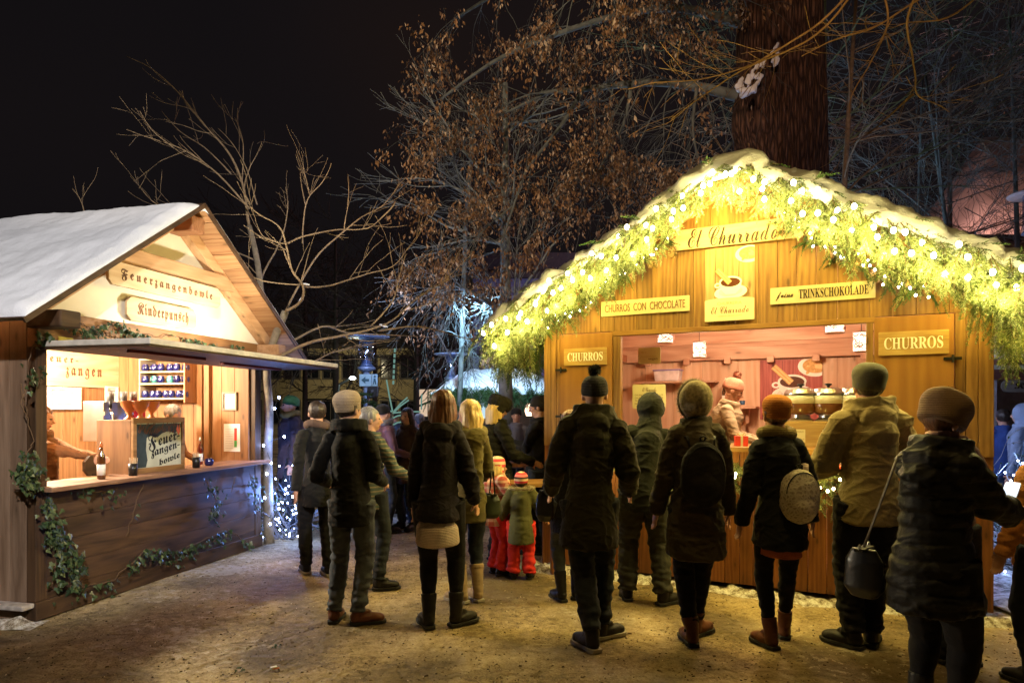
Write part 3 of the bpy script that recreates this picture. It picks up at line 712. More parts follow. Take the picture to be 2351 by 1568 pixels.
b = MB(); b.box(0, .03, .02, 2.5, .05, 2.6); b.box(W2-.03, W2, .02, 2.5, .05, 2.6); b.box(.035, W2-.035, 2.53, 2.56, .05, 3.4); b.build('outer_wall', M['rfront'], rs)
b = MB(); yy = .05
while yy < 2.4:
    b.box(.04, .06, yy, yy+.14, .1, 2.7); b.box(W2-.06, W2-.04, yy, yy+.14, .1, 2.7); yy += .143
b.build('inner_side_wall', M['rin_v'], rs, bevel=.002)
b = MB(); hboards(b, 2.24, 3.5, .2, .06, W2-.06, 2.40, 2.43, rnd); b.build('upper_back_wall', M['rin'], rs, bevel=.004)
b = MB(); planks(b, .06, W2-.06, .42, .1, lambda x: 2.238, 2.41, 2.43, rnd); b.build('back_wall', M['rin_v'], rs, bevel=.003)
b = MB(); b.box(.06, W2-.06, 2.30, 2.40, 2.24, 2.40); bm = b.build('wall_beam', M['rin'], rs, bevel=.01)
for i in range(7):
    x = .45+i*.5; b = MB(); b.box(x-.04, x+.04, 2.25, 2.32, 2.19, 2.27); b.build('beam_block', M['rin'], bm, bevel=.004)
b = MB(); b.box(.065, .16, .6, .68, .1, 2.4); b.box(.065, .15, 1.9, 1.98, .1, 2.4); b.box(.065, .16, .5, 2.4, 2.25, 2.34)
b.tube([(.11, .7, 2.2), (.11, 1.7, 1.3)], .045, 4); b.build('side_brace', plain('dark_red_beam', (.30, .13, .07), .6, var=.3), rs, bevel=.004)
b = MB(); b.box(.03, W2-.03, .03, 2.5, .1, .2); b.build('floor', M['rfront'], rs)
roof = MB()
for sg in (-1, 1):
    t = 0
    while t < R2.L-.01:
        w_ = min(.2, R2.L-t); R2.box(roof, sg, t+.002, t+w_-.002, -.36, 2.9, -.05, -.01); t += w_
ro = roof.build('roof', M['rin'], rs, bevel=.002)
b = MB()
for sg in (-1, 1): R2.box(b, sg, .01, R2.L, -.385, -.362, -.14, -.005)
b.build('barge_board', M['rwood_h'], ro, bevel=.003)
R2.snow(-.50, 2.9, .17, 'snow', M['snow'], ro, 8, rough=.075, front=.05, nt=150, ny=60, drip=.16, t1=R2.L+.04)
# --- signs
def rsign(x0, x1, z0, z1, body, label, mat, ink, y=-.024, th=.015, pad=.04, vz=.22, **kw):
    o, cx = board(RH, x0, x1, z0, z1, y, th, mat, label, corner=.004, cut=False, bevel=.002)
    h = z1-z0
    text(body, x0+pad-cx, x1-pad-cx, h*vz, h*(1-vz), -th, ink, o, **kw); return o, cx
rsign(.215, .665, 2.06, 2.23, serif('CHURROS'), 'small wooden sign with white CHURROS lettering on the left shutter', M['signfig'], M['whitepaint'], y=-.047, vz=.25)
rsign(2.99, 3.475, 2.06, 2.25, serif('CHURROS'), 'larger wooden sign with white CHURROS lettering on the right shutter', M['signfig'], M['whitepaint'], y=-.047, vz=.25)
rsign(.60, 1.46, 2.535, 2.68, 'CHURROS  CON  CHOCOLATE', 'narrow sign board reading CHURROS CON CHOCOLATE left of the cup poster', M['signyel'], M['ink2'], vz=.24)
o, cx = board(RH, 2.16, 2.97, 2.54, 2.685, -.024, .015, M['signyel'], 'narrow sign board reading feine TRINKSCHOKOLADE right of the cup poster', corner=.004, cut=False, bevel=.002)
text(script('feine'), 2.205-cx, 2.345-cx, .03, .105, -.015, M['ink'], o, shear=.1); text(uni('TRINKSCHOKOLADE', 0x1D400, 0x1D41A), 2.39-cx, 2.92-cx, .035, .115, -.015, M['ink'], o)
o, cx = board(RH, 1.30, 2.42, 3.10, 3.285, -.035, .025, M['signwood'], 'wide wooden name board in dark script high under the gable garland', corner=.01, cut=False)
text(script('El Churrado'), 1.45-cx, 2.22-cx, .008, .178, -.025, M['ink'], o, .005, bold=.0)
churro = plain('churro', (.62, .36, .13), .7, var=.25, scale=40); china = plain('china_print', (.82, .80, .74), .5, var=.03); choc = plain('chocolate_print', (.09, .03, .015), .25)
def cup_poster(F, x0, x1, z0, z1, y, label, bg, full=True):
    """flat printed board: cup of chocolate with a churro, plate of churros, planks behind"""
    cx = (x0+x1)/2; o = at_frame(F, (cx, y, z0), 'poster', label, 'poster'); w = (x1-x0)/2; h = z1-z0
    mb = MB(); mb.prism(rrect(-w, w, 0, h, .012), -.006, 0); bo = mb.build('board', bg, o)
    mb = MB(); L = [-.0065]
    def lay(poly, mi):
        q = [(min(w-.001, max(-w+.001, a)), min(h-.001, max(.001, b_))) for a, b_ in poly]; mb.prism(q, L[0]-.0008, L[0], mi); L[0] -= .0009
    for xx, tlt in ((-.62, .06), (-.25, -.02), (.3, .1)):
        lay([(w*xx, 0), (w*xx+.004, 0), (w*(xx+tlt)+.004, h*.98), (w*(xx+tlt), h*.98)], 4)
    S = w
    lay(ellipse(.78*S, h*.88, .55*S, .36*S), 1); lay(ellipse(.80*S, h*.89, .42*S, .26*S), 2)
    r = random.Random(2)
    for _ in range(9):
        lay(ellipse(r.uniform(.5, .9)*S, h*.885+r.uniform(-.15, .15)*S, .17*S, .06*S, 14, r.uniform(0, 3)), r.choice((2, 5)))
    zc = h*.50 if full else h*.60; cxx = .05*S
    lay(ellipse(cxx+.08*S, zc-.42*S, .68*S, .30*S, rot=.12), 6); lay(ellipse(cxx, zc-.36*S, .66*S, .30*S, rot=.08), 1); lay(ellipse(cxx, zc-.33*S, .48*S, .20*S, rot=.08), 7)
    lay([(cxx-.45*S, zc+.05*S), (cxx-.40*S, zc-.22*S), (cxx-.2*S, zc-.44*S), (cxx+.2*S, zc-.44*S), (cxx+.40*S, zc-.22*S), (cxx+.45*S, zc+.05*S)], 1)
    lay(ellipse(cxx-.52*S, zc-.05*S, .14*S, .11*S), 1); lay(ellipse(cxx-.52*S, zc-.05*S, .07*S, .05*S), 0)
    lay(ellipse(cxx, zc+.07*S, .46*S, .24*S), 1); lay(ellipse(cxx, zc+.05*S, .39*S, .19*S), 3)
    a = V((cxx-.02*S, zc+.02*S)); c = V((cxx-.55*S, zc+.62*S))
    if not full: c = V((cxx-.6*S, zc+.6*S))
    d = (c-a).normalized(); nn = V((-d.y, d.x))
    for k, (wd, mi) in enumerate(((.11, 2), (.07, 5), (.03, 2))):
        lay([tuple(a+nn*wd*S), tuple(a-nn*wd*S), tuple(c-nn*wd*S), tuple(c+nn*wd*S)], mi)
    if full:
        pts = [(-w+.001, .001), (w-.001, .001), (w-.001, h*.28)]+[(w*.999*math.cos(t), h*.28+.02*math.sin(t)) for t in [PI*k/10 for k in range(1, 10)]]+[(-w+.001, h*.28)]
        lay(pts, 8)
    mb.build('print', [bg, china, churro, choc, plain('plank_gap', (.05, .02, .01), .8), plain('churro_light', (.78, .52, .24), .6), plain('print_shadow', (.20, .11, .05), .8), plain('china_grey', (.66, .62, .54), .6), M['yellowpaper']], bo)
    if full:
        text('CHURRERIA', -w*.48, w*.5, h*.215, h*.255, L[0], M['goldink'], o, .001); text(script('El Churrado'), -w*.74, w*.78, h*.10, h*.195, L[0], M['ink2'], o, .001)
        text('CHURROS CON CHOCOLATE', -w*.46, w*.5, h*.055, h*.075, L[0], M['goldink'], o, .001)
    return o
cup_poster(RH, 1.60, 2.03, 2.42, 3.09, -.024, 'tall poster of a cup of chocolate with a churro in the middle of the gable', wood('poster_planks', (.30, .17, .07), (.50, .34, .17), 'Z', tone=.05))
a = RH.hit(1744, 945, -2.38); c = RH.hit(1877, 835, -2.38)
cup_poster(RH, a.x, c.x+.05, 1.50, 2.225, 2.40, 'reddish poster of a chocolate cup on the back wall inside the churros stall', wood('red_poster_planks', (.22, .04, .035), (.50, .14, .12), 'Z', tone=.05), full=False)
# --- menu boards
def card(x0, x1, z0, z1, y, label, lines, name='menu_board'):
    o, cx = board(RH, x0, x1, z0, z1, y, .006, M['yellowpaper'], label, 'menu', corner=.015, cut=False, name=name, bevel=.001); h = z1-z0; w = (x1-x0)/2
    for body, l, r_, a_, b_, ink in lines: text(body, l*w, r_*w, a_*h, b_*h, -.006, ink, o, .001)
    return o
a = RH.hit(1465, 836, -.35); c = RH.hit(1517, 797, -.35)
card(a.x, c.x, a.z, c.z, .35, 'small cream card with rounded corners saying vegan, hung at the upper left of the hatch', [('vegan', -.1, .7, .2, .34, M['ink2']), ('Churros mit Zimt und Zucker sind', -.75, .6, .42, .5, M['goldink']), ('100 %', -.75, -.3, .66, .78, M['goldink'])])
a = RH.hit(1452, 938, -.1); c = RH.hit(1528, 882, -.1)
card(a.x, c.x, a.z, c.z, .1, 'cream menu card with script heading standing at the left of the hatch', [(script('El Churrado'), -.4, .45, .70, .88, M['ink2']), ('CHURROS mit Zucker         3,50', -.85, .85, .52, .60, M['ink2']), ('CHURROS mit Schokolade  4,50', -.85, .85, .40, .48, M['ink2']), ('TRINKSCHOKOLADE        3,00', -.85, .85, .28, .36, M['ink2']), ('EXTRA SCHOKOLADE      1,00', -.85, .85, .16, .24, M['ink2'])])
# --- chocolate warmers on a wooden riser
a = RH.hit(1792, 1000, -.12); c = RH.hit(1990, 1000, -.12); rx0, rx1 = a.x, OX1-.02
o = at_frame(RH, ((rx0+rx1)/2, .12, 1.29), 'counter_riser', 'figured wooden riser under the chocolate dispensers on the hatch counter', 'riser'); w = (rx1-rx0)/2
b = MB(); b.box(-w, w, 0, .36, 0, .225); b.build('body', M['signfig'], o, bevel=.004)
urn_p = None
steel = M['metal']; chocl = plain('drinking_chocolate', (.13, .05, .02), .25, spec=.6)
for i, px in enumerate((1838, 1901, 1965)):
    a = RH.hit(px, 950, -.28); lb = ('left', 'middle', 'right')[i]
    o = at_frame(RH, (a.x, .28, 1.516), 'chocolate_dispenser', '%s of three round glass and steel chocolate dispensers on the riser' % lb, 'dispenser', 'chocolate dispensers on the counter')
    b = MB(); b.lathe([(.10, 0), (.105, .012), (.08, .03), (.078, .055), (.10, .06)], 26); b.build('base', steel, o, smooth=False)
    b = MB(); b.lathe([(.10, .062), (.128, .085), (.132, .155), (.13, .16), (.001, .16)], 28); b.build('chocolate', chocl, o, smooth=True)
    b = MB(); b.lathe([(.134, .158), (.134, .235), (.131, .235), (.131, .158)], 28); b.build('bowl', plain('frosted_bowl', (.60, .56, .48), .2, spec=.7, var=.1), o, smooth=True)
    b = MB(); b.lathe([(.14, .236), (.14, .25), (.118, .285), (.07, .30), (.001, .302)], 28); l = b.build('lid', steel, o)
    b = MB(); b.lathe([(.012, .302), (.012, .315), (.03, .322), (.03, .334), (.001, .338)], 14); b.build('knob', M['darkmetal'], l, smooth=True)
    x = a.x; q = at_frame(RH, (x, .119, 1.33), 'price_card', 'small cream card on the riser below the %s dispenser' % lb, 'card', 'cards on the riser')
    b = MB(); b.box(-.045, .045, -.004, 0, 0, .115); b.build('sheet', M['yellowpaper'], q)
    text('VOLLMILCH' if i == 0 else ('ZARTBITTER' if i == 1 else 'WEISS'), -.03, .03, .088, .1, -.004, M['ink2'], q, .001); text('CALLEBAUT', -.038, .038, .02, .034, -.004, M['ink2'], q, .001)
# --- lanterns
lant, nt_ = newmat('lantern_glow'); o_ = nd(nt_, 'ShaderNodeOutputMaterial'); e_ = nd(nt_, 'ShaderNodeEmission'); nt_.links.new(e_.outputs[0], o_.inputs[0]); vo_ = nd(nt_, 'ShaderNodeTexVoronoi', feature='DISTANCE_TO_EDGE'); vo_.inputs['Scale'].default_value = 85; nt_.links.new(tc(nt_), vo_.inputs['Vector'])
nt_.links.new(ramp(nt_, [(.05, (1.3, .8, .55)), (.16, (3.6, 2.9, 2.0))], vo_.outputs['Distance']), e_.inputs[0]); e_.inputs[1].default_value = 1; lant.cycles.emission_sampling = 'NONE'
lanterns = []
for i, (px, py, dep, r, h, lb) in enumerate(((1527, 772, .55, .085, .14, 'first hanging lantern from the left, behind the vegan card'), (1605, 803, .75, .07, .16, 'second hanging lantern from the left, over the vendor'), (1916, 748, .35, .085, .13, 'third hanging lantern, high near the right of the hatch'), (1977, 785, .55, .075, .18, 'rightmost hanging lantern beside the right jamb'))):
    a = RH.hit(px, py, -dep); o = at_frame(RH, (a.x, dep, a.z-h/2), 'hanging_lantern', 'white perforated '+lb, 'lantern', 'white lanterns in the churros stall')
    b = MB(); b.lathe([(r*.9, .01), (r*.9, h-.01)], 20); b.build('glowing_shade', lant, o, smooth=True)
    b = MB(); rr3 = random.Random(i)
    for z in (0, h): b.lathe([(r*.96, z-.004), (r, z), (r*.96, z+.004), (r*.92, z)], 20)
    for k in range(34):
        t = rr3.uniform(0, 2*PI); z = rr3.uniform(.02, h-.02); pts = [(r*1.0*math.cos(t+u*rr3.uniform(.1, .25)), r*1.0*math.sin(t+u*.2), z+.012*math.sin(u*2+k)) for u in range(4)]
        b.tube(pts, .0042, 4)
    b.build('filigree', plain('red_filigree', (.55, .30, .26), .5), o)
    b = MB(); b.tube([(0, 0, h), (0, 0, 2.95-a.z)], .003, 5); b.build('cord', M['darkmetal'], o)
    lanterns.append(RH.w((a.x, dep, a.z)))
# shelf with box, bracket shelf, bottle, present
a = RH.hit(1505, 875, -2.2); c = RH.hit(1562, 875, -2.2)
o = at_frame(RH, ((a.x+c.x)/2+.1, 2.25, 1.98), 'wall_shelf', 'pine shelf on the back wall at the left inside the churros stall', 'shelf'); b = MB(); b.box(-.5, .5, -.15, .14, -.025, 0); b.build('board', M['rin'], o, bevel=.003)
b = MB(); b.box(-.4, -.37, -.1, .14, -.12, -.025); b.box(.37, .4, -.1, .14, -.12, -.025); b.build('bracket', M['rin'], o)
o = at_frame(RH, ((a.x+c.x)/2, 2.2, 1.981), 'storage_box', 'pale plastic storage box with lilac lid on the wall shelf', 'box'); b = MB(); b.prism([(-.15, 0), (.15, 0), (.165, .13), (-.165, .13)], -.1, .1); b.build('tub', plain('milky_plastic', (.72, .62, .64), .4), o, bevel=.01)
b = MB(); b.box(-.175, .175, -.11, .11, .131, .15); b.build('lid', plain('lilac_plastic', (.32, .24, .5), .4), o, bevel=.005)
a = RH.hit(1745, 933, -2.2); o = at_frame(RH, (a.x-.15, 2.22, a.z), 'wall_shelf', 'small bracket shelf on the back wall beside the red poster', 'shelf')
b = MB(); b.box(-.32, .12, -.15, .17, -.025, 0); b.build('board', M['rin'], o); b = MB(); b.prism([(0, -.025), (0, -.2), (.03, -.2), (.12, -.05), (.12, -.025)], -.02, .02, M=Matrix.Rotation(PI/2, 4, 'Z')); b.build('bracket', M['rin'], o)
o = at_frame(RH, (a.x-.2, 2.15, a.z+.001), 'tray', 'dark tray lying on the small bracket shelf', 'tray'); b = MB(); b.prism(rrect(-.14, .14, -.06, .06, .02), 0, .02, M=Matrix.Rotation(-PI/2, 4, 'X')); b.build('dish', M['darkmetal'], o, bevel=.003)
b = MB(); b.lathe([(.03, .02), (.032, .07), (.028, .07)], 12); b.build('bowl', plain('blue_bowl', (.05, .12, .25), .3), o, smooth=True)
a = RH.hit(1662, 935, -2.0); o = bottle(RH, (a.x, 2.1, a.z), 'dark bottle with white label standing at the back of the churros stall', .34, .042, (.05, .025, .01), (.75, .72, .6))
o = at_frame(RH, (a.x, 2.1, a.z-.001), 'wall_shelf', 'short plank shelf carrying the dark bottle at the back', 'shelf'); b = MB(); b.box(-.15, .15, -.08, .29, -.02, 0); b.build('board', M['rin'], o); b = MB(); b.box(-.02, .02, .0, .29, -.08, -.02); b.build('bracket', M['rin'], o)
a = RH.hit(1700, 1015, -.0); o = at_frame(RH, (a.x, .02, 1.291), 'gift_box', 'little red gift box with pale ribbon bow on the hatch counter', 'gift box', rz=.3)
b = MB(); b.cbox((0, 0, .045), (.11, .09, .09)); b.build('carton', plain('red_gift_paper', (.6, .05, .03), .5), o, bevel=.003)
b = MB(); b.cbox((0, 0, .0455), (.02, .094, .094)); b.tube([(0, 0, .092), (.03, 0, .115), (.045, 0, .1), (0, 0, .092), (-.03, 0, .115), (-.045, 0, .1), (0, 0, .092)], .006, 5); b.build('ribbon', M['yellowpaper'], o)
# ---------------- garlands
rnd = random.Random(21)
def garland(name_label, items, F, seed, mat, needles_s=1.0, name='fir_garland'):
    """items: (local point, direction, length, scale, fingers)"""
    org = items[0][0]; o = at_frame(F, tuple(org), name, name_label, 'garland')
    nb = MB(); tw = MB(); r = random.Random(seed)
    for p, d, L, s, k in items: spray(nb, tw, V(p)-V(org), d, L, r, s, .6, k)
    tw.build('twigs', M['twig'], o); nb.build('needles', mat, o); return o
for sg, nm in ((-1, 'left'), (1, 'right')):
    it = []
    n = 92
    for i in range(n):
        t = .02+(R2.L-.0)*(i+rnd.random())/n
        for row, (nn, yy) in enumerate(((.0, -.50), (-.12, -.50), (-.20, -.46))):
            if row == 2 and (t < .75 or rnd.random() < .35): continue
            kk = .50+.42*min(1, t/1.0)
            p = R2.p(sg, t, yy+rnd.uniform(-.05, .03), nn+rnd.uniform(-.05, .05))
            d = V((sg*rnd.uniform(-.35, .55), rnd.uniform(-.7, -.1), rnd.uniform(-1.1, -.25)))
            it.append((p, d, rnd.uniform(.17, .28)*kk, 1.15*kk**.5, 4))
    garland('thick %s half of the snow topped fir garland glowing along the churros stall gable' % nm, it, RH, 3+sg, M['needle'])
# corner boughs
it = []
for _ in range(100):
    sg = rnd.choice((-1, 1)); t = rnd.uniform(.05, R2.L); it.append((R2.p(sg, t, rnd.uniform(-.5, -.1), rnd.uniform(.02, .10)), V((sg*rnd.uniform(-.2, 1), rnd.uniform(-.8, .1), rnd.uniform(-.5, .35))), rnd.uniform(.08, .2), .8, 2))
garland('dark fir tips poking out of the snow along the churros stall roof', it, RH, 77, M['needled'], name='fir_tips')
it = []
for _ in range(26):
    a = RH.hit(rnd.uniform(1135, 1215), rnd.uniform(735, 770), .42); it.append((a, V((rnd.uniform(-.3, .35), rnd.uniform(-.4, .3), -1)), rnd.uniform(.3, .5), 1.2, 4))
garland('fir boughs drooping from the left eave of the churros stall', it, RH, 9, M['needle'], name='fir_bough')
it = []
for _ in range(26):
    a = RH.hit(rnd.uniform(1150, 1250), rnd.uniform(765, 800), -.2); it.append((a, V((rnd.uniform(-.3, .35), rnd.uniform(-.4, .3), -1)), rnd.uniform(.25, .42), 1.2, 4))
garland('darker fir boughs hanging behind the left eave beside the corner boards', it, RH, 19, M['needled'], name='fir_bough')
it = []
for _ in range(24):
    a = RH.hit(rnd.uniform(2225, 2345), rnd.uniform(590, 670), .42); it.append((a, V((rnd.uniform(-.5, .5), rnd.uniform(-.6, .1), -1)), rnd.uniform(.25, .42), 1.25, 4))
for _ in range(14):
    a = RH.hit(rnd.uniform(2290, 2345), rnd.uniform(700, 790), .1); it.append((a, V((rnd.uniform(-.3, .3), rnd.uniform(-.6, .1), -1)), rnd.uniform(.2, .32), 1.2, 4))
garland('fir boughs drooping from the right eave of the churros stall', it, RH, 10, M['needle'], name='fir_bough')
# thin dark garland on the wall with cones and small bulbs
cone_px = [(1242, 752), (1275, 715), (1320, 690), (1352, 700), (1400, 662), (1432, 610), (1452, 632), (1490, 578), (1495, 600), (1545, 577), (1540, 530), (1690, 462), (1712, 470), (1760, 478), (1796, 522), (1905, 540), (1907, 575), (1928, 600), (1962, 600), (2010, 630), (2086, 640)]
def polyl(px, off, n):
    q = [V(RH.hit(x, y, off)) for x, y in px]; L = [(q[i+1]-q[i]).length for i in range(len(q)-1)]; T = sum(L); out = []
    for k in range(n):
        s = T*k/(n-1); i = 0
        while i < len(L)-1 and s > L[i]: s -= L[i]; i += 1
        out.append(q[i].lerp(q[i+1], min(1, s/L[i])))
    return out
wl = [(1225, 750), (1290, 730), (1350, 690), (1420, 640), (1480, 590), (1510, 568), (1528, 550)]
wr = [(1800, 495), (1830, 520), (1860, 545), (1930, 580), (2000, 625), (2080, 655), (2140, 665)]
for w_, nm, sd in ((wl, 'left', 31), (wr, 'right', 32)):
    it = [(p+V((0, rnd.uniform(-.05, 0), rnd.uniform(-.03, .05))), V((rnd.uniform(-1, 1), rnd.uniform(-.5, .1), rnd.uniform(-.6, .4))), rnd.uniform(.10, .17), .8, 4) for p in polyl(w_, .08, 46)]
    garland('thin dark fir garland with cones on the %s side of the gable boards' % nm, it, RH, sd, M['needled'])
cn = MB(); r_ = random.Random(5)
cn.ell((0, 0, -.055), (.022, .022, .05), n=10, m=8)
for i in range(95):
    t = i/95; a = i*2.4; z = -.005-.105*t; rr_ = .018+.026*math.sin(PI*min(1, .12+t*.85)); l = .014
    d = V((math.cos(a), math.sin(a), -.25)); s_ = V((-math.sin(a), math.cos(a), 0)); c = V((math.cos(a)*rr_*.5, math.sin(a)*rr_*.5, z)); e = V((math.cos(a)*(rr_), math.sin(a)*rr_, z-.006))
    cn.add([tuple(c-s_*.004), tuple(c+s_*.004), tuple(e+s_*.008), tuple(e+V((0, 0, .006))+d*.003), tuple(e-s_*.008)], [(0, 1, 2, 3, 4)])
cme = cn.mesh('pine_cone'); cme.materials.append(M['cone'])
for i, (x, y) in enumerate(cone_px):
    p = RH.hit(x, y-12, .14); o = bpy.data.objects.new('pine_cone', cme); COL.objects.link(o); o.location = RH.w((p.x, p.y, p.z)); s_ = rnd.uniform(.85, 1.12); o.scale = (s_, s_, s_*rnd.uniform(.9, 1.15)); o.rotation_euler = (rnd.uniform(-.3, .3), rnd.uniform(-.3, .3), rnd.uniform(0, 6))
    tag(o, 'brown pine cone, %s from the left along the dark garland on the gable' % (ORD[i] if i < 20 else 'the rightmost'), 'pine cone', 'pine cones hanging on the gable')
def string(label, pts, rad, mat, F=None, sub=6, jit=.03, seed=0, sag=True, group=None):
    """a light string: cable plus every bulb a part"""
    r = random.Random(seed); org = V(pts[0]); W = (lambda q: F.w(tuple(q))) if F else (lambda q: V(q))
    o = empty('light_string', W(org), F.a if F else 0, label, 'fairy lights', group)
    q = [V(p)-org for p in pts]; cb = MB(); cb.tube(q, .0028, 4, cap=False); cb.build('cable', M['darkmetal'], o)
    bm_ = MB(); bulb(bm_, (0, 0, 0), 1); me = bm_.mesh('bulb'); me.materials.append(mat); me.polygons.foreach_set('use_smooth', [True]*len(me.polygons))
    for p in q[:100]:
        bo = bpy.data.objects.new('bulb', me); COL.objects.link(bo); bo.parent = o; bo.location = p+V((0, 0, -rad)); bo.scale = (rad,)*3
    return o
glow = []
for sg, nm in ((-1, 'left'), (1, 'right')):
    pts = []
    for i in range(38):
        t = .05+(R2.L-.09)*i/37; p = R2.p(sg, min(R2.L, max(.02, t+rnd.uniform(-.04, .04))), -.60+rnd.uniform(-.06, .05), -.10+(.06 if i % 2 else -.05)+rnd.uniform(-.06, .06)); pts.append(p)
        if i % 3 != 1: glow.append((RH.w(tuple(R2.p(sg, t, -.74 if i % 2 else -.64, -.15+(.03 if i % 2 else -.10)))), 10.5, 0))
        if i % 6 == 0: glow.append((RH.w(tuple(R2.p(sg, t, -.32, -.30))), 8, 1))  # added points behind the garland to light the facade; no bulb there
    string('string of big dazzling warm bulbs in the %s half of the gable garland' % nm, pts, .019, M['bulbw'], RH, seed=sg)
for w_, nm, sd in ((wl, 'left', 41), (wr, 'right', 42)):
    pts = [p+V((rnd.uniform(-.04, .04), -.06, rnd.uniform(-.07, .05))) for p in polyl(w_, .1, 26)]
    string('string of small white star bright bulbs in the thin %s wall garland' % nm, pts, .009, M['bulbs'], RH)
# counter garland
cg = [(1430, 1035), (1480, 1090), (1560, 1110), (1640, 1085), (1700, 1060), (1760, 1110), (1850, 1120), (1910, 1085), (1955, 1130)]
it = [(p+V((0, rnd.uniform(-.05, 0), rnd.uniform(-.08, .06))), V((rnd.uniform(-1, 1), rnd.uniform(-.6, .1), rnd.uniform(-1, .2))), rnd.uniform(.12, .22), .9, 4) for p in polyl(cg, .14, 80)]
garland('fir garland hanging below the hatch counter of the churros stall', it, RH, 55, M['needle'])
pts = [p+V((rnd.uniform(-.05, .05), -.1, rnd.uniform(-.1, .08))) for p in polyl(cg, .2, 34)]
string('string of small warm bulbs in the counter garland of the churros stall', pts, .011, emis('counter_bulb', (1, .82, .4), 35), RH)
for i, (x, y, lb) in enumerate(((1470, 1100, 'shiny red bauble at the left end of the counter garland'), (1930, 1075, 'shiny red bauble near the right end of the counter garland'))):
    p = RH.hit(x, y, .24); b = MB(); b.ell((0, 0, 0), (.032, .032, .032)); b.lathe([(.009, .03), (.009, .042), (.004, .045)], 8, mi=1); o = b.build('bauble', [plain('red_glass', (.55, .03, .015), .15, spec=.9), M['metal']], None, smooth=True); o.location = RH.w(tuple(p)); tag(o, lb, 'bauble')
# ======================================================================= PEOPLE
def ik(a, b, l1, l2, hint):
    d = b-a; L = min(d.length, l1+l2-.002); dn = d.normalized(); b = a+dn*L
    t = (l1*l1-l2*l2+L*L)/(2*L); h = math.sqrt(max(l1*l1-t*t, 0)); hp = hint-dn*hint.dot(dn); hp.normalize()
    return a+dn*t+hp*h, b
def hand(mb, w, d, palm, s, curl=.5):
    """five fingers on a palm; d points along the hand, palm is the way the palm faces"""
    d = d.normalized(); palm = (palm-d*palm.dot(d)).normalized(); sd = d.cross(palm)
    Mx = Matrix((sd, d, palm)).transposed()
    mb.ell(w+d*.045*s, (.038*s, .055*s, .017*s), Mx, 12, 8)
    mb.tube([w-d*.03*s, w+d*.03*s], [.027*s, .026*s], 10)
    for k, (x, L) in enumerate(((-.029, .066), (-.010, .078), (.010, .073), (.028, .056))):
        p = w+d*(.082-.05*abs(x))*s+sd*x*s; q = [p]; dd = d.copy(); ax = sd
        for j, f in enumerate((.42, .32, .26)):
            dd = (Matrix.Rotation(-curl*(.55+.35*j+.12*(k-1)*curl), 3, ax) @ dd) if True else dd
            if dd.dot(palm) < 0 and j == 0 and curl > 0: dd = Matrix.Rotation(2*curl*.55, 3, ax) @ (Matrix.Rotation(0, 3, ax) @ dd)
            p = p+dd*L*f*s; q.append(p)
        mb.tube([w+d*.05*s+sd*x*.9*s]+q, [.010*s, .0098*s, .0092*s, .0085*s, .0068*s], 8)
    p = w+d*.018*s-sd*.030*s; t1 = p+(d*.6-sd*.7+palm*.4).normalized()*.035*s; t2 = t1+(d*.85-sd*.15+palm*.5).normalized()*.03*s
    mb.tube([w+d*.01*s-sd*.012*s, p, t1, t2], [.014*s, .0135*s, .0115*s, .0085*s], 8)
FOLD = {}
def fold_fn(amp, quilt=0.0, seed=0, fz=1.0):
    def f(p, n):
        x, y, z = p
        r1 = max(0, 1-abs(N3(x*5+seed, y*5+z*2, z*6*fz))*5); r2 = max(0, 1-abs(N3(x*7+z*7, y*7, z*15+seed))*6); r3 = max(0, 1-abs(N3(x*4-z*6, y*4+seed, z*11))*7)
        k = max(0, .25+N3(x*2.5, y*2.5, z*3+seed)*1.8)
        d = amp*(.55*r1*r1*(.5+k)+.55*r2*r2*k+.35*r3*r3+.45*N3(x*4+seed, y*4, z*3)+.12*N3(x*22, y*22, z*22))
        if quilt: d += quilt*(abs(math.sin(z*PI/.075+.8*N3(x*3, y*3, z*2)))**.6-.6)
        return d
    return f
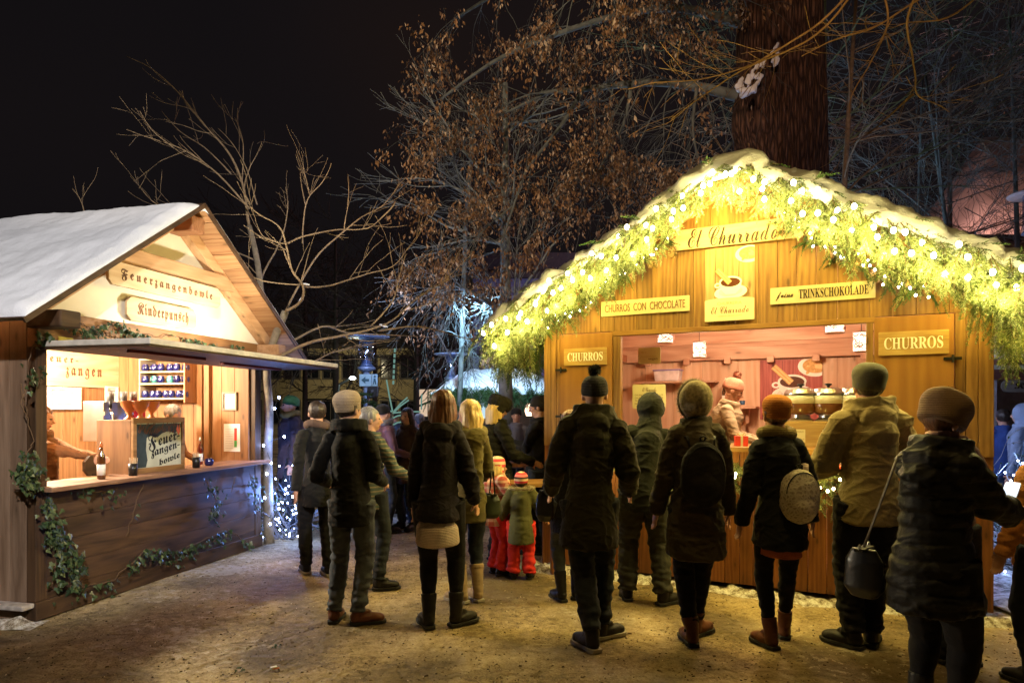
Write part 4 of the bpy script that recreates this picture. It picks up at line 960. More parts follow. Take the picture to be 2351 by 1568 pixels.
def person(label, x, fy, top, face=0.0, Z=None, base=0.0, female=False, coat=None, legs=None, shoe=None, hat=None, hair=None, scarf=None,
           lean=0.0, side=0.0, look=0.0, nod=0.0, lh=None, rh=None, lf=(-.055, 0, -.2), rf=(.055, 0, .2), hem=.40, bulk=1.0, flare=1.0,
           collar='stand', hood=None, skirt=None, vis=False, group=None, voxel=.0088, curl=.5, sh=1.0, name='person', legw=1.0, armw=1.0, extra=.02, hatk=1.0, quilt=0.0, fold=.015, gloves=None, head=1.0, hipsw=0.0, handdir=None):
    Z = Z or G(fy); H = H0+(HY-top)/K*Z-base-extra; H = max(H, .8)
    loc = V(((x-CX)/K*Z, Z, base)); rz = math.radians(face)
    child = H < 1.3; hs = head*(1.28 if child else 1.0)
    hip = V((hipsw*H, 0, .52*H))
    def up(px, py, pz):
        """a point of the upper body, leaned about the hips"""
        q = V((px, py, pz-.53))*H; q = Matrix.Rotation(math.radians(side), 3, 'Y') @ (Matrix.Rotation(-math.radians(lean), 3, 'X') @ q)
        return q+V((hipsw*H, 0, .53*H))
    sw = (.084 if female else .097)*sh
    SL, SR = up(-sw, -.005, .805), up(sw, -.005, .805)
    neck = up(0, .0, .85); hc = up(0, .012, .928 if not child else .905)
    HM = Matrix.Translation(hc) @ Matrix.Rotation(math.radians(look), 4, 'Z') @ Matrix.Rotation(-math.radians(nod), 4, 'X')
    lh = V(lh or (-.132, .03, .47))*H; rh = V(rh or (.132, .03, .47))*H
    EL, WL = ik(SL, lh, .165*H, .15*H, V((-.12, -1, -.5))); ER, WR = ik(SR, rh, .165*H, .15*H, V((.12, -1, -.5)))
    FL = V((lf[0]*H, lf[1]*H, .045*H)); FR = V((rf[0]*H, rf[1]*H, .045*H))
    hl = hip+V((-.052*H, 0, 0)); hr = hip+V((.052*H, 0, 0))
    KL, AL = ik(hl, FL, .245*H, .24*H, V((-.1, 1, 0))); KR, AR = ik(hr, FR, .245*H, .24*H, V((.1, 1, 0)))
    # ---- body
    b = MB(); u = H/1.72*hs
    T3 = HM.to_3x3()
    def hp(x_, y_, z_): return HM @ V((x_*u, y_*u, z_*u))
    def he(c, r, n=16, m=12): b.ell(hp(*c), (r[0]*u, r[1]*u, r[2]*u), T3, n, m)
    he((0, -.012, .025), (.074, .092, .088)); he((0, .022, -.035), (.058, .066, .078)); he((0, .055, -.088), (.024, .022, .02), 8, 6)
    he((0, .04, .012), (.062, .05, .05)); b.tube([hp(0, .082, .012), hp(0, .108, -.030), hp(0, .082, -.042)], [.009*u, .015*u, .008*u], 8)
    he((-.076, -.005, -.012), (.012, .02, .032), 8, 6); he((.076, -.005, -.012), (.012, .02, .032), 8, 6)
    he((0, .080, -.065), (.024, .014, .012), 10, 6); he((-.034, .064, -.022), (.022, .02, .018), 8, 6); he((.034, .064, -.022), (.022, .02, .018), 8, 6)
    b.tube([neck+V((0, -.01*H, -.04*H)), neck, hp(0, -.01, -.05)], [.040*H, .033*H, .034*H*(hs if child else 1)], 12)
    b.tube([hip, up(0, 0, .62), up(0, 0, .75), up(0, 0, .81), up(0, 0, .84)], [(.06*H, .045*H), (.06*H, .045*H), (.07*H, .045*H), (.055*H, .035*H), (.033*H, .033*H)], 16)
    b.tube([up(-sw*.6, 0, .795), up(sw*.6, 0, .795)], .026*H, 10)
    for S_, E_, W_ in ((SL, EL, WL), (SR, ER, WR)): b.tube([S_+V((-S_.x*.2, 0, -.012*H)), E_, W_], [.020*H, .019*H, .016*H], 10)
    for h_, k_, a_ in ((hl, KL, AL), (hr, KR, AR)): b.tube([h_, k_, a_-V((0, 0, .02*H))], [.042*H*legw, .024*H, .014*H], 10)
    for W_, E_, sg in ((WL, EL, -1), (WR, ER, 1)):
        hd = (W_-E_).normalized() if not handdir else (V(handdir)+(W_-E_).normalized()*.5).normalized()
        hand(b, W_, hd, V((-sg, .15, 0)) if abs(hd.z) > .6 else V((-sg*.5, .1, .9 if handdir else -.3)), H/1.75, curl)
    me = remeshed(b, .0065 if vis else voxel, 1)
    body = link(name, me, [M['skin'], M['eye'], M['lip'], plain('eye_white', (.7, .68, .64), .3)] if vis else [M['skin'], M['eye'], M['lip']], None, True)
    HI = HM.inverted()
    for p in me.polygons:
        c = HI @ p.center; q = c/u
        if q.y > .05 and abs(abs(q.x)-.031) < .012 and abs(q.z-.004) < .0075: p.material_index = 1
        elif q.y > .07 and abs(q.x) < .023 and abs(q.z+.066) < .009: p.material_index = 2
    body.location = loc; body.rotation_euler = (0, 0, rz); tag(body, label, 'person', group)
    # ---- trousers
    L = legs or {}
    b = MB(); ft = L.get('fit', 1.0); lo = L.get('low', .035)
    b.tube([hip+V((0, -.005*H, -.05*H)), hip+V((0, -.004*H, 0)), up(0, 0, .57)], [(.082*H*legw, .068*H*legw), (.086*H*legw, .070*H*legw), (.072*H*legw, .055*H*legw)], 18)
    bh = (shoe or {}).get('h', .06); bw = (shoe or {}).get('w', .031)
    for h_, k_, a_ in ((hl, KL, AL), (hr, KR, AR)):
        p_ = [h_+V((0, 0, .01*H)), h_.lerp(k_, .45), k_, k_.lerp(a_, .4)]; r_ = [.058*H*ft*legw, .051*H*ft*legw, .041*H*ft, .038*H*ft+.002]
        if bh > .07: tp = a_.lerp(k_, min(.9, bh*1.08/.24)); p_ += [tp, a_.lerp(k_, .2)]; r_ += [min((bw-.004)*H, .034*H*ft), (bw-.012)*H]; p_[3] = k_.lerp(tp, .5)
        else: p_.append(a_+V((0, 0, L.get('end', .01)*H))); r_.append(lo*H)
        b.tube(p_, r_, 14)
    me = remeshed(b, max(voxel*.85, .009), 2); q = L.get('fold', .006)
    def lf_(p, n, A=AL.z): 
        k = 1+1.6*max(0, 1-abs(p[2]-.08*H)/(.13*H))+.8*max(0, 1-abs(p[2]-.285*H)/(.05*H))
        return q*k*(N3(p[0]*9, p[1]*9, p[2]*26)*1.1+.5*N3(p[0]*25, p[1]*25, p[2]*30))
    displace(me, lf_); link('trousers', me, L.get('mat', M['leather']), body, True)
    # ---- shoes
    S = shoe or {}
    for F_, K_, ang in ((FL, KL, lf[2]), (FR, KR, rf[2])):
        b = MB(); R_ = Matrix.Rotation(-ang, 3, 'Z'); o_ = V((F_.x, F_.y, 0)); g = H*(1.12 if child else 1.0); tip = S.get('tip', 0)
        RM = R_ @ Matrix.Rotation(-tip, 3, 'X')
        def fp(a_, c_, d_): return o_+RM @ V((a_*g, c_*g, d_*g))+V((0, 0, F_.z-.045*H))
        b.ell(fp(0, .045, .026), (.027*g, .068*g, .024*g), RM, 16, 10); b.ell(fp(0, .0, .033), (.024*g, .034*g, .032*g), RM, 14, 10); b.ell(fp(0, .085, .022), (.025*g, .03*g, .02*g), RM, 14, 10)
        b.ell(fp(0, .02, .048), (.019*g, .04*g, .02*g), RM, 12, 8)
        hgt = S.get('h', .06); dirn = (K_-F_).normalized()
        b.tube([fp(0, -.002, .02), fp(0, -.002, .05), F_+dirn*hgt*g], [.026*g, .026*g, S.get('w', .031)*g], 14)
        me = remeshed(b, .006 if H > 1.3 else .005, 2); displace(me, lambda p, n: .0035*N3(p[0]*18, p[1]*18, p[2]*40))
        bo = link('boot' if hgt > .05 else 'shoe', me, S.get('mat', M['blackboot']), body, True)
        b = MB(); out = [(-.02, -.034), (-.027, -.01), (-.024, .03), (-.031, .07), (-.026, .105), (-.008, .122), (.012, .12), (.029, .1), (.031, .07), (.024, .03), (.026, -.01), (.018, -.036)]
        z0, z1 = 0.001, .014
        b.add([tuple(fp(a_, c_, z0)) for a_, c_ in out]+[tuple(fp(a_, c_, z1)) for a_, c_ in out], [tuple(range(11, -1, -1)), tuple(range(12, 24))]+[(i, (i+1) % 12, 12+(i+1) % 12, 12+i) for i in range(12)])
        b.build('sole', M[S.get('sole', 'sole')], bo, bevel=.003)
        if S.get('cuff'):
            b = MB(); c_ = F_+dirn*hgt*g; b.tube([c_-dirn*.016*H, c_+dirn*.006*H], [.037*g, .038*g], 14); link('cuff', remeshed(b, .006, 2), S['cuff'], bo, True)
    # ---- skirt / long jumper under the coat
    if skirt:
        b = MB(); z0 = skirt[0]; k = skirt[2]; zs = [(z0, .108*k), (z0+.03, .108*k), (min(z0+.075, hem-.012), .107*k), (hem+.012, .090), (.54, .082)]
        b.tube([V((hip.x, -.004*H, z*H)) for z, r in zs], [(r*H, r*.79*H) for z, r in zs], 20)
        me = remeshed(b, .011, 3); displace(me, fold_fn(.004, 0, 3)); link('skirt', me, skirt[1], body, True)
    # ---- coat
    if coat is not None:
        b = MB(); B = bulk
        def ring(z, rx, ry, oy=0):
            c = up(0, oy, z) if z >= .53 else V((hip.x, oy*H, z*H)); return c, (rx*H*B, ry*H*B)
        wv = .078 if female else .088; hw = .103 if female else .100
        rings = [ring(hem, hw*flare, .086*flare), ring(hem+.03, hw*flare, .086*flare), ring(max(.51, hem+.04), hw, .084), ring(.60, wv+.004, .068), ring(.66, wv+.006, .068), ring(.73, .094, .070), ring(.77, .098*sh, .066), ring(.797, .088*sh, .058), ring(.82, .068*sh, .050), ring(.84, .060, .046), ring(.856, .046, .042)]
        b.tube([r[0] for r in rings], [r[1] for r in rings], 24)
        aw_ = armw*B
        for S_, E_, W_, sg in ((SL, EL, WL, -1), (SR, ER, WR, 1)):
            S2 = S_+V((-sg*.02*H, 0, -.005*H)); b.ell(S2, (.040*H*aw_, .042*H*aw_, .037*H*aw_), n=12, m=8)
            b.tube([S2, S_.lerp(E_, .5), E_, E_.lerp(W_, .5), W_+(W_-E_).normalized()*.01*H], [.037*H*aw_, .0345*H*aw_, .032*H*aw_, .029*H*aw_, .025*H*aw_], 14)
            if E_.z < S_.z: b.ell(E_, (.0355*H*aw_,)*3, n=10, m=8)
        if collar in ('stand', 'big'):
            k = 1.35 if collar == 'big' else 1.0; c0 = up(0, .002, .835); c1 = up(0, .006, .862 if collar == 'stand' else .885)
            b.tube([c0, c0.lerp(c1, .5), c1], [(.062*H*k, .058*H*k), (.060*H*k, .060*H*k), (.056*H*k, .058*H*k)], 20)
        if hood == 'down':
            for a_ in range(-5, 6):
                t = a_/5*1.9-PI/2; c_ = up(0, 0, .845); b.ell(c_+V((math.cos(t)*.062*H, math.sin(t)*.062*H, (-.012+.010*math.cos(2*t))*H)), (.030*H, .030*H, .030*H), n=10, m=8)
            b.ell(up(0, -.07, .815), (.062*H, .032*H, .048*H), n=14, m=10)
        if hood == 'up':
            b.ell(hp(0, -.03, .012), (.112*u, .122*u, .130*u), T3, 18, 12); b.tube([up(0, -.015, .82), hp(0, -.03, -.05)], [.062*H, .088*u], 16)
        me = remeshed(b, voxel, 4); displace(me, fold_fn(fold*H/1.72, quilt, len(label), 1.0))
        if hood == 'up':
            cut = [v.index for v in me.vertices if (HI @ v.co).y/u > .075 and abs((HI @ v.co).z/u) < .1]
            for i in cut: 
                q = HI @ me.vertices[i].co; q.y -= (q.y-.055*u)*1.0 if q.length > 0 else 0; q.x *= 1.0; me.vertices[i].co = HM @ q
        co = link('coat', me, coat, body, True)
        if skirt is None and hem < .5:
            pass
        # a back seam and the hem band, as real piping
    if gloves:
        for W_, E_, sg in ((WL, EL, -1), (WR, ER, 1)):
            b = MB(); hand(b, W_, (W_-E_), V((-sg, .2, 0)), H/1.62, curl); link('glove', remeshed(b, .008, 1), gloves, body, True)
    if scarf:
        b = MB(); pts = []
        for i in range(13):
            t = 2*PI*i/12; pts.append(up(0, .008, .862)+V((math.cos(t)*.055*H, math.sin(t)*.055*H, .008*H*math.sin(2*t))))
        b.tube(pts, [.024*H]*13, 12); b.tube([up(.03, .05, .85), up(.035, .075, .80), up(.03, .078, .70)], [(.03*H, .012*H)]*3, 10)
        me = remeshed(b, .009, 2); displace(me, fold_fn(.006, 0, 9, 2)); link('scarf', me, scarf, body, True)
    # ---- hair
    if hair:
        mat, ln = hair[0], hair[1]; b = MB()
        b.ell(hp(0, -.022, .030), (.088*u, .098*u, .098*u), T3, 18, 12)
        if ln > .1:
            for k in range(9):
                t = -PI/2+(k-4)*.40; cx_, cy_ = math.cos(t)*.066, math.sin(t)*.070-.012
                e = up(0, 0, .86); q = V((math.cos(t)*.075*H/1.72*1.0, math.sin(t)*.060-.045, 0))
                b.tube([hp(cx_, cy_, .03), hp(cx_*1.12, cy_*1.12, -.06), V((hc.x+cx_*1.05*u, hc.y+cy_*1.15*u-.02, hc.z-ln*.75*u)), V((hc.x+cx_*.85*u, hc.y+cy_*1.1*u-.03, hc.z-(ln+.012*(k % 3))*u))], [.030*u, .034*u, .030*u, .010*u], 10)
        me = remeshed(b, .008, 2)
        bad = [p for p in me.vertices]
        for v in me.vertices:     # keep the face free
            q = (HI @ v.co)/u
            if q.y > .045 and q.z < .055: q.y = .045+(q.y-.045)*.15; v.co = HM @ (q*u)
        displace(me, lambda p, n: .0055*(N3(p[0]*42, p[1]*42, p[2]*3.2)*1.2)+.002*N3(p[0]*90, p[1]*90, p[2]*5)); link('hair', me, mat, body, True)
    # ---- hat
    if hat:
        kind, mat = hat[0], hat[1]; b = MB(); u0 = u; u = u*hatk
        if kind in ('beanie', 'slouch', 'pom'):
            prof = [(.086, .000), (.094, .006), (.098, .03), (.096, .045), (.094, .05), (.094, .07), (.085, .098), (.062, .120), (.030, .132), (.004, .135)]
            if kind == 'slouch': prof = [(.086, -.01), (.092, .0), (.096, .025), (.096, .04), (.102, .06), (.104, .09), (.094, .12), (.068, .142), (.034, .153), (.004, .155)]
            T = HM @ Matrix.Translation(V((0, -.014*u, -.004*u))) @ Matrix.Rotation(.16, 4, 'X') @ Matrix.Diagonal((u*.93, u*1.12, u, 1)); b.lathe(prof, 36, T)
            me = b.mesh('hat'); displace(me, lambda p, n: .004*N3(p[0]*22, p[1]*22, p[2]*22)); ho = link('hat', me, mat, body, True, sub=1)
            if kind == 'pom':
                b = MB(); c_ = HM @ V((0, -.03*u, .155*u)); r2 = random.Random(3); b.ell(c_, (.03*u,)*3)
                for _ in range(420):
                    d_ = V((r2.gauss(0, 1), r2.gauss(0, 1), r2.gauss(0, 1))).normalized(); s_ = d_.orthogonal().normalized()*.004; e_ = c_+d_*r2.uniform(.038, .05)*u; b.add([tuple(c_+d_*.02-s_), tuple(c_+d_*.02+s_), tuple(e_+s_*.6), tuple(e_-s_*.6)], [(0, 1, 2, 3)])
                b.build('pompom', hat[2] if len(hat) > 2 else mat, ho)
        elif kind == 'flaps':
            prof = [(.088, .0), (.094, .01), (.096, .05), (.088, .09), (.06, .118), (.02, .128), (.003, .13)]
            T = HM @ Matrix.Translation(V((0, -.012*u, -.004*u))) @ Matrix.Rotation(.12, 4, 'X') @ Matrix.Diagonal((u*.95, u*1.1, u, 1)); b.lathe(prof, 32, T)
            for sg in (-1, 1): b.ell(hp(sg*.084, -.005, -.025), (.012*u, .035*u, .05*u), T3, 12, 8)
            link('hat', remeshed(b, .006, 1), mat, body, True)
        elif kind == 'fur':
            b.lathe([(.088, -.01), (.112, .0), (.122, .04), (.118, .09), (.10, .118), (.06, .128), (.003, .128)], 30, HM @ Matrix.Diagonal((u*.93, u*1.08, u, 1)))
            for sg in (-1, 1): b.ell(hp(sg*.09, -.01, -.02), (.022*u, .045*u, .05*u), T3, 12, 8)
            me = remeshed(b, .007, 1); displace(me, lambda p, n: .010*N3(p[0]*38, p[1]*38, p[2]*38)+.006*N3(p[0]*80, p[1]*80, p[2]*80)); link('hat', me, mat, body, True)
        elif kind == 'band':
            b.lathe([(.088, .0), (.095, .005), (.097, .03), (.094, .055), (.088, .06)], 30, HM @ Matrix.Translation(V((0, -.012*u, 0))) @ Matrix.Diagonal((u*.93, u*1.08, u, 1))); link('hat', b.mesh('hat'), mat, body, True)
    if hat: u = u0
    if hood == 'fur' or (hood and hood[:3] == 'fur'):
        b = MB(); r2 = random.Random(6)
        if hood == 'furup':
            # raised hood with a fur rim round the head
            cb = MB(); cb.ell(hp(0, -.035, .01), (.108*u, .112*u, .130*u), T3, 18, 12); me = remeshed(cb, .009, 2); displace(me, fold_fn(.006, 0, 2)); link('hood', me, C['hoodfur'], body, True)
            ringp = [hp(math.cos(t)*.095, .035, .012+math.sin(t)*.125) for t in [2*PI*i/60 for i in range(60)]]
        else:
            ringp = [up(0, -.005, .86)+V((math.cos(t)*.085*H*hs, math.sin(t)*.075*H*hs-.02*H, -.006*H)) for t in [2*PI*i/60 for i in range(60)]]
        b.tube(ringp+[ringp[0]], [.016*u]*61, 8)
        for p_ in ringp:
            for _ in range(34):
                d_ = V((r2.gauss(0, 1), r2.gauss(0, 1), r2.gauss(0, .9))).normalized(); s_ = d_.orthogonal().normalized()*.0025; e_ = p_+d_*r2.uniform(.028, .045)*u
                b.add([tuple(p_-s_), tuple(p_+s_), tuple(e_)], [(0, 1, 2)])
        b.build('fur_trim', isl('fur_hairs', [(0, (.12, .09, .05)), (1, (.52, .44, .30))], .8), body)
    body['_hands'] = 0; del body['_hands']
    R_ = Matrix.Translation(loc) @ Matrix.Rotation(rz, 4, 'Z')
    return dict(o=body, R=R_, H=H, up=up, WL=WL, WR=WR, EL=EL, ER=ER, hc=hc, u=u, SL=SL, SR=SR, hip=hip)
C = {}
C['black'] = cloth('black_wool', (.009, .0085, .008)); C['navy'] = cloth('dark_navy_softshell', (.014, .011, .013)); C['olive'] = cloth('olive_parka', (.10, .08, .025))
C['dolive'] = cloth('dark_olive_parka', (.026, .023, .009)); C['tan'] = cloth('khaki_jacket', (.27, .21, .095)); C['grey'] = cloth('grey_brown_coat', (.055, .042, .022))
C['charcoal'] = cloth('charcoal_jacket', (.012, .012, .010)); C['puff'] = cloth('black_puffer', (.008, .007, .006), rough=.6); C['green'] = cloth('child_parka', (.085, .085, .035)); C['plaid'] = cloth('plaid_jacket', (.45, .10, .08), plaid=True)
C['camel'] = cloth('orange_camel_coat', (.48, .20, .05)); C['purple'] = cloth('dusky_purple_jacket', (.10, .05, .06)); C['beige'] = cloth('beige_jacket', (.42, .34, .22)); C['blue'] = cloth('blue_coat', (.03, .06, .20)); C['brown'] = cloth('brown_sweater', (.17, .075, .03)); C['greyblur'] = cloth('grey_jacket', (.14, .13, .14))
C['jeans'] = cloth('blue_grey_jeans', (.075, .085, .10)); C['djeans'] = cloth('dark_jeans', (.022, .026, .034)); C['tights'] = cloth('black_tights', (.010, .009, .010)); C['red'] = cloth('red_snow_trousers', (.62, .035, .03)); C['work'] = cloth('dark_work_trousers', (.035, .034, .026))
C['knitb'] = cloth('beige_knit', (.38, .29, .20), knit=True); C['knitd'] = cloth('dark_knit', (.02, .018, .016), knit=True); C['knito'] = cloth('orange_knit', (.50, .17, .02), knit=True); C['knitg'] = cloth('grey_green_fleece', (.09, .085, .05)); C['knitt'] = cloth('taupe_knit', (.26, .17, .11), knit=True, scale=1.3); C['jumper'] = cloth('cream_jumper', (.62, .50, .42), knit=True)
C['fur'] = plain('black_fur', (.012, .011, .01), .95, var=.5, scale=60); C['child_s'] = cloth('striped_knit', (.9, .9, .9), stripes=(13, [(.75, .08, .12), (.78, .62, .45), (.10, .05, .05), (.80, .25, .28)])); C['child_w'] = cloth('striped_knit_pink', (.9, .9, .9), stripes=(18, [(.85, .12, .16), (.82, .68, .52)]))
C['hoodfur'] = plain('pale_hood_lining', (.30, .24, .13), .9, var=.4, scale=50); C['apron'] = cloth('red_apron', (.45, .012, .03)); C['scarf'] = cloth('cream_scarf', (.55, .45, .30), knit=True); C['dscarf'] = cloth('mustard_scarf', (.20, .15, .05), knit=True); C['khat'] = cloth('pink_tan_hat', (.50, .22, .14), knit=True)
# --- the group between the stalls
man1 = person('person in black jacket, jeans, brown boots and beige knitted cap, back turned', 800, 1428, 897, -8, coat=C['black'], legs=dict(mat=C['jeans'], fit=1.0, low=.033, fold=.008), shoe=dict(mat=M['brownleather'], h=.055), hat=('slouch', C['knitb']), hair=(M['hdark'], .05), look=-24, side=-2, hipsw=.012, lh=(-.14, .10, .60), rh=(.10, .16, .60), lf=(-.062, -.01, -.15), rf=(.050, -.02, 1.15), hem=.43, bulk=1.06, sh=.98, collar='big', legw=.95)
person('grey haired person with striped sleeve, mostly hidden behind the one in beige knitted cap', 848, 1350, 928, -25, coat=cloth('striped_sleeve', (.16, .20, .19), stripes=(26, [(.30, .26, .2), (.10, .14, .15), (.12, .15, .15)])), legs=dict(mat=C['djeans']), shoe=dict(mat=M['blackboot'], h=.06), hair=(M['hgrey'], .05), hem=.44, bulk=1.0, look=-50, rh=(.15, .18, .60), rf=(.06, .0, .9), female=True)
wom1 = person('person with long brown hair, dark jacket over cream jumper and black boots, back turned', 1012, 1437, 888, -4, female=True, coat=C['navy'], legs=dict(mat=C['tights'], fit=.98, low=.026, fold=.003), shoe=dict(mat=M['blackboot'], h=.095, w=.034), hair=(M['hbrown'], .21), lh=(-.13, .06, .50), rh=(.13, .10, .52), lf=(-.048, -.02, -.5), rf=(.062, .015, .75), hem=.455, flare=1.06, bulk=1.08, skirt=(.350, C['jumper'], 1.08), hood='down', collar='none', legw=1.12, look=14, side=2.5, hipsw=-.012)
wom2 = person('blonde person in olive coat and tan suede boots beside the brown haired one', 1078, 1380, 912, 28, female=True, coat=C['olive'], legs=dict(mat=C['djeans'], fit=.95, low=.028), shoe=dict(mat=M['suede'], h=.13, w=.036, sole='palesole', cuff=M['suede']), hair=(M['hblond'], .20), hem=.40, bulk=.90, look=30, nod=12, hood='down', collar='none', lf=(-.04, .0, -.4), rf=(.04, -.01, -.1), rh=(.10, .14, .58), lh=(-.10, .16, .6))
kid1 = person('child in pink striped ear flap hat, plaid jacket and red snow trousers', 1140, 1318, 1042, -60, coat=C['plaid'], legs=dict(mat=C['red'], fit=1.35, low=.052), shoe=dict(mat=M['blackboot'], h=.05), hat=('flaps', C['child_w']), hair=(M['hblond'], .12), hem=.42, bulk=1.25, armw=1.05, rh=(.12, .22, .66), lh=(-.12, .16, .62), vis=False)
kid2 = person('small child in striped beanie, green fur hooded parka and red snow trousers', 1196, 1328, 1078, -3, coat=C['green'], legs=dict(mat=C['red'], fit=1.55, low=.060, fold=.008), shoe=dict(mat=M['blackboot'], h=.04), hat=('beanie', C['child_s']), hair=(M['hdark'], .04), hood='fur', hem=.34, bulk=1.42, armw=1.15, sh=1.0, fold=.016, lf=(-.075, 0, -.2), rf=(.075, 0, .2), lh=(-.21, .08, .52), rh=(.23, .10, .55), collar='none')
person('person in black fur hat and quilted dark jacket looking down behind the blonde one', 1140, None, 905, -62, Z=7.0, coat=C['charcoal'], legs=dict(mat=C['djeans']), hat=('fur', C['fur']), hair=(M['hblond'], .2), nod=22, hem=.42, quilt=.012, lh=(-.08, .2, .6), rh=(.08, .2, .6), vis=True, female=True)
mugman = person('person in black beanie facing left, holding a red mug by the stall corner', 1240, None, 905, 66, Z=7.4, coat=C['black'], legs=dict(mat=C['djeans']), hat=('beanie', C['knitd']), hair=(M['hdark'], .05), hem=.43, look=14, nod=8, lh=(-.02, .22, .70), rh=(.06, .21, .69), vis=True, curl=1.0, handdir=(0, .3, .6))
person('distant person in grey jacket facing the camera in front of the snowy stall', 1185, None, 934, 178, Z=10.5, voxel=.014, coat=C['greyblur'], legs=dict(mat=C['djeans']), hat=('beanie', C['knitd']), vis=False, hem=.42)
person('distant person in dark peaked cap and plum jacket behind the grey haired person', 878, None, 925, -40, Z=8.6, voxel=.014, coat=cloth('plum_jacket', (.11, .055, .075)), legs=dict(mat=C['djeans']), hat=('beanie', C['knitd']), scarf=C['greyblur'], hem=.44, lh=(-.1, .15, .6), rh=(.1, .17, .6))
person('distant dark haired person in brown coat left of the brown haired woman', 935, None, 932, 150, Z=8.9, voxel=.014, coat=cloth('dark_brown_coat', (.06, .035, .03)), legs=dict(mat=C['djeans']), hair=(M['hdark'], .16), female=True, hem=.38)
person('distant person in pale patterned jacket standing in the dark gap between the stalls', 962, None, 946, 60, Z=9.6, voxel=.014, coat=cloth('pale_pattern_jacket', (.35, .42, .48), scale=6), legs=dict(mat=C['djeans']), hair=(M['hgrey'], .05), hem=.43)
person('dark clothed person with tan scarf passing close behind the man in the knitted cap', 728, 1318, 915, 30, coat=C['black'], legs=dict(mat=C['tights']), shoe=dict(mat=M['blackboot'], h=.05, sole='palesole'), hair=(M['hdark'], .05), scarf=cloth('tan_scarf', (.09, .055, .04)), hem=.40, lf=(-.05, .05, 0), rf=(.05, -.06, 0), lh=(-.14, -.1, .5), rh=(.14, .15, .5))
person('person in dark green cap and dark coat near the blue lit shrub', 668, None, 905, 120, Z=8.9, voxel=.014, coat=cloth('dark_plum_coat', (.05, .035, .045)), legs=dict(mat=C['djeans']), hat=('beanie', cloth('green_cap', (.02, .07, .03))), scarf=C['dscarf'], hem=.38)
person('person seen from behind in blue grey jacket far back between the stalls', 905, None, 938, 10, Z=11.5, voxel=.014, coat=cloth('blue_grey_jacket', (.06, .08, .12)), legs=dict(mat=C['djeans']), hat=('beanie', C['knitd']), hem=.42)
person('person in rust coloured jacket bending over a bench far behind the group', 935, None, 985, 75, Z=10.2, voxel=.014, coat=cloth('rust_jacket', (.28, .07, .04)), legs=dict(mat=C['djeans']), hair=(M['hdark'], .05), lean=28, hem=.44)
# --- the queue at the churros stall
person('tall person in long dark olive parka and black bobble hat, back turned', 1352, 1462, 840, -6, coat=C['dolive'], legs=dict(mat=C['djeans'], fit=1.12, low=.036, fold=.007), shoe=dict(mat=M['blackboot'], h=.045, sole='palesole'), hat=('pom', C['knitd']), scarf=C['dscarf'], hood='down', hem=.355, bulk=1.16, flare=1.12, armw=1.1, sh=1.06, side=3, lf=(.01, -.14, -.6), rf=(.045, -.01, .9), lh=(-.15, .12, .55), rh=(.16, .12, .55), collar='big', extra=.07)
lady = person('person in dark coat and ankle boots half hidden behind the tall bobble hat wearer', 1308, 1378, 935, 12, female=True, coat=C['charcoal'], legs=dict(mat=C['jeans'], fit=.92, low=.03), shoe=dict(mat=M['blackboot'], h=.11, w=.033), hair=(M['hbrown'], .16), hem=.36, bulk=1.05, look=20, lf=(-.045, 0, -.2), rf=(.04, .02, .6), lh=(-.13, .03, .50))
person('person in dark hooded jacket and baggy trousers leaning onto the hatch counter', 1478, 1382, 893, -6, coat=cloth('green_black_jacket', (.013, .014, .008)), legs=dict(mat=C['work'], fit=1.22, low=.045, fold=.010), shoe=dict(mat=M['blackboot'], h=.05), hood='up', hem=.44, bulk=1.12, lean=14, side=6, nod=18, lf=(-.075, .03, -.1), rf=(.085, -.03, .9), lh=(-.10, .25, .66), rh=(.16, .22, .66), hipsw=0)
bp1 = person('person with fur rimmed raised hood, grey brown coat and dark backpack', 1597, 1480, 872, -3, female=True, coat=C['grey'], legs=dict(mat=C['tights'], fit=.95, low=.027), shoe=dict(mat=M['brownleather'], h=.062, w=.033), hood='furup', hair=(M['hgrey'], .06), hem=.345, bulk=1.16, flare=1.10, lf=(-.015, .0, -.1), rf=(.02, .10, .8), lh=(-.14, .07, .48), rh=(.145, .08, .48), fold=.017)
vend = person('person in beige jacket and patterned bobble hat serving inside the churros stall', 1652, None, 862, -112, Z=7.05, base=.20, coat=C['beige'], legs=dict(mat=C['work']), hat=('pom', C['khat']), hem=.45, nod=24, lean=10, lh=(-.12, .24, .60), rh=(.14, .24, .60), vis=True)
bp2 = person('person in orange hat, black coat, black tights and brown boots with cream backpack', 1790, 1487, 907, -2, female=True, coat=C['charcoal'], legs=dict(mat=C['tights'], fit=.86, low=.024), shoe=dict(mat=M['brownleather'], h=.075, w=.03), hat=('slouch', C['knito']), hair=(M['hbrown'], .10), hem=.41, bulk=1.12, flare=1.05, scarf=C['dscarf'], lf=(-.035, 0, -.35), rf=(.062, .12, .2), side=-2, lh=(-.14, .04, .50), rh=(.15, .06, .50), skirt=(.375, cloth('rust_skirt', (.45, .12, .05)), .92), look=6)
man3 = person('tall person in khaki jacket, green grey fleece cap and black trousers, back turned', 1995, 1492, 835, -4, coat=C['tan'], legs=dict(mat=C['tights'], fit=1.16, low=.040, fold=.008), shoe=dict(mat=M['blackboot'], h=.06), hat=('slouch', C['knitg']), hair=(M['hdark'], .04), hood='down', hem=.455, bulk=1.20, sh=1.10, armw=1.12, lf=(-.045, .02, -.7), rf=(.03, .05, .5), lh=(-.13, .20, .60), rh=(.15, .22, .72), collar='big')
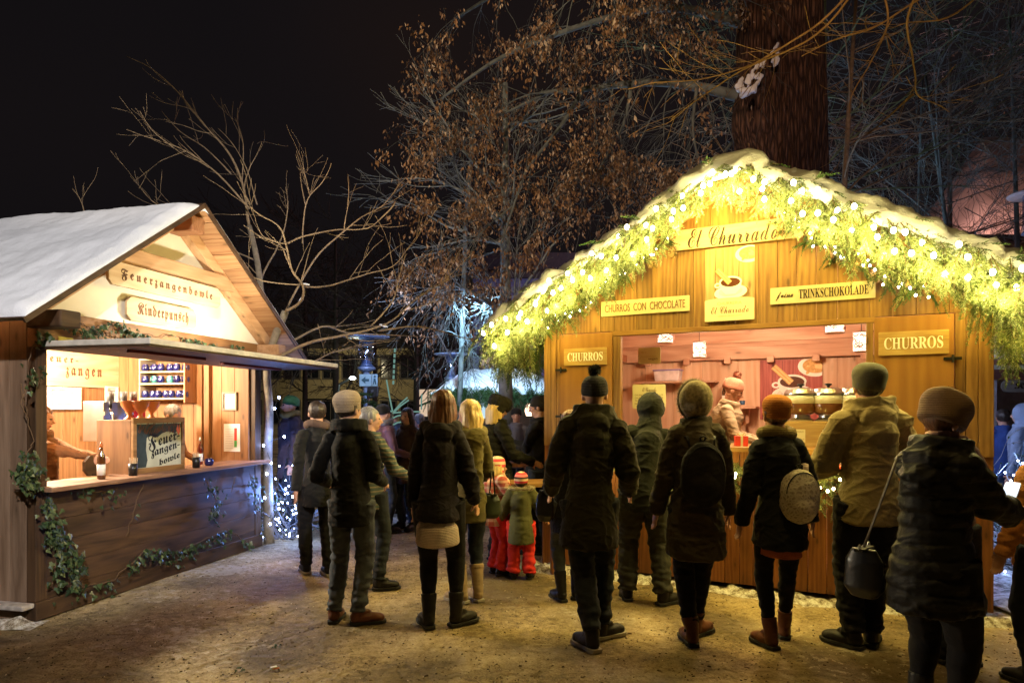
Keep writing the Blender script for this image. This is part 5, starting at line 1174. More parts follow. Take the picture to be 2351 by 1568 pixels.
wom3 = person('person in black puffer coat and taupe knitted beanie looking down at a phone', 2145, 1690, 908, -66, female=True, coat=C['puff'], legs=dict(mat=C['tights'], fit=1.08, low=.036, fold=.003), shoe=dict(mat=M['blackboot'], h=.12, w=.036), hat=('slouch', C['knitt']), hair=(M['hbrown'], .05), hem=.385, bulk=1.26, flare=1.08, armw=1.2, nod=34, lean=4, look=-6, hatk=1.2, lh=(-.02, .285, .665), rh=(.045, .28, .65), collar='big', quilt=.010, vis=True, curl=.75, legw=1.15, handdir=(0, .7, .3), hood='down')
person('person in chequered bobble hat and dusky purple jacket hidden behind the puffer coat', 2178, None, 893, -70, Z=4.15, coat=C['purple'], legs=dict(mat=C['djeans']), hat=('pom', cloth('chequered_knit', (.9, .9, .9), stripes=(40, [(.03, .03, .02), (.22, .2, .12)])), C['knitd']), hem=.5, lh=(-.12, .18, .62), rh=(.1, .2, .62), bulk=.92, vis=False, lf=(-.03, .02, 0), rf=(.03, 0, 0), extra=.06)
person('person in orange camel coat at the right edge, bare hand hanging', 2402, None, 960, 12, Z=3.85, coat=C['camel'], legs=dict(mat=C['djeans']), hair=(M['hbrown'], .15), hem=.44, bulk=1.1, quilt=.010, lh=(-.19, .03, .44), vis=True)
person('distant person in blue coat with dark bag by the coffee stall on the right', 2303, None, 935, -20, Z=8.6, voxel=.014, coat=C['blue'], legs=dict(mat=cloth('pale_jeans', (.12, .18, .30))), hair=(M['hdark'], .06), hem=.46)
person('distant person in pale blue hooded coat at the right edge behind the phone user', 2348, None, 925, 30, Z=8.0, coat=cloth('pale_blue_coat', (.22, .28, .40)), legs=dict(mat=C['djeans']), hood='up', hem=.36)
# --- left stall staff
person('person in brown jumper and red apron reaching across inside the left stall', 92, None, 925, -74, Z=5.95, base=.05, coat=C['brown'], legs=dict(mat=C['work']), hair=(M['hbrown'], .06), hem=.47, rh=(.10, .31, .70), lh=(-.06, .31, .68), nod=12, vis=True, curl=.4, bulk=.92, armw=.85, skirt=(.30, C['apron'], 1.05))
person('person with greying hair bent down behind the sign box in the left stall', 372, None, 922, -100, Z=7.35, base=.05, coat=C['brown'], legs=dict(mat=C['work']), hair=(M['hgrey'], .04), hem=.47, lean=10, nod=30, lh=(-.05, .25, .6), rh=(.2, .25, .58), bulk=.9, armw=.8)
# --- bags, phone, mug
def attach(pr, p, name, label, cat, rz=0):
    q = pr['R'] @ V(p); return empty(name, q, pr['o'].rotation_euler.z+rz, label, cat)
def backpack(pr, mat, label, w=.15, h=.21, d=.075, zc=.66, x=0.0, out=.10, style=0):
    H = pr['H']; o = attach(pr, (x*H, -out*H, (zc)*H), 'backpack', label, 'backpack')
    b = MB(); b.ell((0, -.03, 0), (w, d, h), n=20, m=14); b.ell((0, -.02, -.06), (w*.98, d*.95, h*.8), n=20, m=14); b.ell((0, -.05, -.07), (w*.72, d*.95, h*.5), n=16, m=12)
    me = remeshed(b, .010, 3); displace(me, fold_fn(.008, 0, 4, 1.5)); bd = link('bag_body', me, mat, o, True)
    b = MB(); b.tube([(0, -.0, h*.95), (.02, -.02, h*1.12), (0, -.03, h*1.18), (-.02, -.02, h*1.12), (0, 0, h*.95)], .006, 6); b.build('grab_loop', M['leather'], o, smooth=True)
    b = MB(); zz = [(math.cos(t)*w*.86, -.03-math.sin(PI*.5)*d*.55, math.sin(t)*h*.82+.01) for t in [PI*k/14 for k in range(15)]]; b.tube(zz, .004, 5); b.build('zip', M['darkmetal'], bd, smooth=True)
    for sg in (-1, 1):
        b = MB(); b.tube([(sg*w*.45, .02, h*.85), (sg*w*.55, .05, h*1.12), (sg*w*.62, .14, h*1.14), (sg*w*.68, .21, h*.9)], [(.018, .006)]*4, 8); b.build('strap', M['leather'] if style == 0 else C['jumper'], o, smooth=True)
    return o
backpack(bp1, cloth('dark_backpack', (.014, .011, .008)), 'dark backpack with pocket worn over the grey brown coat', zc=.665, out=.105)
def lace():
    m, nt = newmat('cream_lace'); b = principled(nt, .8); v = tc(nt); vo = nd(nt, 'ShaderNodeTexVoronoi', feature='DISTANCE_TO_EDGE'); vo.inputs['Scale'].default_value = 42; n = nd(nt, 'ShaderNodeTexNoise'); n.inputs['Scale'].default_value = 9
    nt.links.new(v, n.inputs['Vector']); a = nd(nt, 'ShaderNodeVectorMath', operation='ADD'); nt.links.new(v, a.inputs[0]); sc = nd(nt, 'ShaderNodeVectorMath', operation='SCALE'); sc.inputs['Scale'].default_value = .08; nt.links.new(n.outputs['Color'], sc.inputs[0]); nt.links.new(sc.outputs[0], a.inputs[1]); nt.links.new(a.outputs[0], vo.inputs['Vector'])
    nt.links.new(ramp(nt, [(0, (.66, .60, .47)), (.12, (.60, .53, .40)), (.3, (.38, .32, .23))], vo.outputs['Distance']), b.inputs['Base Color']); bump(nt, b, vo.outputs['Distance'], .5, .01); return m
backpack(bp2, lace(), 'cream lace patterned backpack hanging from the shoulder of the person in the orange hat', w=.125, h=.165, d=.105, zc=.63, x=.035, out=.095, style=1)
def handbag(o, w, h, d, mat=M['leather'], ring=True):
    b = MB(); b.tube([(0, 0, -h/2), (0, 0, -h*.3), (0, 0, h*.25), (0, 0, h/2)], [(w*.30, d*.35), (w*.50, d*.55), (w*.46, d*.4), (w*.30, d*.16)], 20); me = remeshed(b, .008, 3); displace(me, fold_fn(.002, 0, 2, 1)); link('bag_body', me, mat, o, True)
    b = MB(); b.box(-w*.36, w*.36, -d*.24, d*.24, h*.5-.01, h*.5+.008); b.build('zip_band', M['leather'], o, bevel=.003)
    for sg in (-1, 1):
        b = MB(); b.tube([(sg*w*.3+math.cos(t)*.014, 0, h*.5+.012+math.sin(t)*.014) for t in [2*PI*k/10 for k in range(11)]], .003, 5); b.build('ring', M['metal'], o, smooth=True)
H = wom3['H']; o = attach(wom3, (-.22*H*.62, -.125*H, .468*H), 'handbag', 'black leather handbag on a long strap at the hip of the puffer coat wearer', 'handbag', rz=PI/2+.3); handbag(o, .20, .25, .10)
b = MB(); R = wom3['R']; P0 = R @ V((-.14*H, -.13*H, .53*H)); sh_ = R @ V((-.055*H, -.085*H, .83*H)); sp = [P0, P0.lerp(sh_, .3), P0.lerp(sh_, .65), sh_, R @ V((.0, -.02, .868*H))]
b.tube([q-o.location for q in sp], [(.011, .004)]*5, 8); st = b.build('strap', plain('worn_leather_strap', (.06, .045, .03), .5), o, smooth=True); st.rotation_euler = (0, 0, 0); st.matrix_parent_inverse = Matrix.Rotation(-o.rotation_euler.z, 4, 'Z')
H = lady['H']; o = attach(lady, (-.135*H, .0*H, .50*H), 'handbag', 'black bag carried at the hip, left of the tall person in the bobble hat', 'handbag', rz=1.2); handbag(o, .16, .26, .09)
H = wom2['H']; o = attach(wom2, (.100*H, -.05*H, .47*H), 'handbag', 'dark green leather bag hanging behind the blonde woman above the child', 'handbag', rz=1.5); handbag(o, .16, .2, .08, plain('dark_green_leather', (.03, .035, .015), .4))
b = MB(); b.tube([(-.06, 0, .1), (-.02, .0, .3), (.02, 0, .3), (.06, 0, .1)], .007, 6); b.build('strap', M['leather'], o, smooth=True)
c = wom3['R'] @ ((wom3['WL']+wom3['WR'])/2)
Hh = wom3['H']; c = wom3['R'] @ V((.01*Hh, .35*Hh, .70*Hh))
o = empty('phone', c, wom3['o'].rotation_euler.z, 'smartphone with bright screen held by the person in the puffer coat', 'phone'); tilt = Matrix.Rotation(-.75, 4, 'X') @ Matrix.Rotation(.25, 4, 'Z')
b = MB(); b.prism(rrect(-.038, .038, -.075, .075, .01), -.004, .004, M=Matrix.Rotation(-.55, 4, 'X')); b.build('case', M['whitepaint'], o)
b = MB(); b.prism(rrect(-.034, .034, -.066, .066, .004), -.0055, -.0045, M=Matrix.Rotation(-.55, 4, 'X')); b.build('screen', emis('phone_screen', (.75, .85, 1), 1.6), o)
PHONE = c
Hh = mugman['H']; c = mugman['R'] @ V((.02*Hh, .30*Hh, .715*Hh)); b = MB(); mug(b, .042, .09); o = b.build('mug', plain('red_glaze', (.6, .02, .02), .2, spec=.8), None, smooth=True); o.location = c; tag(o, 'red mug held up by the person in the black beanie', 'mug')
# ======================================================================= GROUND
def ax(a, b, n): return [a+(b-a)*i/n for i in range(n)]
gx = ax(-160, -14, 10)+ax(-14, -7, 14)+ax(-7, 7, 240)+ax(7, 14, 14)+ax(14, 160, 10)+[160]
gy = ax(-30, 1.5, 8)+ax(1.5, 9, 190)+ax(9, 16, 40)+ax(16, 40, 12)+ax(40, 300, 8)+[300]
def gh(x, y):
    k = 1 if abs(x) < 8 and y < 14 else .3
    return k*(.010*N3(x*1.3, y*1.3, 0)+.006*N3(x*5, y*5, 1)+.005*N3(x*14, y*14, 2)) - .006
b = MB(); nx, ny = len(gx), len(gy)
b.add([(x, y, gh(x, y)) for y in gy for x in gx], [(j*nx+i, j*nx+i+1, (j+1)*nx+i+1, (j+1)*nx+i) for j in range(ny-1) for i in range(nx-1)])
m, nt = newmat('trodden_gravel'); bs = principled(nt, .75, spec=.3); v = tc(nt)
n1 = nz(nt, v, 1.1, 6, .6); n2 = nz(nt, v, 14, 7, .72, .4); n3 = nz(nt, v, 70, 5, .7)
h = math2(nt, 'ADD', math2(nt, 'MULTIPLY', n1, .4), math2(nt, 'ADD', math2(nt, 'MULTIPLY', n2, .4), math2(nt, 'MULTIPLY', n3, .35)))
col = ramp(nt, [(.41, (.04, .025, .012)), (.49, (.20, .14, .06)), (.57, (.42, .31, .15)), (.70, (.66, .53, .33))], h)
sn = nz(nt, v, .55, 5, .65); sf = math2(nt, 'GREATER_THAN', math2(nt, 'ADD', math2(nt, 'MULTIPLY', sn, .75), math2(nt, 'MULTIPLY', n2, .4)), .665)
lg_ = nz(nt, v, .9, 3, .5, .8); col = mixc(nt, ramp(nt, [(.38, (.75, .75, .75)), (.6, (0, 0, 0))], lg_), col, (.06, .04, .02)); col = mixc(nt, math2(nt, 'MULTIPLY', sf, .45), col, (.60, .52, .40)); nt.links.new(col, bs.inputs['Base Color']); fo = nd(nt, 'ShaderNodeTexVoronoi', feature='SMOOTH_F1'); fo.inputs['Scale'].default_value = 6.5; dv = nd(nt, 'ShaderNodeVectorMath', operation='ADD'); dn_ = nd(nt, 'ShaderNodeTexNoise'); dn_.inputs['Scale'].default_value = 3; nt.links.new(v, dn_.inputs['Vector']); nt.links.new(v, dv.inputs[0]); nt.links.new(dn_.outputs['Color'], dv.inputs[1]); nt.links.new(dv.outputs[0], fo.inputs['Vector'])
bump(nt, bs, math2(nt, 'ADD', h, math2(nt, 'MULTIPLY', fo.outputs['Distance'], .9)), 1, .04)
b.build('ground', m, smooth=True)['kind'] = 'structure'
# wood chips and grit lying about
gm = isl('grit', [(0, (.05, .03, .015)), (.4, (.16, .11, .055)), (.8, (.34, .25, .14)), (1, (.65, .55, .40))], .8)
b = MB(); r = random.Random(2)
for _ in range(15000):
    y = 2.6+8.5*r.random()**1.7; x = r.uniform(-.85, .85)*y
    s = r.uniform(.002, .0062)*(1 if r.random() < .97 else 1.8); a = r.uniform(0, PI); l = s*r.uniform(1, 2.4); z = gh(x, y)+.001; ca, sa = math.cos(a), math.sin(a)
    pts = [(-l, -s*.6, 0), (l, -s*.5, 0), (l*.8, s*.6, 0), (-l*.7, s*.5, 0)]; hh = s*r.uniform(.4, 1.0)
    b.add([(x+p[0]*ca-p[1]*sa, y+p[0]*sa+p[1]*ca, z-.002) for p in pts]+[(x+(p[0]*ca-p[1]*sa)*.6, y+(p[0]*sa+p[1]*ca)*.6, z+hh) for p in pts], [(4, 5, 6, 7), (0, 1, 5, 4), (1, 2, 6, 5), (2, 3, 7, 6), (3, 0, 4, 7)])
b.build('grit', gm)['kind'] = 'stuff'
m, nt = newmat('clumpy_snow'); bs = principled(nt, .7); v = tc(nt); nn_ = nz(nt, v, 16, 7, .75); nt.links.new(ramp(nt, [(.38, (.10, .07, .04)), (.47, (.42, .36, .27)), (.58, (.80, .78, .74))], nn_), bs.inputs['Base Color']); bump(nt, bs, nn_, 1, .03); M['snowc'] = m
def bank(name, pts, wid, hgt, mat, seed=0, n=16, label=None, amp=1.0):
    """a low irregular ridge of trodden snow along a line"""
    q = [V(p) for p in pts]; L = [(q[i+1]-q[i]).length for i in range(len(q)-1)]; T = sum(L); N = int(T/.035)+2; mb = MB(); rows = []
    for k in range(N):
        s = T*k/(N-1); i = 0
        while i < len(L)-1 and s > L[i]: s -= L[i]; i += 1
        c = q[i].lerp(q[i+1], min(1, s/L[i])); d = (q[i+1]-q[i]).normalized(); sd = V((d.y, -d.x, 0))
        e = min(1, k/4, (N-1-k)/4); wk = wid*(.7+.9*abs(N3(c.x*1.7, c.y*1.7, seed))+.25*N3(c.x*9, c.y*9, seed))
        for j in range(n+1):
            t = j/n*2-1; p = c+sd*t*wk; hh = hgt*e*(1-abs(t)**1.6)*(.6+.9*abs(N3(p.x*4.2, p.y*4.2, seed+2)))+.030*amp*e*N3(p.x*16, p.y*16, 4)*(1-abs(t)**3)+.022*e*N3(p.x*40, p.y*40, 4)*(1-abs(t)**3)-.022
            rows.append((p.x, p.y, max(hh, -.004)-.004+gh(p.x, p.y)*0))
    R = n+1; mb.add(rows, [(a*R+j, a*R+j+1, (a+1)*R+j+1, (a+1)*R+j) for a in range(N-1) for j in range(n)]); o = mb.build(name, mat, smooth=True); o['kind'] = 'structure'; return o
def rp(x, y): p = RH.w((x, y, 0)); return (p.x, p.y, 0)
bank('snow', [rp(-.6, -.05), rp(.5, -.14), rp(1.3, -.08), rp(2.0, -.16), rp(2.9, -.10), rp(3.7, -.14), rp(4.2, .1)], .12, .085, M['snowc'], 1, amp=1.3)
bank('snow', [rp(.8, -.40), rp(1.1, -.36)], .09, .04, M['snowc'], 3)
lp = lambda x, y: tuple(LH.w((x, y, 0)))
bank('snow', [lp(-.30, .9), lp(-.2, .2), lp(-.10, -.12)], .10, .09, M['snowc'], 5)
# bluish trodden snow right of the churros stall
b = MB(); r = random.Random(8); nx_, ny_ = 90, 110
b.add([(3.86+7*i/nx_+.55*N3(j*.09, 0, 3)*(i == 0), 5.0+12*j/ny_, .012+.05*max(0, N3(i*.35, j*.35, 1))+.03*N3(i*.9, j*.9, 5)) for j in range(ny_+1) for i in range(nx_+1)], [(j*(nx_+1)+i, j*(nx_+1)+i+1, (j+1)*(nx_+1)+i+1, (j+1)*(nx_+1)+i) for j in range(ny_) for i in range(nx_)])
m, nt = newmat('trodden_snow'); bs = principled(nt, .6); v = tc(nt); nn_ = nz(nt, v, 7, 6, .7); nt.links.new(ramp(nt, [(.40, (.06, .045, .04)), (.5, (.45, .43, .42)), (.6, (.75, .76, .8))], nn_), bs.inputs['Base Color']); bump(nt, bs, nn_, .8, .03)
b.build('snow', m, smooth=True)['kind'] = 'structure'
b = MB(); nx_, ny_ = 60, 50
b.add([(-2.4+4.4*i/nx_, 9.3+6*j/ny_, .004+.03*max(0, N3(i*.3, j*.3, 1)+.1)) for j in range(ny_+1) for i in range(nx_+1)], [(j*(nx_+1)+i, j*(nx_+1)+i+1, (j+1)*(nx_+1)+i+1, (j+1)*(nx_+1)+i) for j in range(ny_) for i in range(nx_)])
b.build('snow', m, smooth=True)['kind'] = 'structure'
# ======================================================================= TREES
def grow(mb, p, d, L, r, depth, R_, k=(2, 4), spread=.7, grav=-.05, wig=.25, tips=None, ratio=.62, n=6, minr=.0012, up=0.0):
    pts = [V(p)]; rs_ = [r]; d = V(d).normalized(); st = max(3, int(4 if depth else 3))
    for i in range(st):
        d = (d+V((R_.uniform(-wig, wig), R_.uniform(-wig, wig), R_.uniform(-wig, wig)+grav))).normalized(); pts.append(pts[-1]+d*(L/st)); rs_.append(max(minr, r*(1-.6*(i+1)/st)))
    mb.tube(pts, rs_, n if r > .012 else (5 if r > .005 else 3), cap=False)
    if depth <= 0:
        if tips is not None: tips.append((pts[-1], d, pts))
        return
    for _ in range(R_.randint(*k)):
        i = R_.randint(1, st); a = V((R_.gauss(0, 1), R_.gauss(0, 1), R_.gauss(0, 1))).normalized(); nd_ = (d+a*spread+V((0, 0, up))).normalized()
        grow(mb, pts[i], nd_, L*ratio*R_.uniform(.7, 1.2), rs_[i]*.62, depth-1, R_, k, spread, grav, wig, tips, ratio, n, minr, up)
    grow(mb, pts[-1], d, L*ratio, rs_[-1]*.9, depth-1, R_, k, spread, grav, wig, tips, ratio, n, minr, up)
bark = plain('grey_bark', (.20, .165, .12), .85, var=.35, scale=14, bs=.6)
barklit = plain('lit_pale_bark', (.24, .17, .10), .8, var=.3, scale=20, bs=.5)  # brightness of the lit limbs is put into this paler bark
# --- the bare tree behind the left stall; limbs from measured outlines, each at its own depth
def limb(mb, px, Z0, Z1, r0, r1, tips=None, Rn=None, tw=2, tl=.35, n=7):
    P_ = [P(x, y, Z0+(Z1-Z0)*i/(len(px)-1)) for i, (x, y) in enumerate(px)]
    pts = []
    for i in range(len(P_)-1):
        a0 = P_[max(i-1, 0)]; a1 = P_[i]; a2 = P_[i+1]; a3 = P_[min(i+2, len(P_)-1)]
        for k in range(4):
            t = k/4; pts.append(.5*((2*a1)+(a2-a0)*t+(2*a0-5*a1+4*a2-a3)*t*t+(3*a1-a0-3*a2+a3)*t**3)+V((N3(i+k*.3, Z0, r0)*.012, N3(Z0, i+k*.3, 5)*.05, N3(k*.3+i, 3, Z0)*.012)))
    pts.append(P_[-1]); N = len(pts); rad = [r0+(r1-r0)*(i/(N-1))**.8 for i in range(N)]; mb.tube(pts, rad, n)
    if Rn:
        for _ in range(tw):
            i = Rn.randint(N//3, N-2); d = (pts[i+1]-pts[i]).normalized(); a = V((Rn.gauss(0, 1), Rn.gauss(0, .8), Rn.gauss(.35, 1))).normalized()
            grow(mb, pts[i], d+a*.9, tl*Rn.uniform(.5, 1.2), rad[i]*.55, 1, Rn, (0, 2), .6, .03, .15, None, .6, 5, .003)
    return pts
root = empty('bare_tree', P(617, 1245, 7.95)*1, 0, 'leafless tree with spreading pale branches behind the right corner of the left stall', 'tree'); root.location.z = 0
Rn = random.Random(12); mb = MB()
limb(mb, [(618, 1252), (614, 1100), (617, 950), (612, 850), (632, 770), (655, 715)], 7.95, 7.7, .062, .042, n=12)
limb(mb, [(612, 870), (605, 780), (600, 690), (590, 600), (572, 520)], 8.0, 8.9, .05, .035, n=10)
mb.xf(Matrix.Translation(-root.location)); mb.build('trunk', bark, root, smooth=True)
mb = MB()
LB = [([(655, 715), (690, 690), (695, 655), (668, 620), (655, 560), (640, 520), (600, 495), (575, 475)], 7.6, 6.8, .034, .007, 4),
 ([(668, 620), (655, 590), (640, 560), (600, 540), (585, 505)], 7.3, 7.0, .02, .006, 3), ([(655, 560), (690, 545), (760, 530), (830, 525), (870, 505), (905, 470)], 7.3, 6.9, .02, .005, 3),
 ([(700, 660), (760, 655), (840, 630), (900, 610), (935, 570)], 7.6, 7.2, .022, .005, 4), ([(700, 655), (600, 645), (560, 620), (530, 590)], 7.4, 7.0, .016, .005, 3),
 ([(572, 520), (560, 440), (530, 360), (470, 290), (410, 215), (350, 160), (290, 130)], 8.9, 9.4, .036, .007, 5), ([(530, 400), (470, 340), (410, 300), (370, 255)], 9.2, 9.6, .018, .006, 3),
 ([(572, 480), (500, 400), (430, 350), (350, 320), (290, 298)], 8.8, 8.2, .026, .006, 4), ([(400, 340), (350, 300), (320, 255)], 8.4, 8.1, .014, .005, 1), ([(480, 385), (430, 355), (425, 350), (360, 375)], 8.6, 8.3, .012, .005, 1),
 ([(560, 440), (575, 380), (600, 330), (590, 330)], 9, 9.2, .014, .006, 1), ([(590, 470), (570, 400), (540, 340), (500, 295)], 8.9, 9.1, .016, .005, 2), ([(575, 470), (555, 420), (558, 330), (538, 270)], 8.9, 9.2, .018, .006, 2),
 ([(700, 470), (690, 400), (705, 390), (700, 340)], 9.4, 9.5, .015, .006, 2), ([(695, 560), (700, 480), (712, 450), (740, 420), (760, 375)], 8.6, 8.4, .018, .006, 1), ([(712, 450), (705, 420), (695, 385)], 8.5, 8.5, .012, .006, 1),
 ([(655, 715), (720, 600), (780, 540), (830, 500), (880, 470), (920, 420)], 8.3, 9, .026, .006, 4), ([(790, 530), (800, 460), (798, 400)], 8.6, 8.8, .014, .006, 1), ([(640, 820), (700, 790), (790, 770), (850, 755), (900, 735), (950, 690), (1030, 640)], 7.7, 7.3, .04, .008, 5),
 ([(660, 790), (740, 750), (800, 765), (900, 770), (1000, 775)], 8.2, 8.4, .03, .008, 5), ([(850, 750), (900, 690), (915, 640), (930, 580)], 7.5, 7.4, .02, .006, 3), ([(930, 715), (1010, 690), (1090, 700)], 7.5, 7.3, .014, .005, 2),
 ([(870, 760), (960, 750), (1080, 780), (1170, 790)], 7.4, 7.0, .022, .006, 3), ([(200, 500), (185, 460), (165, 432)], 8.6, 8.7, .012, .006, 1), ([(590, 600), (500, 560), (430, 500), (360, 470), (320, 430)], 8.9, 8.6, .02, .006, 4),
 ([(600, 640), (640, 560), (660, 480), (655, 430)], 9, 9.3, .024, .007, 3), ([(640, 830), (700, 840), (760, 810), (830, 790)], 8.0, 7.8, .026, .008, 4)]
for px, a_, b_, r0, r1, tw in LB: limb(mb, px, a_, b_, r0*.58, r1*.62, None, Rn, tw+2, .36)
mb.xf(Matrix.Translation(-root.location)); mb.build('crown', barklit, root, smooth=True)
mb = MB()
for x, y, Z_, an in ((692, 690, 7.6, -.9), (676, 708, 7.64, -.6), (700, 657, 7.5, .1), (880, 752, 7.5, .3)):
    c = P(x, y, Z_)+V((0, 0, .02)); mb.ell(c, (.06, .022, .014), Matrix.Rotation(an, 3, 'Y'), n=12, m=8)
me = remeshed(mb.xf(Matrix.Translation(-root.location)), .008, 1); link('snow', me, M['snow'], root, True)
# --- the big tree behind the churros stall
root = empty('linden_tree', (P(1795, 430, 9.2).x, 9.2, 0), 0, 'huge tree with furrowed brown trunk and hanging dry leaves behind the churros stall', 'tree')
m, nt = newmat('furrowed_bark'); bs = principled(nt, .9); v = tc(nt, (15, 15, 2.0)); w_ = nz(nt, v, 1.5, 7, .65, 1.5); vo = nd(nt, 'ShaderNodeTexVoronoi', feature='DISTANCE_TO_EDGE'); vo.inputs['Scale'].default_value = 1.6; nt.links.new(v, vo.inputs['Vector'])
h = math2(nt, 'ADD', math2(nt, 'MULTIPLY', w_, .7), math2(nt, 'MULTIPLY', math2(nt, 'MINIMUM', vo.outputs['Distance'], .35), 1.2)); nt.links.new(ramp(nt, [(.35, (.025, .012, .008)), (.6, (.10, .050, .030)), (.85, (.19, .105, .07))], h), bs.inputs['Base Color']); bump(nt, bs, h, 1, .06)
mb = MB(); N = 110; n = 150; vs = []
for i in range(N+1):
    z = 9.5*i/N
    for k in range(n):
        t = 2*PI*k/n; r_ = .56+.16*math.exp(-z*1.2)-.012*z*.5+.05*math.sin(2*t+z*.4)+.075*(min(.35, abs(N3(math.cos(t)*7, math.sin(t)*7, z*.75)))-.15)+.010*N3(math.cos(t)*14, math.sin(t)*14, z*2)
        if abs(z-5.6) < 1.2: r_ += .18*math.exp(-((z-5.6)/.5)**2)*max(0, math.cos(t-PI*1.12))**4
        vs.append((r_*math.cos(t)+.04*math.sin(z*.6), r_*math.sin(t), z))
mb.add(vs, [(i*n+k, i*n+(k+1) % n, (i+1)*n+(k+1) % n, (i+1)*n+k) for i in range(N) for k in range(n)]); mb.build('trunk', m, root, smooth=True)
def loc_(p): return V(p)-root.location
mb = MB()
mb.tube([loc_(P(x, y, z)) for x, y, z in ((1703, 180, 8.72), (1696, 200, 8.6), (1708, 214, 8.5), (1728, 208, 8.46), (1742, 186, 8.5))], [.025, .05, .065, .05, .012], 12)
rs2 = random.Random(4)
for _ in range(26):
    x = rs2.uniform(1715, 1790); y = 210-1.05*(x-1700)+rs2.uniform(-22, 22); mb.ell(loc_(P(x, y, 8.66-.0009*(x-1715))), (.012+.02*rs2.random(), .03, .02+.05*rs2.random()), Matrix.Rotation(.5, 3, 'Y'), 8, 6)
me = remeshed(mb, .010, 1); displace(me, lambda p, n: .02*N3(p[0]*18, p[1]*18, p[2]*18)); link('snow', me, M['snow'], root, True)
R3 = random.Random(77)
LIMBS = [([(1770, 262), (1690, 220), (1600, 200), (1480, 190), (1340, 205), (1240, 215)], 9.0, 10.2, .10, .03), ([(1780, 100), (1700, 55), (1560, 20), (1400, 40), (1250, 90), (1120, 150), (1010, 230)], 9.0, 10.5, .08, .02),
 ([(1340, 205), (1280, 300), (1210, 390), (1180, 470), (1150, 560)], 10, 9.6, .04, .012), ([(1700, -60), (1450, -90), (1200, -40), (1050, 40)], 9.3, 11, .08, .02), ([(1700, -60), (1500, -30), (1330, -60)], 9.3, 8.2, .07, .02),
 ([(1600, 200), (1590, 300), (1610, 380)], 9.4, 9.5, .03, .01), ([(1260, 210), (1180, 250), (1090, 300), (1030, 380)], 10.2, 10.3, .03, .01), ([(1450, 195), (1430, 290), (1380, 380), (1330, 470)], 9.6, 10, .03, .01),
 ([(1700, 300), (1600, 420), (1500, 440), (1400, 500)], 11, 11.4, .03, .01), ([(1180, 470), (1120, 520), (1080, 560)], 9.7, 9.7, .015, .007)]
mb = MB(); tips = []
for px, a_, b_, r0, r1 in LIMBS:
    pts = limb(mb, px, a_, b_, r0, r1, n=9); N = len(pts)
    for _ in range(17):
        i = R3.randint(2, N-1); out = V((R3.uniform(-1, .35), R3.uniform(-.6, .6), R3.uniform(-.9, .45)))
        grow(mb, pts[i], out, R3.uniform(.55, 1.15), max(.006, r1*.45), 2, R3, (2, 4), .75, -.10, .22, tips, .62, 5, .0016)
mb.xf(Matrix.Translation(-root.location))
mb.build('branches', plain('lime_bark', (.085, .095, .09), .8, var=.3), root, smooth=True)
leafm = isl('dry_leaves', [(0, (.06, .035, .02)), (.4, (.16, .085, .035)), (.75, (.30, .17, .08)), (1, (.50, .40, .28))], .6, .3)
def inside(x, y):
    left = [(-400, 900), (0, 955), (130, 935), (200, 945), (290, 955), (400, 985), (480, 1010), (560, 1050), (640, 1140), (700, 1300)]
    for (y0, x0), (y1, x1) in zip(left, left[1:]):
        if y0 <= y <= y1: return x > x0+(x1-x0)*(y-y0)/(y1-y0)
    return False
lf = MB(); cnt = 0
for tip, d, pts in tips:
    for _ in range(R3.randint(7, 17)):
        if cnt > 60000: break
        q = pts[R3.randrange(1, len(pts))]+V((R3.gauss(0, .05), R3.gauss(0, .05), R3.gauss(-.02, .05))); sx_, sy_ = proj(q)
        if sx_ > 1000 and N3(q.x*.9, q.y*.9, q.z*.9) < -.16+.0007*max(0, sx_-1150)+.0005*max(0, sy_-350): continue
        l = R3.uniform(.035, .075)*R3.choice((1, 1, 1.4)); dn = V((R3.gauss(0, .45), R3.gauss(0, .45), -1)).normalized(); sd = dn.cross(V((R3.gauss(0, 1), R3.gauss(0, 1), .1))).normalized(); nn_ = sd.cross(dn); wd = l*R3.uniform(.16, .3); c = R3.uniform(-.35, .35)*l
        q = q-root.location; a_ = q; m1 = q+dn*l*.45+nn_*c; e_ = q+dn*l+nn_*c*.4
        lf.add([tuple(a_), tuple(m1+sd*wd), tuple(e_), tuple(m1-sd*wd), tuple(m1+nn_*wd*.6)], [(0, 1, 4), (1, 2, 4), (2, 3, 4), (3, 0, 4)]); cnt += 1
lf.build('dry_leaves', leafm, root); print('LEAVES', cnt, 'TIPS', len(tips))
# --- more trees right of the trunk
def bare(label, x, Z, h, r0, seed, mat, ymul=1, name='bare_tree', lean=0, depth=4, k=(2, 4), first=.35, spread=.55, L0=.32, px0=None):
    R_ = random.Random(seed); root = empty(name, (x, Z, 0), 0, label, 'tree'); t = MB(); pts = [V((lean*h*(i/8)**1.2+.04*h*.1*N3(i, seed, 0), 0, h*i/8)) for i in range(9)]
    t.tube(pts, [r0*(1-.72*i/8) for i in range(9)], 10); t.build('trunk', mat, root, smooth=True); c = MB()
    for _ in range(int(16)):
        i = R_.uniform(first*8, 7.8); a = pts[int(i)].lerp(pts[int(i)+1], i % 1); ang = R_.uniform(0, 2*PI)
        grow(c, a, (math.cos(ang), math.sin(ang)*.8, R_.uniform(.0, .9)), h*L0*R_.uniform(.5, 1), r0*.38*(1-.08*i), depth-1, R_, k, spread, .0, .2, None, .62, 5, .003*Z/9)
    c.build('crown', mat, root, smooth=True); return root
gb = plain('greenish_bark', (.13, .17, .09), .9, var=.3); tb = plain('teal_grey_bark', (.16, .18, .17), .85, var=.3)
bare('slim greenish tree trunk standing straight just right of the huge trunk', P(1892, 400, 10.4).x, 10.4, 9, .085, 1, gb, first=.55)
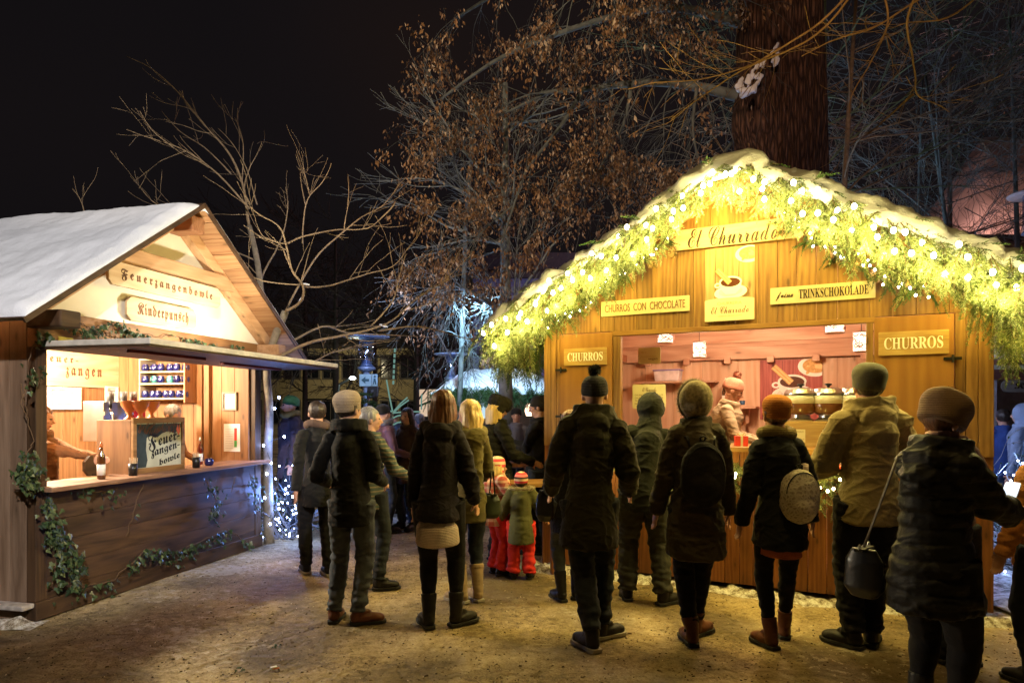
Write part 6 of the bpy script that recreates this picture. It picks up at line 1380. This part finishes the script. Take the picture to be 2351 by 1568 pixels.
bare('thin leaning pale tree right of the huge trunk behind the stall roof', P(1900, 430, 10).x, 10, 8.2, .075, 2, barklit, lean=.055, first=.35)
bare('crooked grey tree among the twigs behind the right half of the churros roof', P(2240, 500, 12).x, 12, 8, .07, 3, tb, lean=-.12, first=.2)
bare('dense twiggy tree behind the right end of the churros roof', P(2090, 500, 13.5).x, 13.5, 8.5, .06, 4, tb, first=.12, lean=.03)
bare('bare twiggy tree at the far right edge beyond the snowy bank', P(2350, 500, 14).x, 14, 10, .08, 15, tb, first=.12, lean=-.03)
bare('bushy leafless tree behind the coffee stall at the right', P(2180, 400, 16).x, 16, 11, .1, 26, bark, first=.2, lean=.0)
# sparse brown leaves on the right hand trees
root = empty('dry_vine', P(2150, 200, 11), 0, 'thin tangle of dry brown leaves hanging in the dark twigs at the upper right', 'climbing plant'); lf = MB(); c2 = MB(); tips = []
for _ in range(46):
    p = P(R3.uniform(1900, 2400), R3.uniform(-40, 480), R3.uniform(10, 13)); grow(c2, p-root.location, (R3.uniform(-1, 1), R3.uniform(-.5, .5), R3.uniform(-.7, .5)), R3.uniform(.6, 1.3), .009, 2, R3, (2, 3), .7, -.02, .22, tips, .65, 4, .0025)
for tip, d, pts in tips:
    for _ in range(R3.choice((0, 0, 1, 2, 3))):
        q = pts[R3.randrange(1, len(pts))]; l = R3.uniform(.03, .06); dn = V((R3.gauss(0, .5), R3.gauss(0, .5), -1)).normalized(); sd = dn.cross(V((R3.gauss(0, 1), R3.gauss(0, 1), .1))).normalized(); wd = l*.22
        lf.add([tuple(q), tuple(q+dn*l*.5+sd*wd), tuple(q+dn*l), tuple(q+dn*l*.5-sd*wd)], [(0, 1, 2, 3)])
c2.build('stems', tb, root, smooth=True); lf.build('leaves', leafm, root)
# near twigs; the roof bulbs' yellow light is put into their bark colour
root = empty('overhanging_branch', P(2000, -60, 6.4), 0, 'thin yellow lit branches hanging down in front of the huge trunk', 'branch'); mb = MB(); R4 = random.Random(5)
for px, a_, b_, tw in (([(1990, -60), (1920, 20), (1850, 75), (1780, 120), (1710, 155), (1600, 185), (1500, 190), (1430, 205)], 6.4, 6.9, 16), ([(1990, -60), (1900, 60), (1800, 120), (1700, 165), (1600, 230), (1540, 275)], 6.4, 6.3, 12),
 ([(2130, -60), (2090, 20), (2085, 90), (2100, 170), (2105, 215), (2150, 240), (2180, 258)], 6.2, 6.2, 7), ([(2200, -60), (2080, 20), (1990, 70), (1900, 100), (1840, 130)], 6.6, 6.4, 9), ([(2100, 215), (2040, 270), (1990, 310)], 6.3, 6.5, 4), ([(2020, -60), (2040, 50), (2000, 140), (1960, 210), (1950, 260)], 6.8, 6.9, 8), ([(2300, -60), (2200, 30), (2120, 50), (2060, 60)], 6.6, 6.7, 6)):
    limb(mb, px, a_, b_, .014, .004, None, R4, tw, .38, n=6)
mb.xf(Matrix.Translation(-root.location)); mb.build('twigs', plain('yellow_lit_bark', (.34, .20, .06), .7), root, smooth=True)
# ======================================================================= BACKGROUND
def far_person_row(): pass
# snowy lit stall at the back
Z_ = 12.5; cx_ = P(1140, 900, Z_).x
fs = empty('market_stall', (cx_, Z_, 0), 0, 'far stall with thick blue lit snow roof and fir fringe between the two front stalls', 'market stall')
hw_ = 1.03; b = MB(); b.box(-hw_, hw_, 0, 2, 0, .95); b.box(-hw_, -hw_+.08, 0, 2, .95, 2.0); b.box(hw_-.08, hw_, 0, 2, .95, 2.0); b.box(-hw_, hw_, 1.9, 2, .95, 2.0); b.build('wall', M['ldarkv'], fs)
b = MB(); b.box(-hw_*.95, hw_*.95, 1.8, 1.88, .96, 1.95); b.build('lit_back', plain('pale_panel', (.6, .5, .42), .7), fs)
b = MB(); nn_ = 70; my = 26
top = []
for j in range(my+1):
    for i in range(nn_+1):
        u_ = i/nn_*2-1; v_ = j/my; x = u_*(hw_+.2); y = -.35+2.6*v_; e = (1-abs(u_)**5)**.5*min(1, v_*6, (1-v_)*6)**.5 if abs(u_) < 1 else 0
        top.append((x, y, 1.93+(.05+.42*math.sin(PI*min(1, max(0, v_))*.9))*(max(0, 1-abs(u_)**3.2))+.06*N3(x*5, y*5, 2)*e+.045*N3(x*14, y*14, 3)*e+.05*e))
R_ = nn_+1; nv = len(top); b.add(top+[(a_, c_, 1.90) for a_, c_, d_ in top], [(j*R_+i, j*R_+i+1, (j+1)*R_+i+1, (j+1)*R_+i) for j in range(my) for i in range(nn_)]+[(nv+i, nv+i+1, i+1, i) for i in range(nn_)]+[(j*R_, nv+j*R_, nv+(j+1)*R_, (j+1)*R_) for j in range(my)]+[(j*R_+nn_, (j+1)*R_+nn_, nv+(j+1)*R_+nn_, nv+j*R_+nn_) for j in range(my)])
b.build('snow', M['snow'], fs, smooth=True)
nb = MB(); tw = MB(); r = random.Random(3)
for _ in range(150): spray(nb, tw, (r.uniform(-hw_-.2, hw_+.2), -.36, r.uniform(1.88, 2.08)), (r.uniform(-.5, .5), -.5, -.8), r.uniform(.2, .32), r, 1.6, .6, 2)
nb.build('fir_fringe', M['needled'], fs)
q = empty('notice', (cx_-.02, Z_-.02, 1.45), 0, 'glowing white menu panel hanging in the far snowy stall', 'sign'); b = MB(); b.box(-.28, .28, -.02, 0, 0, .34); b.build('panel', emis('lit_panel', (.6, .85, 1), .9), q)
b = MB()
for i in range(5): b.box(-.2, .2-.06*(i % 3), -.024, -.021, .06+.05*i, .075+.05*i)
b.build('print', M['ink'], q)
q = empty('lantern', (cx_+.62, Z_+.1, 1.5), 0, 'small warm lamp hanging at the right end of the far snowy stall', 'lamp'); b = MB(); b.lathe([(.05, 0), (.08, .08), (.06, .2), (.02, .24)], 14); b.build('shade', emis('warm_far_lamp', (1, .62, .42), 7), q, smooth=True); b = MB(); b.tube([(0, 0, .24), (0, 0, .5)], .006, 5); b.build('cord', M['darkmetal'], q)
# tree trunk with wire in front of it
bare('grey trunk of a tree standing just right in front of the far snowy stall', P(1160, 900, 10.8).x, 10.8, 7, .15, 33, tb, first=.35, L0=.22, depth=4)
for i, (x, y, Zt, sd) in enumerate(((1040, 640, 11.5, 51),)):
    root = empty('bare_tree', (P(x, y, Zt).x, Zt, 0), 0, 'blue lit drooping twigs of a tree left of the churros stall', 'tree'); c = MB(); R_ = random.Random(sd); t = MB()
    t.tube([(0, .6, 0), (.1, .5, 2.5), (.2, .3, 5), (.4, 0, 7)], [.05, .05, .04, .03], 10); t.build('trunk', tb, root, smooth=True)
    for _ in range(26):
        p = P(R_.uniform(1000, 1230), R_.uniform(560, 790), Zt+R_.uniform(-1, 1))-root.location; grow(c, p, (R_.uniform(-1, .3), R_.uniform(-.4, .4), R_.uniform(-.9, .1)), R_.uniform(.5, .9), .012, 2, R_, (2, 4), .6, -.08, .2, None, .66, 4, .0028)
    c.build('crown', tb, root, smooth=True)
# street lamps
lg = glassmat('lamp_glass', (.7, .8, 1), .05, .7); lmet = plain('blue_lit_lamp_metal', (.14, .19, .30), .4, .3)  # blue light on the lamps is put into these glass and metal colours
for x, ytop, Zl, lb, s in ((841, 770, 11.0, 'left', 1.0), (1035, 811, 14.5, 'right', 1.0)):
    p = P(x, ytop, Zl); o = empty('street_lamp', (p.x, Zl, 0), 0, '%s street lamp with wide disc top and clear glass cylinder, between the stalls' % ('nearer' if lb == 'left' else 'farther'), 'street lamp', 'disc topped street lamps'); z = p.z
    b = MB(); b.lathe([(.075, 0), (.075, 1.0), (.05, 1.1), (.05, z-.62)], 14); b.build('pole', lmet, o, smooth=True)
    b = MB(); b.lathe([(.05, z-.62), (.15, z-.57), (.15, z-.54), (.13, z-.53)], 18); b.lathe([(.12, z-.53), (.02, z-.38), (.005, z-.33)], 14); b.build('collar', lmet, o, smooth=True)
    b = MB(); b.lathe([(.128, z-.53), (.128, z-.03)], 20); b.build('glass_cylinder', lg, o, smooth=True)
    b = MB(); b.lathe([(.001, z), (.1, z+.02), (.38, z-.012), (.39, z-.03), (.37, z-.035), (.1, z-.03), (.001, z-.03)], 30); b.build('disc_top', plain('lamp_disc', (.22, .30, .45), .35), o, smooth=True)  # the same blue light is put into the disc colour
    if lb == 'left':
        q = empty('pictogram_sign', (p.x, Zl-.06, P(850, 865, Zl).z-.06), 0, 'small white sign with arrow and walking figure on the nearer lamp pole', 'sign'); b = MB(); b.box(-.10, .10, -.02, 0, -.10, .10); b.box(.11, .20, -.02, 0, -.10, .10); b.build('panel', plain('pale_blue_sign', (.20, .32, .38), .5), q)
        b = MB(); b.prism([(-.07, 0), (.0, .06), (.0, .02), (.06, .02), (.06, -.02), (.0, -.02), (.0, -.06)], -.026, -.021); b.prism(ellipse(.155, .06, .018, .018, 10), -.026, -.021); b.prism([(.14, .03), (.17, .03), (.18, -.07), (.16, -.07), (.155, -.02), (.14, -.07), (.125, -.07)], -.026, -.021); b.build('pictogram', plain('dark_teal_print', (.02, .06, .08), .5), q)
        q = empty('loudspeaker', (p.x+.13, Zl-.1, P(860, 895, Zl).z-.05), 0, 'small dark speaker box clamped to the nearer lamp pole below the sign', 'speaker'); b = MB(); b.prism([(-.08, -.1), (.08, -.07), (.09, .1), (-.07, .09)], -.12, .04); b.build('housing', M['darkmetal'], q, bevel=.01); b = MB(); b.lathe([(.05, 0), (.02, .02)], 14, Matrix.Translation(V((.0, -.121, 0))) @ Matrix.Rotation(PI/2, 4, 'X')); b.build('cone', M['leather'], q)
# lit sapling with glowing tubes
o = empty('light_sapling', P(900, 950, 9.8)*1, 0, 'little tree of pale green glowing tubes behind the two front people', 'light decoration'); o.location.z = 0; gl = emis('green_white_tube', (.45, .85, .72), .32); sx0 = P(900, 950, 9.8)
b = MB(); b.tube([(0, .02, 0), (0, .02, P(0, 945, 9.8).z)], .02, 8); b.build('trunk', bark, o)
for k, (x0, y0, x1, y1) in enumerate(((901, 945, 887, 872), (903, 945, 935, 912), (903, 947, 938, 918), (900, 960, 926, 952), (902, 975, 922, 968), (899, 945, 870, 935), (901, 948, 965, 945), (906, 800, 902, 886), (968, 905, 967, 940))):
    b = MB(); p0 = P(x0, y0, 9.8)-o.location; p1 = P(x1, y1, 9.8)-o.location
    n_ = 7
    if k == 7:
        for i in range(n_): a_ = p0.lerp(p1, i/n_); c_ = p0.lerp(p1, (i+.7)/n_); b.tube([a_, c_], .016, 5)
    else: b.tube([p0, p0.lerp(p1, .5)+V((0, -.03, .01)), p1], .012, 5)
    b.build('glowing_tube', gl, o)
# buildings at the back
def facade(label, x0, x1, ytop, Z_, col, cols, rows, wcol, name='building', sill=0.0, depth=8, roofh=0.0, rc=(.05, .045, .045)):
    a = P(x0, ytop, Z_); c = P(x1, ytop, Z_); o = empty(name, (a.x, Z_, 0), 0, label, 'building'); w = c.x-a.x; h = a.z
    b = MB(); b.box(0, w, 0, depth, 0, h); b.build('wall', col, o)
    b = MB(); b.box(-.3, w+.3, -.35, depth, h, h+.25)
    if roofh: b.prism([(-.3, h+.25), (w+.3, h+.25), (w-.8, h+roofh), (.8, h+roofh)], 0, depth)
    b.build('roof', plain('dark_roof', rc, .8), o)
    fr = plain('window_frame_dark', (.10, .09, .08), .6)
    for i in range(cols):
        for j in range(rows):
            wx = w*(i+.5)/cols; wz = h-1.9-j*2.9
            if wz < .4: continue
            b = MB(); b.box(wx-.55, wx+.55, -.04, -.004, wz-.1, wz+1.5); f = b.build('window', fr, o); b = MB(); b.box(wx-.45, wx-.03, -.05, -.042, wz, wz+1.4); b.box(wx+.03, wx+.45, -.05, -.042, wz, wz+1.4)
            b.build('pane', wcol, f)
    return o
dk = plain('dark_pane', (.012, .014, .02), .15, spec=.6)
facade('long pale rendered building with dark windows far behind the street lamp', 560, 958, 800, 42, plain('yellowish_render', (.36, .30, .18), .9), 9, 2, dk, roofh=1.6)
facade('bluish grey building behind the far snowy stall', 1085, 1500, 640, 30, plain('blue_grey_render', (.16, .17, .30), .9), 5, 4, dk, roofh=1.2)
facade('low dark building with two lit windows between the lamps', 962, 1085, 872, 34, plain('dark_render', (.08, .06, .06), .9), 3, 1, emis('dim_window', (1, .72, .5), .7), roofh=.5)
facade('pale house behind the coffee stall at the right edge', 2100, 2900, 560, 24, plain('grey_brown_render', (.20, .15, .11), .9), 6, 2, dk)
# snowy bank behind the right side
b = MB(); n_ = 60
b.add([(4+30*i/n_, 20+22*j/n_, 2.0+17*(j/n_)**.8*max(0, min(1, ((4+30*i/n_)/(20+22*j/n_)-.40)/.32))+.5*N3(i*.12, j*.12, 0)+.12*N3(i*.6, j*.6, 2)-2.2*(j == 0)) for j in range(n_+1) for i in range(n_+1)], [(j*(n_+1)+i, j*(n_+1)+i+1, (j+1)*(n_+1)+i+1, (j+1)*(n_+1)+i) for j in range(n_) for i in range(n_)])
b.build('hillside', M['snowd'], smooth=True)['kind'] = 'structure'
# dark trees at the back
Rb = random.Random(9)
for i, (x, Zt, hh) in enumerate(((700, 26, 7.5), (770, 22, 7.5), (955, 24, 6.5), (860, 30, 8.5), (560, 24, 7), (1010, 30, 9))):
    bare('dark leafless tree in front of the far buildings, %s from the left' % ORD[[4, 560, 0, 0][0] and [560, 700, 770, 860, 955, 1010].index(x)], P(x, 900, Zt).x, Zt, hh, .13, 60+i, plain('black_bark', (.035, .028, .022), .9), first=.25, depth=4, spread=.6)
# thin street lamp with bright head
o = empty('street_lamp', (P(805, 868, 20).x, 20, 0), 0, 'small distant lamp with a bright white head left of the glowing sapling', 'street lamp'); b = MB(); z = P(0, 868, 20).z; b.tube([(-.5, 0, 0), (-.5, 0, z-1), (-.35, 0, z-.2), (0, 0, z)], .04, 6); b.build('pole', M['darkmetal'], o); b = MB(); b.ell((.05, 0, z), (.10, .07, .05)); b.build('lamp_head', emis('far_lamp', (.9, 1, 1), 22), o)
# coffee stall at right edge
p = P(2288, 900, 9.6); cs = empty('market_stall', (p.x-.1, 9.6, 0), 0, 'pale coffee stall with snow roof partly seen at the right edge', 'market stall'); pw = plain('pale_painted_boards', (.55, .55, .56), .7)
b = MB(); b.box(0, 3, 0, 2, 0, 1.0); b.box(0, .1, 0, 2, 1.0, 2.35); b.box(0, 3, 1.9, 2, 1.0, 2.35); b.box(0, 3, -.02, .05, 2.2, 2.35); b.build('wall', pw, cs)
b = MB(); b.box(-.1, 3, -.5, .0, 2.27, 2.33); b.box(-.1, 3, -.12, 0, 2.05, 2.2); b.build('awning_beam', wood('plum_beam', (.10, .04, .03), (.24, .10, .08), 'X'), cs)
b = MB(); b.box(-.12, 3, -.55, 2.1, 2.34, 2.5); b.build('snow', M['snow'], cs, bevel=.05)
o = empty('sign_board', (p.x+.12, 9.55, 1.96), 0, 'grey wooden sign with dark Kaffee lettering on the coffee stall', 'sign'); b = MB(); b.prism(rrect(-.1, .9, -.085, .085, .05, cut=True), -.02, 0); b.build('panel', wood('grey_sign', (.2, .18, .15), (.36, .33, .28), 'X', knots=False), o, bevel=.003); text(fraktur('Kaffee'), .08, .72, -.055, .055, -.02, M['ink'], o, spacing=1.3)
# pinkish disc lamp at right edge
o = empty('street_lamp', (P(2372, 445, 9).x, 9, 0), 0, 'street lamp with pinkish disc shade cut by the right edge high up', 'street lamp'); z = P(0, 445, 9).z; b = MB(); b.lathe([(.07, 0), (.05, z-.6), (.14, z-.55), (.12, z-.5)], 14); b.build('pole', lmet, o, smooth=True); b = MB(); b.lathe([(.001, z+.05), (.1, z+.05), (.30, z), (.30, z-.02), (.001, z-.01)], 28); b.build('disc_top', plain('pale_pink_disc', (.62, .50, .50), .4), o, smooth=True); b = MB(); b.lathe([(.12, z-.5), (.12, z-.02)], 18); b.build('glass_cylinder', lg, o)
# shrub with blue lights beside the left stall, and the one at the right edge
def lit_bush(label, slabel, c, hgt, rad, seed, nb_, name='shrub'):
    o = empty(name, c, 0, label, 'shrub'); R_ = random.Random(seed); mb = MB(); tips = []
    for _ in range(26): grow(mb, (R_.uniform(-.12, .12), R_.uniform(-.1, .1), 0), (R_.uniform(-1, 1), R_.uniform(-.8, .8), R_.uniform(.5, 1.4)), hgt*R_.uniform(.4, .6), .009, 2, R_, (2, 3), .8, -.05, .3, tips, .6, 4, .003)
    mb.build('branches', plain('dark_twig', (.20, .19, .19), .7), o); lf = MB()
    for t_, d_, pts in tips:
        for _ in range(2):
            q = pts[R_.randrange(len(pts))]; ivy_leaf(lf, q, (R_.uniform(-1, 1), -1, R_.uniform(-.5, 1)), R_.uniform(.015, .028), R_)
    lf.build('leaves', M['needled'], o)
    pts = [V(c)+V((R_.gauss(0, rad*.5), R_.uniform(-rad*.6, rad*.1), hgt*min(.98, abs(R_.gauss(.38, .27))))) for _ in range(nb_)]
    pts.sort(key=lambda q: q.z+.25*math.sin(q.x*9)); string(slabel, pts, .0085, M['bulbb']); return pts
c = P(655, 1240, 8.25); c.z = 0; lit_bush('leafless shrub full of tiny blue white lights beside the left stall', 'string of tiny blue white bulbs wound through the shrub beside the left stall', c, .95, .42, 3, 66)
pts = [P(x, y, 7.82) for x, y in ((640, 910), (630, 935), (652, 1000), (605, 1020), (622, 1060), (612, 1085), (655, 1120), (607, 1140), (640, 1165), (620, 1200))]
string('string of blue bulbs wound up the bare tree trunk', pts, .013, M['bulbb'])
c = P(2345, 1200, 6.6); c.z = 0; lit_bush('leafless shrub with star bright blue white lights at the right edge', 'string of star bright blue white bulbs in the right edge shrub', c, 1.45, .5, 14, 60)
# small fir in the gap (cut tree leaning behind people)
for x, Zt, hh, sd, lb in ((845, 9.6, 1.85, 4, 'small cut fir standing under the nearer street lamp'),):
    o = empty('fir_tree', (P(x, 900, Zt).x, Zt, 0), 0, lb, 'fir tree'); nb = MB(); tw = MB(); R_ = random.Random(sd); tw.tube([(0, 0, 0), (0, 0, hh)], [.03, .008], 8)
    for _ in range(80):
        t = R_.random(); a_ = R_.uniform(0, 2*PI); spray(nb, tw, (0, 0, hh*(.15+.85*t)), (math.cos(a_), math.sin(a_), .2), .5*(1.08-t)+.08, R_, 1.2, .4, 4)
    tw.build('trunk', M['twig'], o); nb.build('needles', M['needled'], o)
# standing table and box by the stall corner, litter
p = P(1225, 1105, 6.55); o = empty('standing_table', (p.x+.04, 6.6, 0), .2, 'pale wooden ledge table at the corner beside the small child', 'table'); b = MB(); b.box(-.3, .16, -.2, .2, .86, .9); b.build('tabletop', M['rwood_h'], o, bevel=.005)
for x_, y_ in ((-.26, -.16), (.12, -.16), (-.26, .16), (.12, .16)): b = MB(); b.box(x_-.025, x_+.025, y_-.025, y_+.025, 0, .858); b.build('leg', M['rfront'], o, bevel=.003)
p = P(1185, 1050, 7.6); o = empty('waste_bin', (p.x, 7.6, 0), .1, 'square wooden planter box on a post between the fur hat and red mug people', 'planter'); b = MB(); z = p.z; b.prism([(-.14, z-.03), (.14, z-.03), (.19, z+.10), (-.19, z+.10)], -.15, .15); b.build('trough', wood('planter_wood', (.12, .06, .03), (.32, .18, .10), 'X'), o, bevel=.004); b = MB(); b.box(-.17, .17, -.15, .15, z-.1, z-.06); b.build('shelf_board', M['rfront'], o)
for x_ in (-.12, .12): b = MB(); b.box(x_-.02, x_+.02, -.1, .1, 0, z-.1); b.box(x_-.015, x_+.015, -.02, .02, z-.06, z-.03); b.build('leg', M['rfront'], o)
p = P(628, 1535, G(1535)); o = empty('cigarette_packet', (p.x, p.y, .004), .6, 'tiny crumpled orange and white wrapper on the gravel at the front', 'litter'); b = MB(); b.box(-.02, .02, -.012, .012, 0, .012); b.box(-.01, .03, -.02, -.012, 0, .006, 1); b.build('wrapper', [M['paper'], plain('orange_print', (.7, .2, .05), .5)], o, bevel=.003)
for k, (x, y) in enumerate(((635, 1490), (550, 1545))):
    p = P(x, y, G(y)); b = MB()
    for i in range(7): ivy_leaf(b, (R3.uniform(-.02, .02), R3.uniform(-.02, .02), .012+.004*i), (R3.uniform(-.5, .5), -.6, 1), .018, R3)
    o = b.build('fallen_leaves', M['ivy'], None); o.location = (p.x, p.y, .004); tag(o, 'dark fallen leaf clump on the gravel, %s of two at the front left' % ('right' if k == 0 else 'left'), 'leaves')
# ======================================================================= LIGHT
w = bpy.data.worlds.new('World'); scn.world = w; w.use_nodes = True; nt = w.node_tree; bg = nt.nodes['Background']
t_ = nd(nt, 'ShaderNodeTexCoord'); n_ = nd(nt, 'ShaderNodeTexNoise'); n_.inputs['Scale'].default_value = 1.6; n_.inputs['Detail'].default_value = 2; nt.links.new(t_.outputs['Generated'], n_.inputs['Vector'])
r_ = ramp(nt, [(.35, (.0030, .0029, .0036)), (.6, (.0052, .0040, .0044)), (.8, (.0085, .0050, .0042))], n_.outputs['Fac']); nt.links.new(r_, bg.inputs[0]); bg.inputs[1].default_value = 1.35
WARM = (1, .74, .12)
for i, (p, e_, k_) in enumerate(glow): point('garland_and_fill_light', p, WARM if k_ else (1, .80, .26), e_, .05)
for i, p in enumerate(lanterns): point('hatch_light', p, (1, .68, .36), 84, .08)
point('hatch_light', RH.w((1.9, .9, 2.45)), (1, .68, .42), 110, .15)  # central point inside the stall, apart from the four hanging lanterns
for i, k in enumerate((.9, 1.6, 2.4)): point('counter_garland_light', RH.w((k, -.40, 1.12)), WARM, 9, .03)
point('stall_lamp_light', LH.w((.7, 1.35, 2.15)), (1, .89, .66), 640, .12)
point('stall_lamp_light', LH.w((1.9, .7, 2.2)), (1, .76, .48), 60, .1)
l = spot('gable_flood_light', LH.w((1.5, -.80, 2.26)), LH.w((1.42, .0, 2.95)), (1, .90, .70), 105, 150, .6, .06)
spot('unseen_flood_light', (1.5, -3.5, 6.5), (-3.9, 5.7, 3.0), (1, .95, .93), 5200, 33, .25, .12)
spot('unseen_flood_light', (-1.2, -1.5, 7.5), (-3.6, 8.8, 5.2), (1, .82, .62), 900, 36, .5, .12)  # separate unseen spot added to brighten the bare tree's branches
spot('unseen_flood_light', (-3.5, 0.5, 7.0), (-.1, 9.5, 5.3), (1, .72, .48), 3700, 42, .7, .15)  # second unseen spot, orange, added for the big tree's crown
spot('fill_spot', (1.0, 2.6, 8.5), (1.2, 4.0, 0), (1, .66, .19), 520, 60, .8, .3)  # unseen overhead spot added to brighten the ground more than the backs
spot('fill_spot', (.5, -1, 7), (3.6, 9.2, 6), (1, .60, .38), 1200, 26, .9, .3)  # unseen spot added to brighten the big trunk
BL = (.30, .50, 1)
point('blue_bulb_light', P(655, 1130, 7.95), (.16, .32, 1), 50, .05); point('blue_bulb_light', P(630, 1010, 7.7), (.16, .32, 1), 14, .05); point('blue_bulb_light', P(2310, 1080, 6.3), BL, 30, .05); point('blue_bulb_light', P(2330, 1180, 6.6), BL, 9, .05)
spot('blue_background_light', (cx_-.4, 10.9, 3.6), (cx_, 13.2, 2.1), (.42, .72, 1), 650, 95, .6, .1)
spot('blue_background_light', (cx_-.6, 10.6, 2.6), (cx_-.6, 11.2, 6), (.35, .60, 1), 70, 110, .8, .1)
spot('blue_background_light', (3.5, 13.5, 3.2), (4.3, 12, 7), (.45, .72, 1), 620, 130, .6, .1)  # upward blue spot behind the churros roof, away from the far stall
point('blue_background_light', (4.6, 8.2, 2.1), (.5, .62, 1), 90, .1)  # blue point behind the churros stall, away from the far stall
point('far_lamp_and_fill', P(812, 868, 19.5), (.8, 1, .9), 90, .1); point('far_lamp_and_fill', (-9.5, 37, 4.5), (1, .85, .5), 380, .2); point('far_lamp_and_fill', (5, 24, 5), (.5, .5, 1), 600, .2); point('far_lamp_and_fill', (15, 24, 11), (1, .45, .38), 3800, .3)  # far lamp, then unseen points put in to brighten buildings and hillside
point('crowd_light', P(840, 880, 9.6)+V((.5, 0, .9)), (.5, .6, 1), 60, .2)
point('lamp_fill_light', P(841, 800, 10.3), (.4, .55, 1), 16, .1); point('lamp_fill_light', P(1035, 835, 13.8), (.4, .55, 1), 16, .1)  # blue points added in front of the lamp heads to brighten them
point('phone_glow', PHONE+V((-.03, -.03, .06)), (.7, .8, 1), .4, .03)
# camera and render
cam = bpy.data.cameras.new('camera'); co_ = bpy.data.objects.new('camera', cam); COL.objects.link(co_); co_.location = (0, 0, H0); co_.rotation_euler = (PI/2, 0, 0)
cam.lens = 36*K/2351; cam.sensor_width = 36; cam.shift_y = (HY-784)/2351; cam.clip_end = 500; scn.camera = co_
scn.view_settings.view_transform = 'Standard'; scn.view_settings.look = 'None'; scn.view_settings.gamma = 1; scn.view_settings.exposure = 0
scn.render.engine = 'CYCLES'; cy = scn.cycles; cy.max_bounces = 5; cy.diffuse_bounces = 3; cy.glossy_bounces = 2; cy.transmission_bounces = 3; cy.transparent_max_bounces = 8
cy.use_denoising = True; cy.sample_clamp_indirect = 4; cy.sample_clamp_direct = 0; cy.caustics_reflective = False; cy.caustics_refractive = False; cy.use_light_tree = True
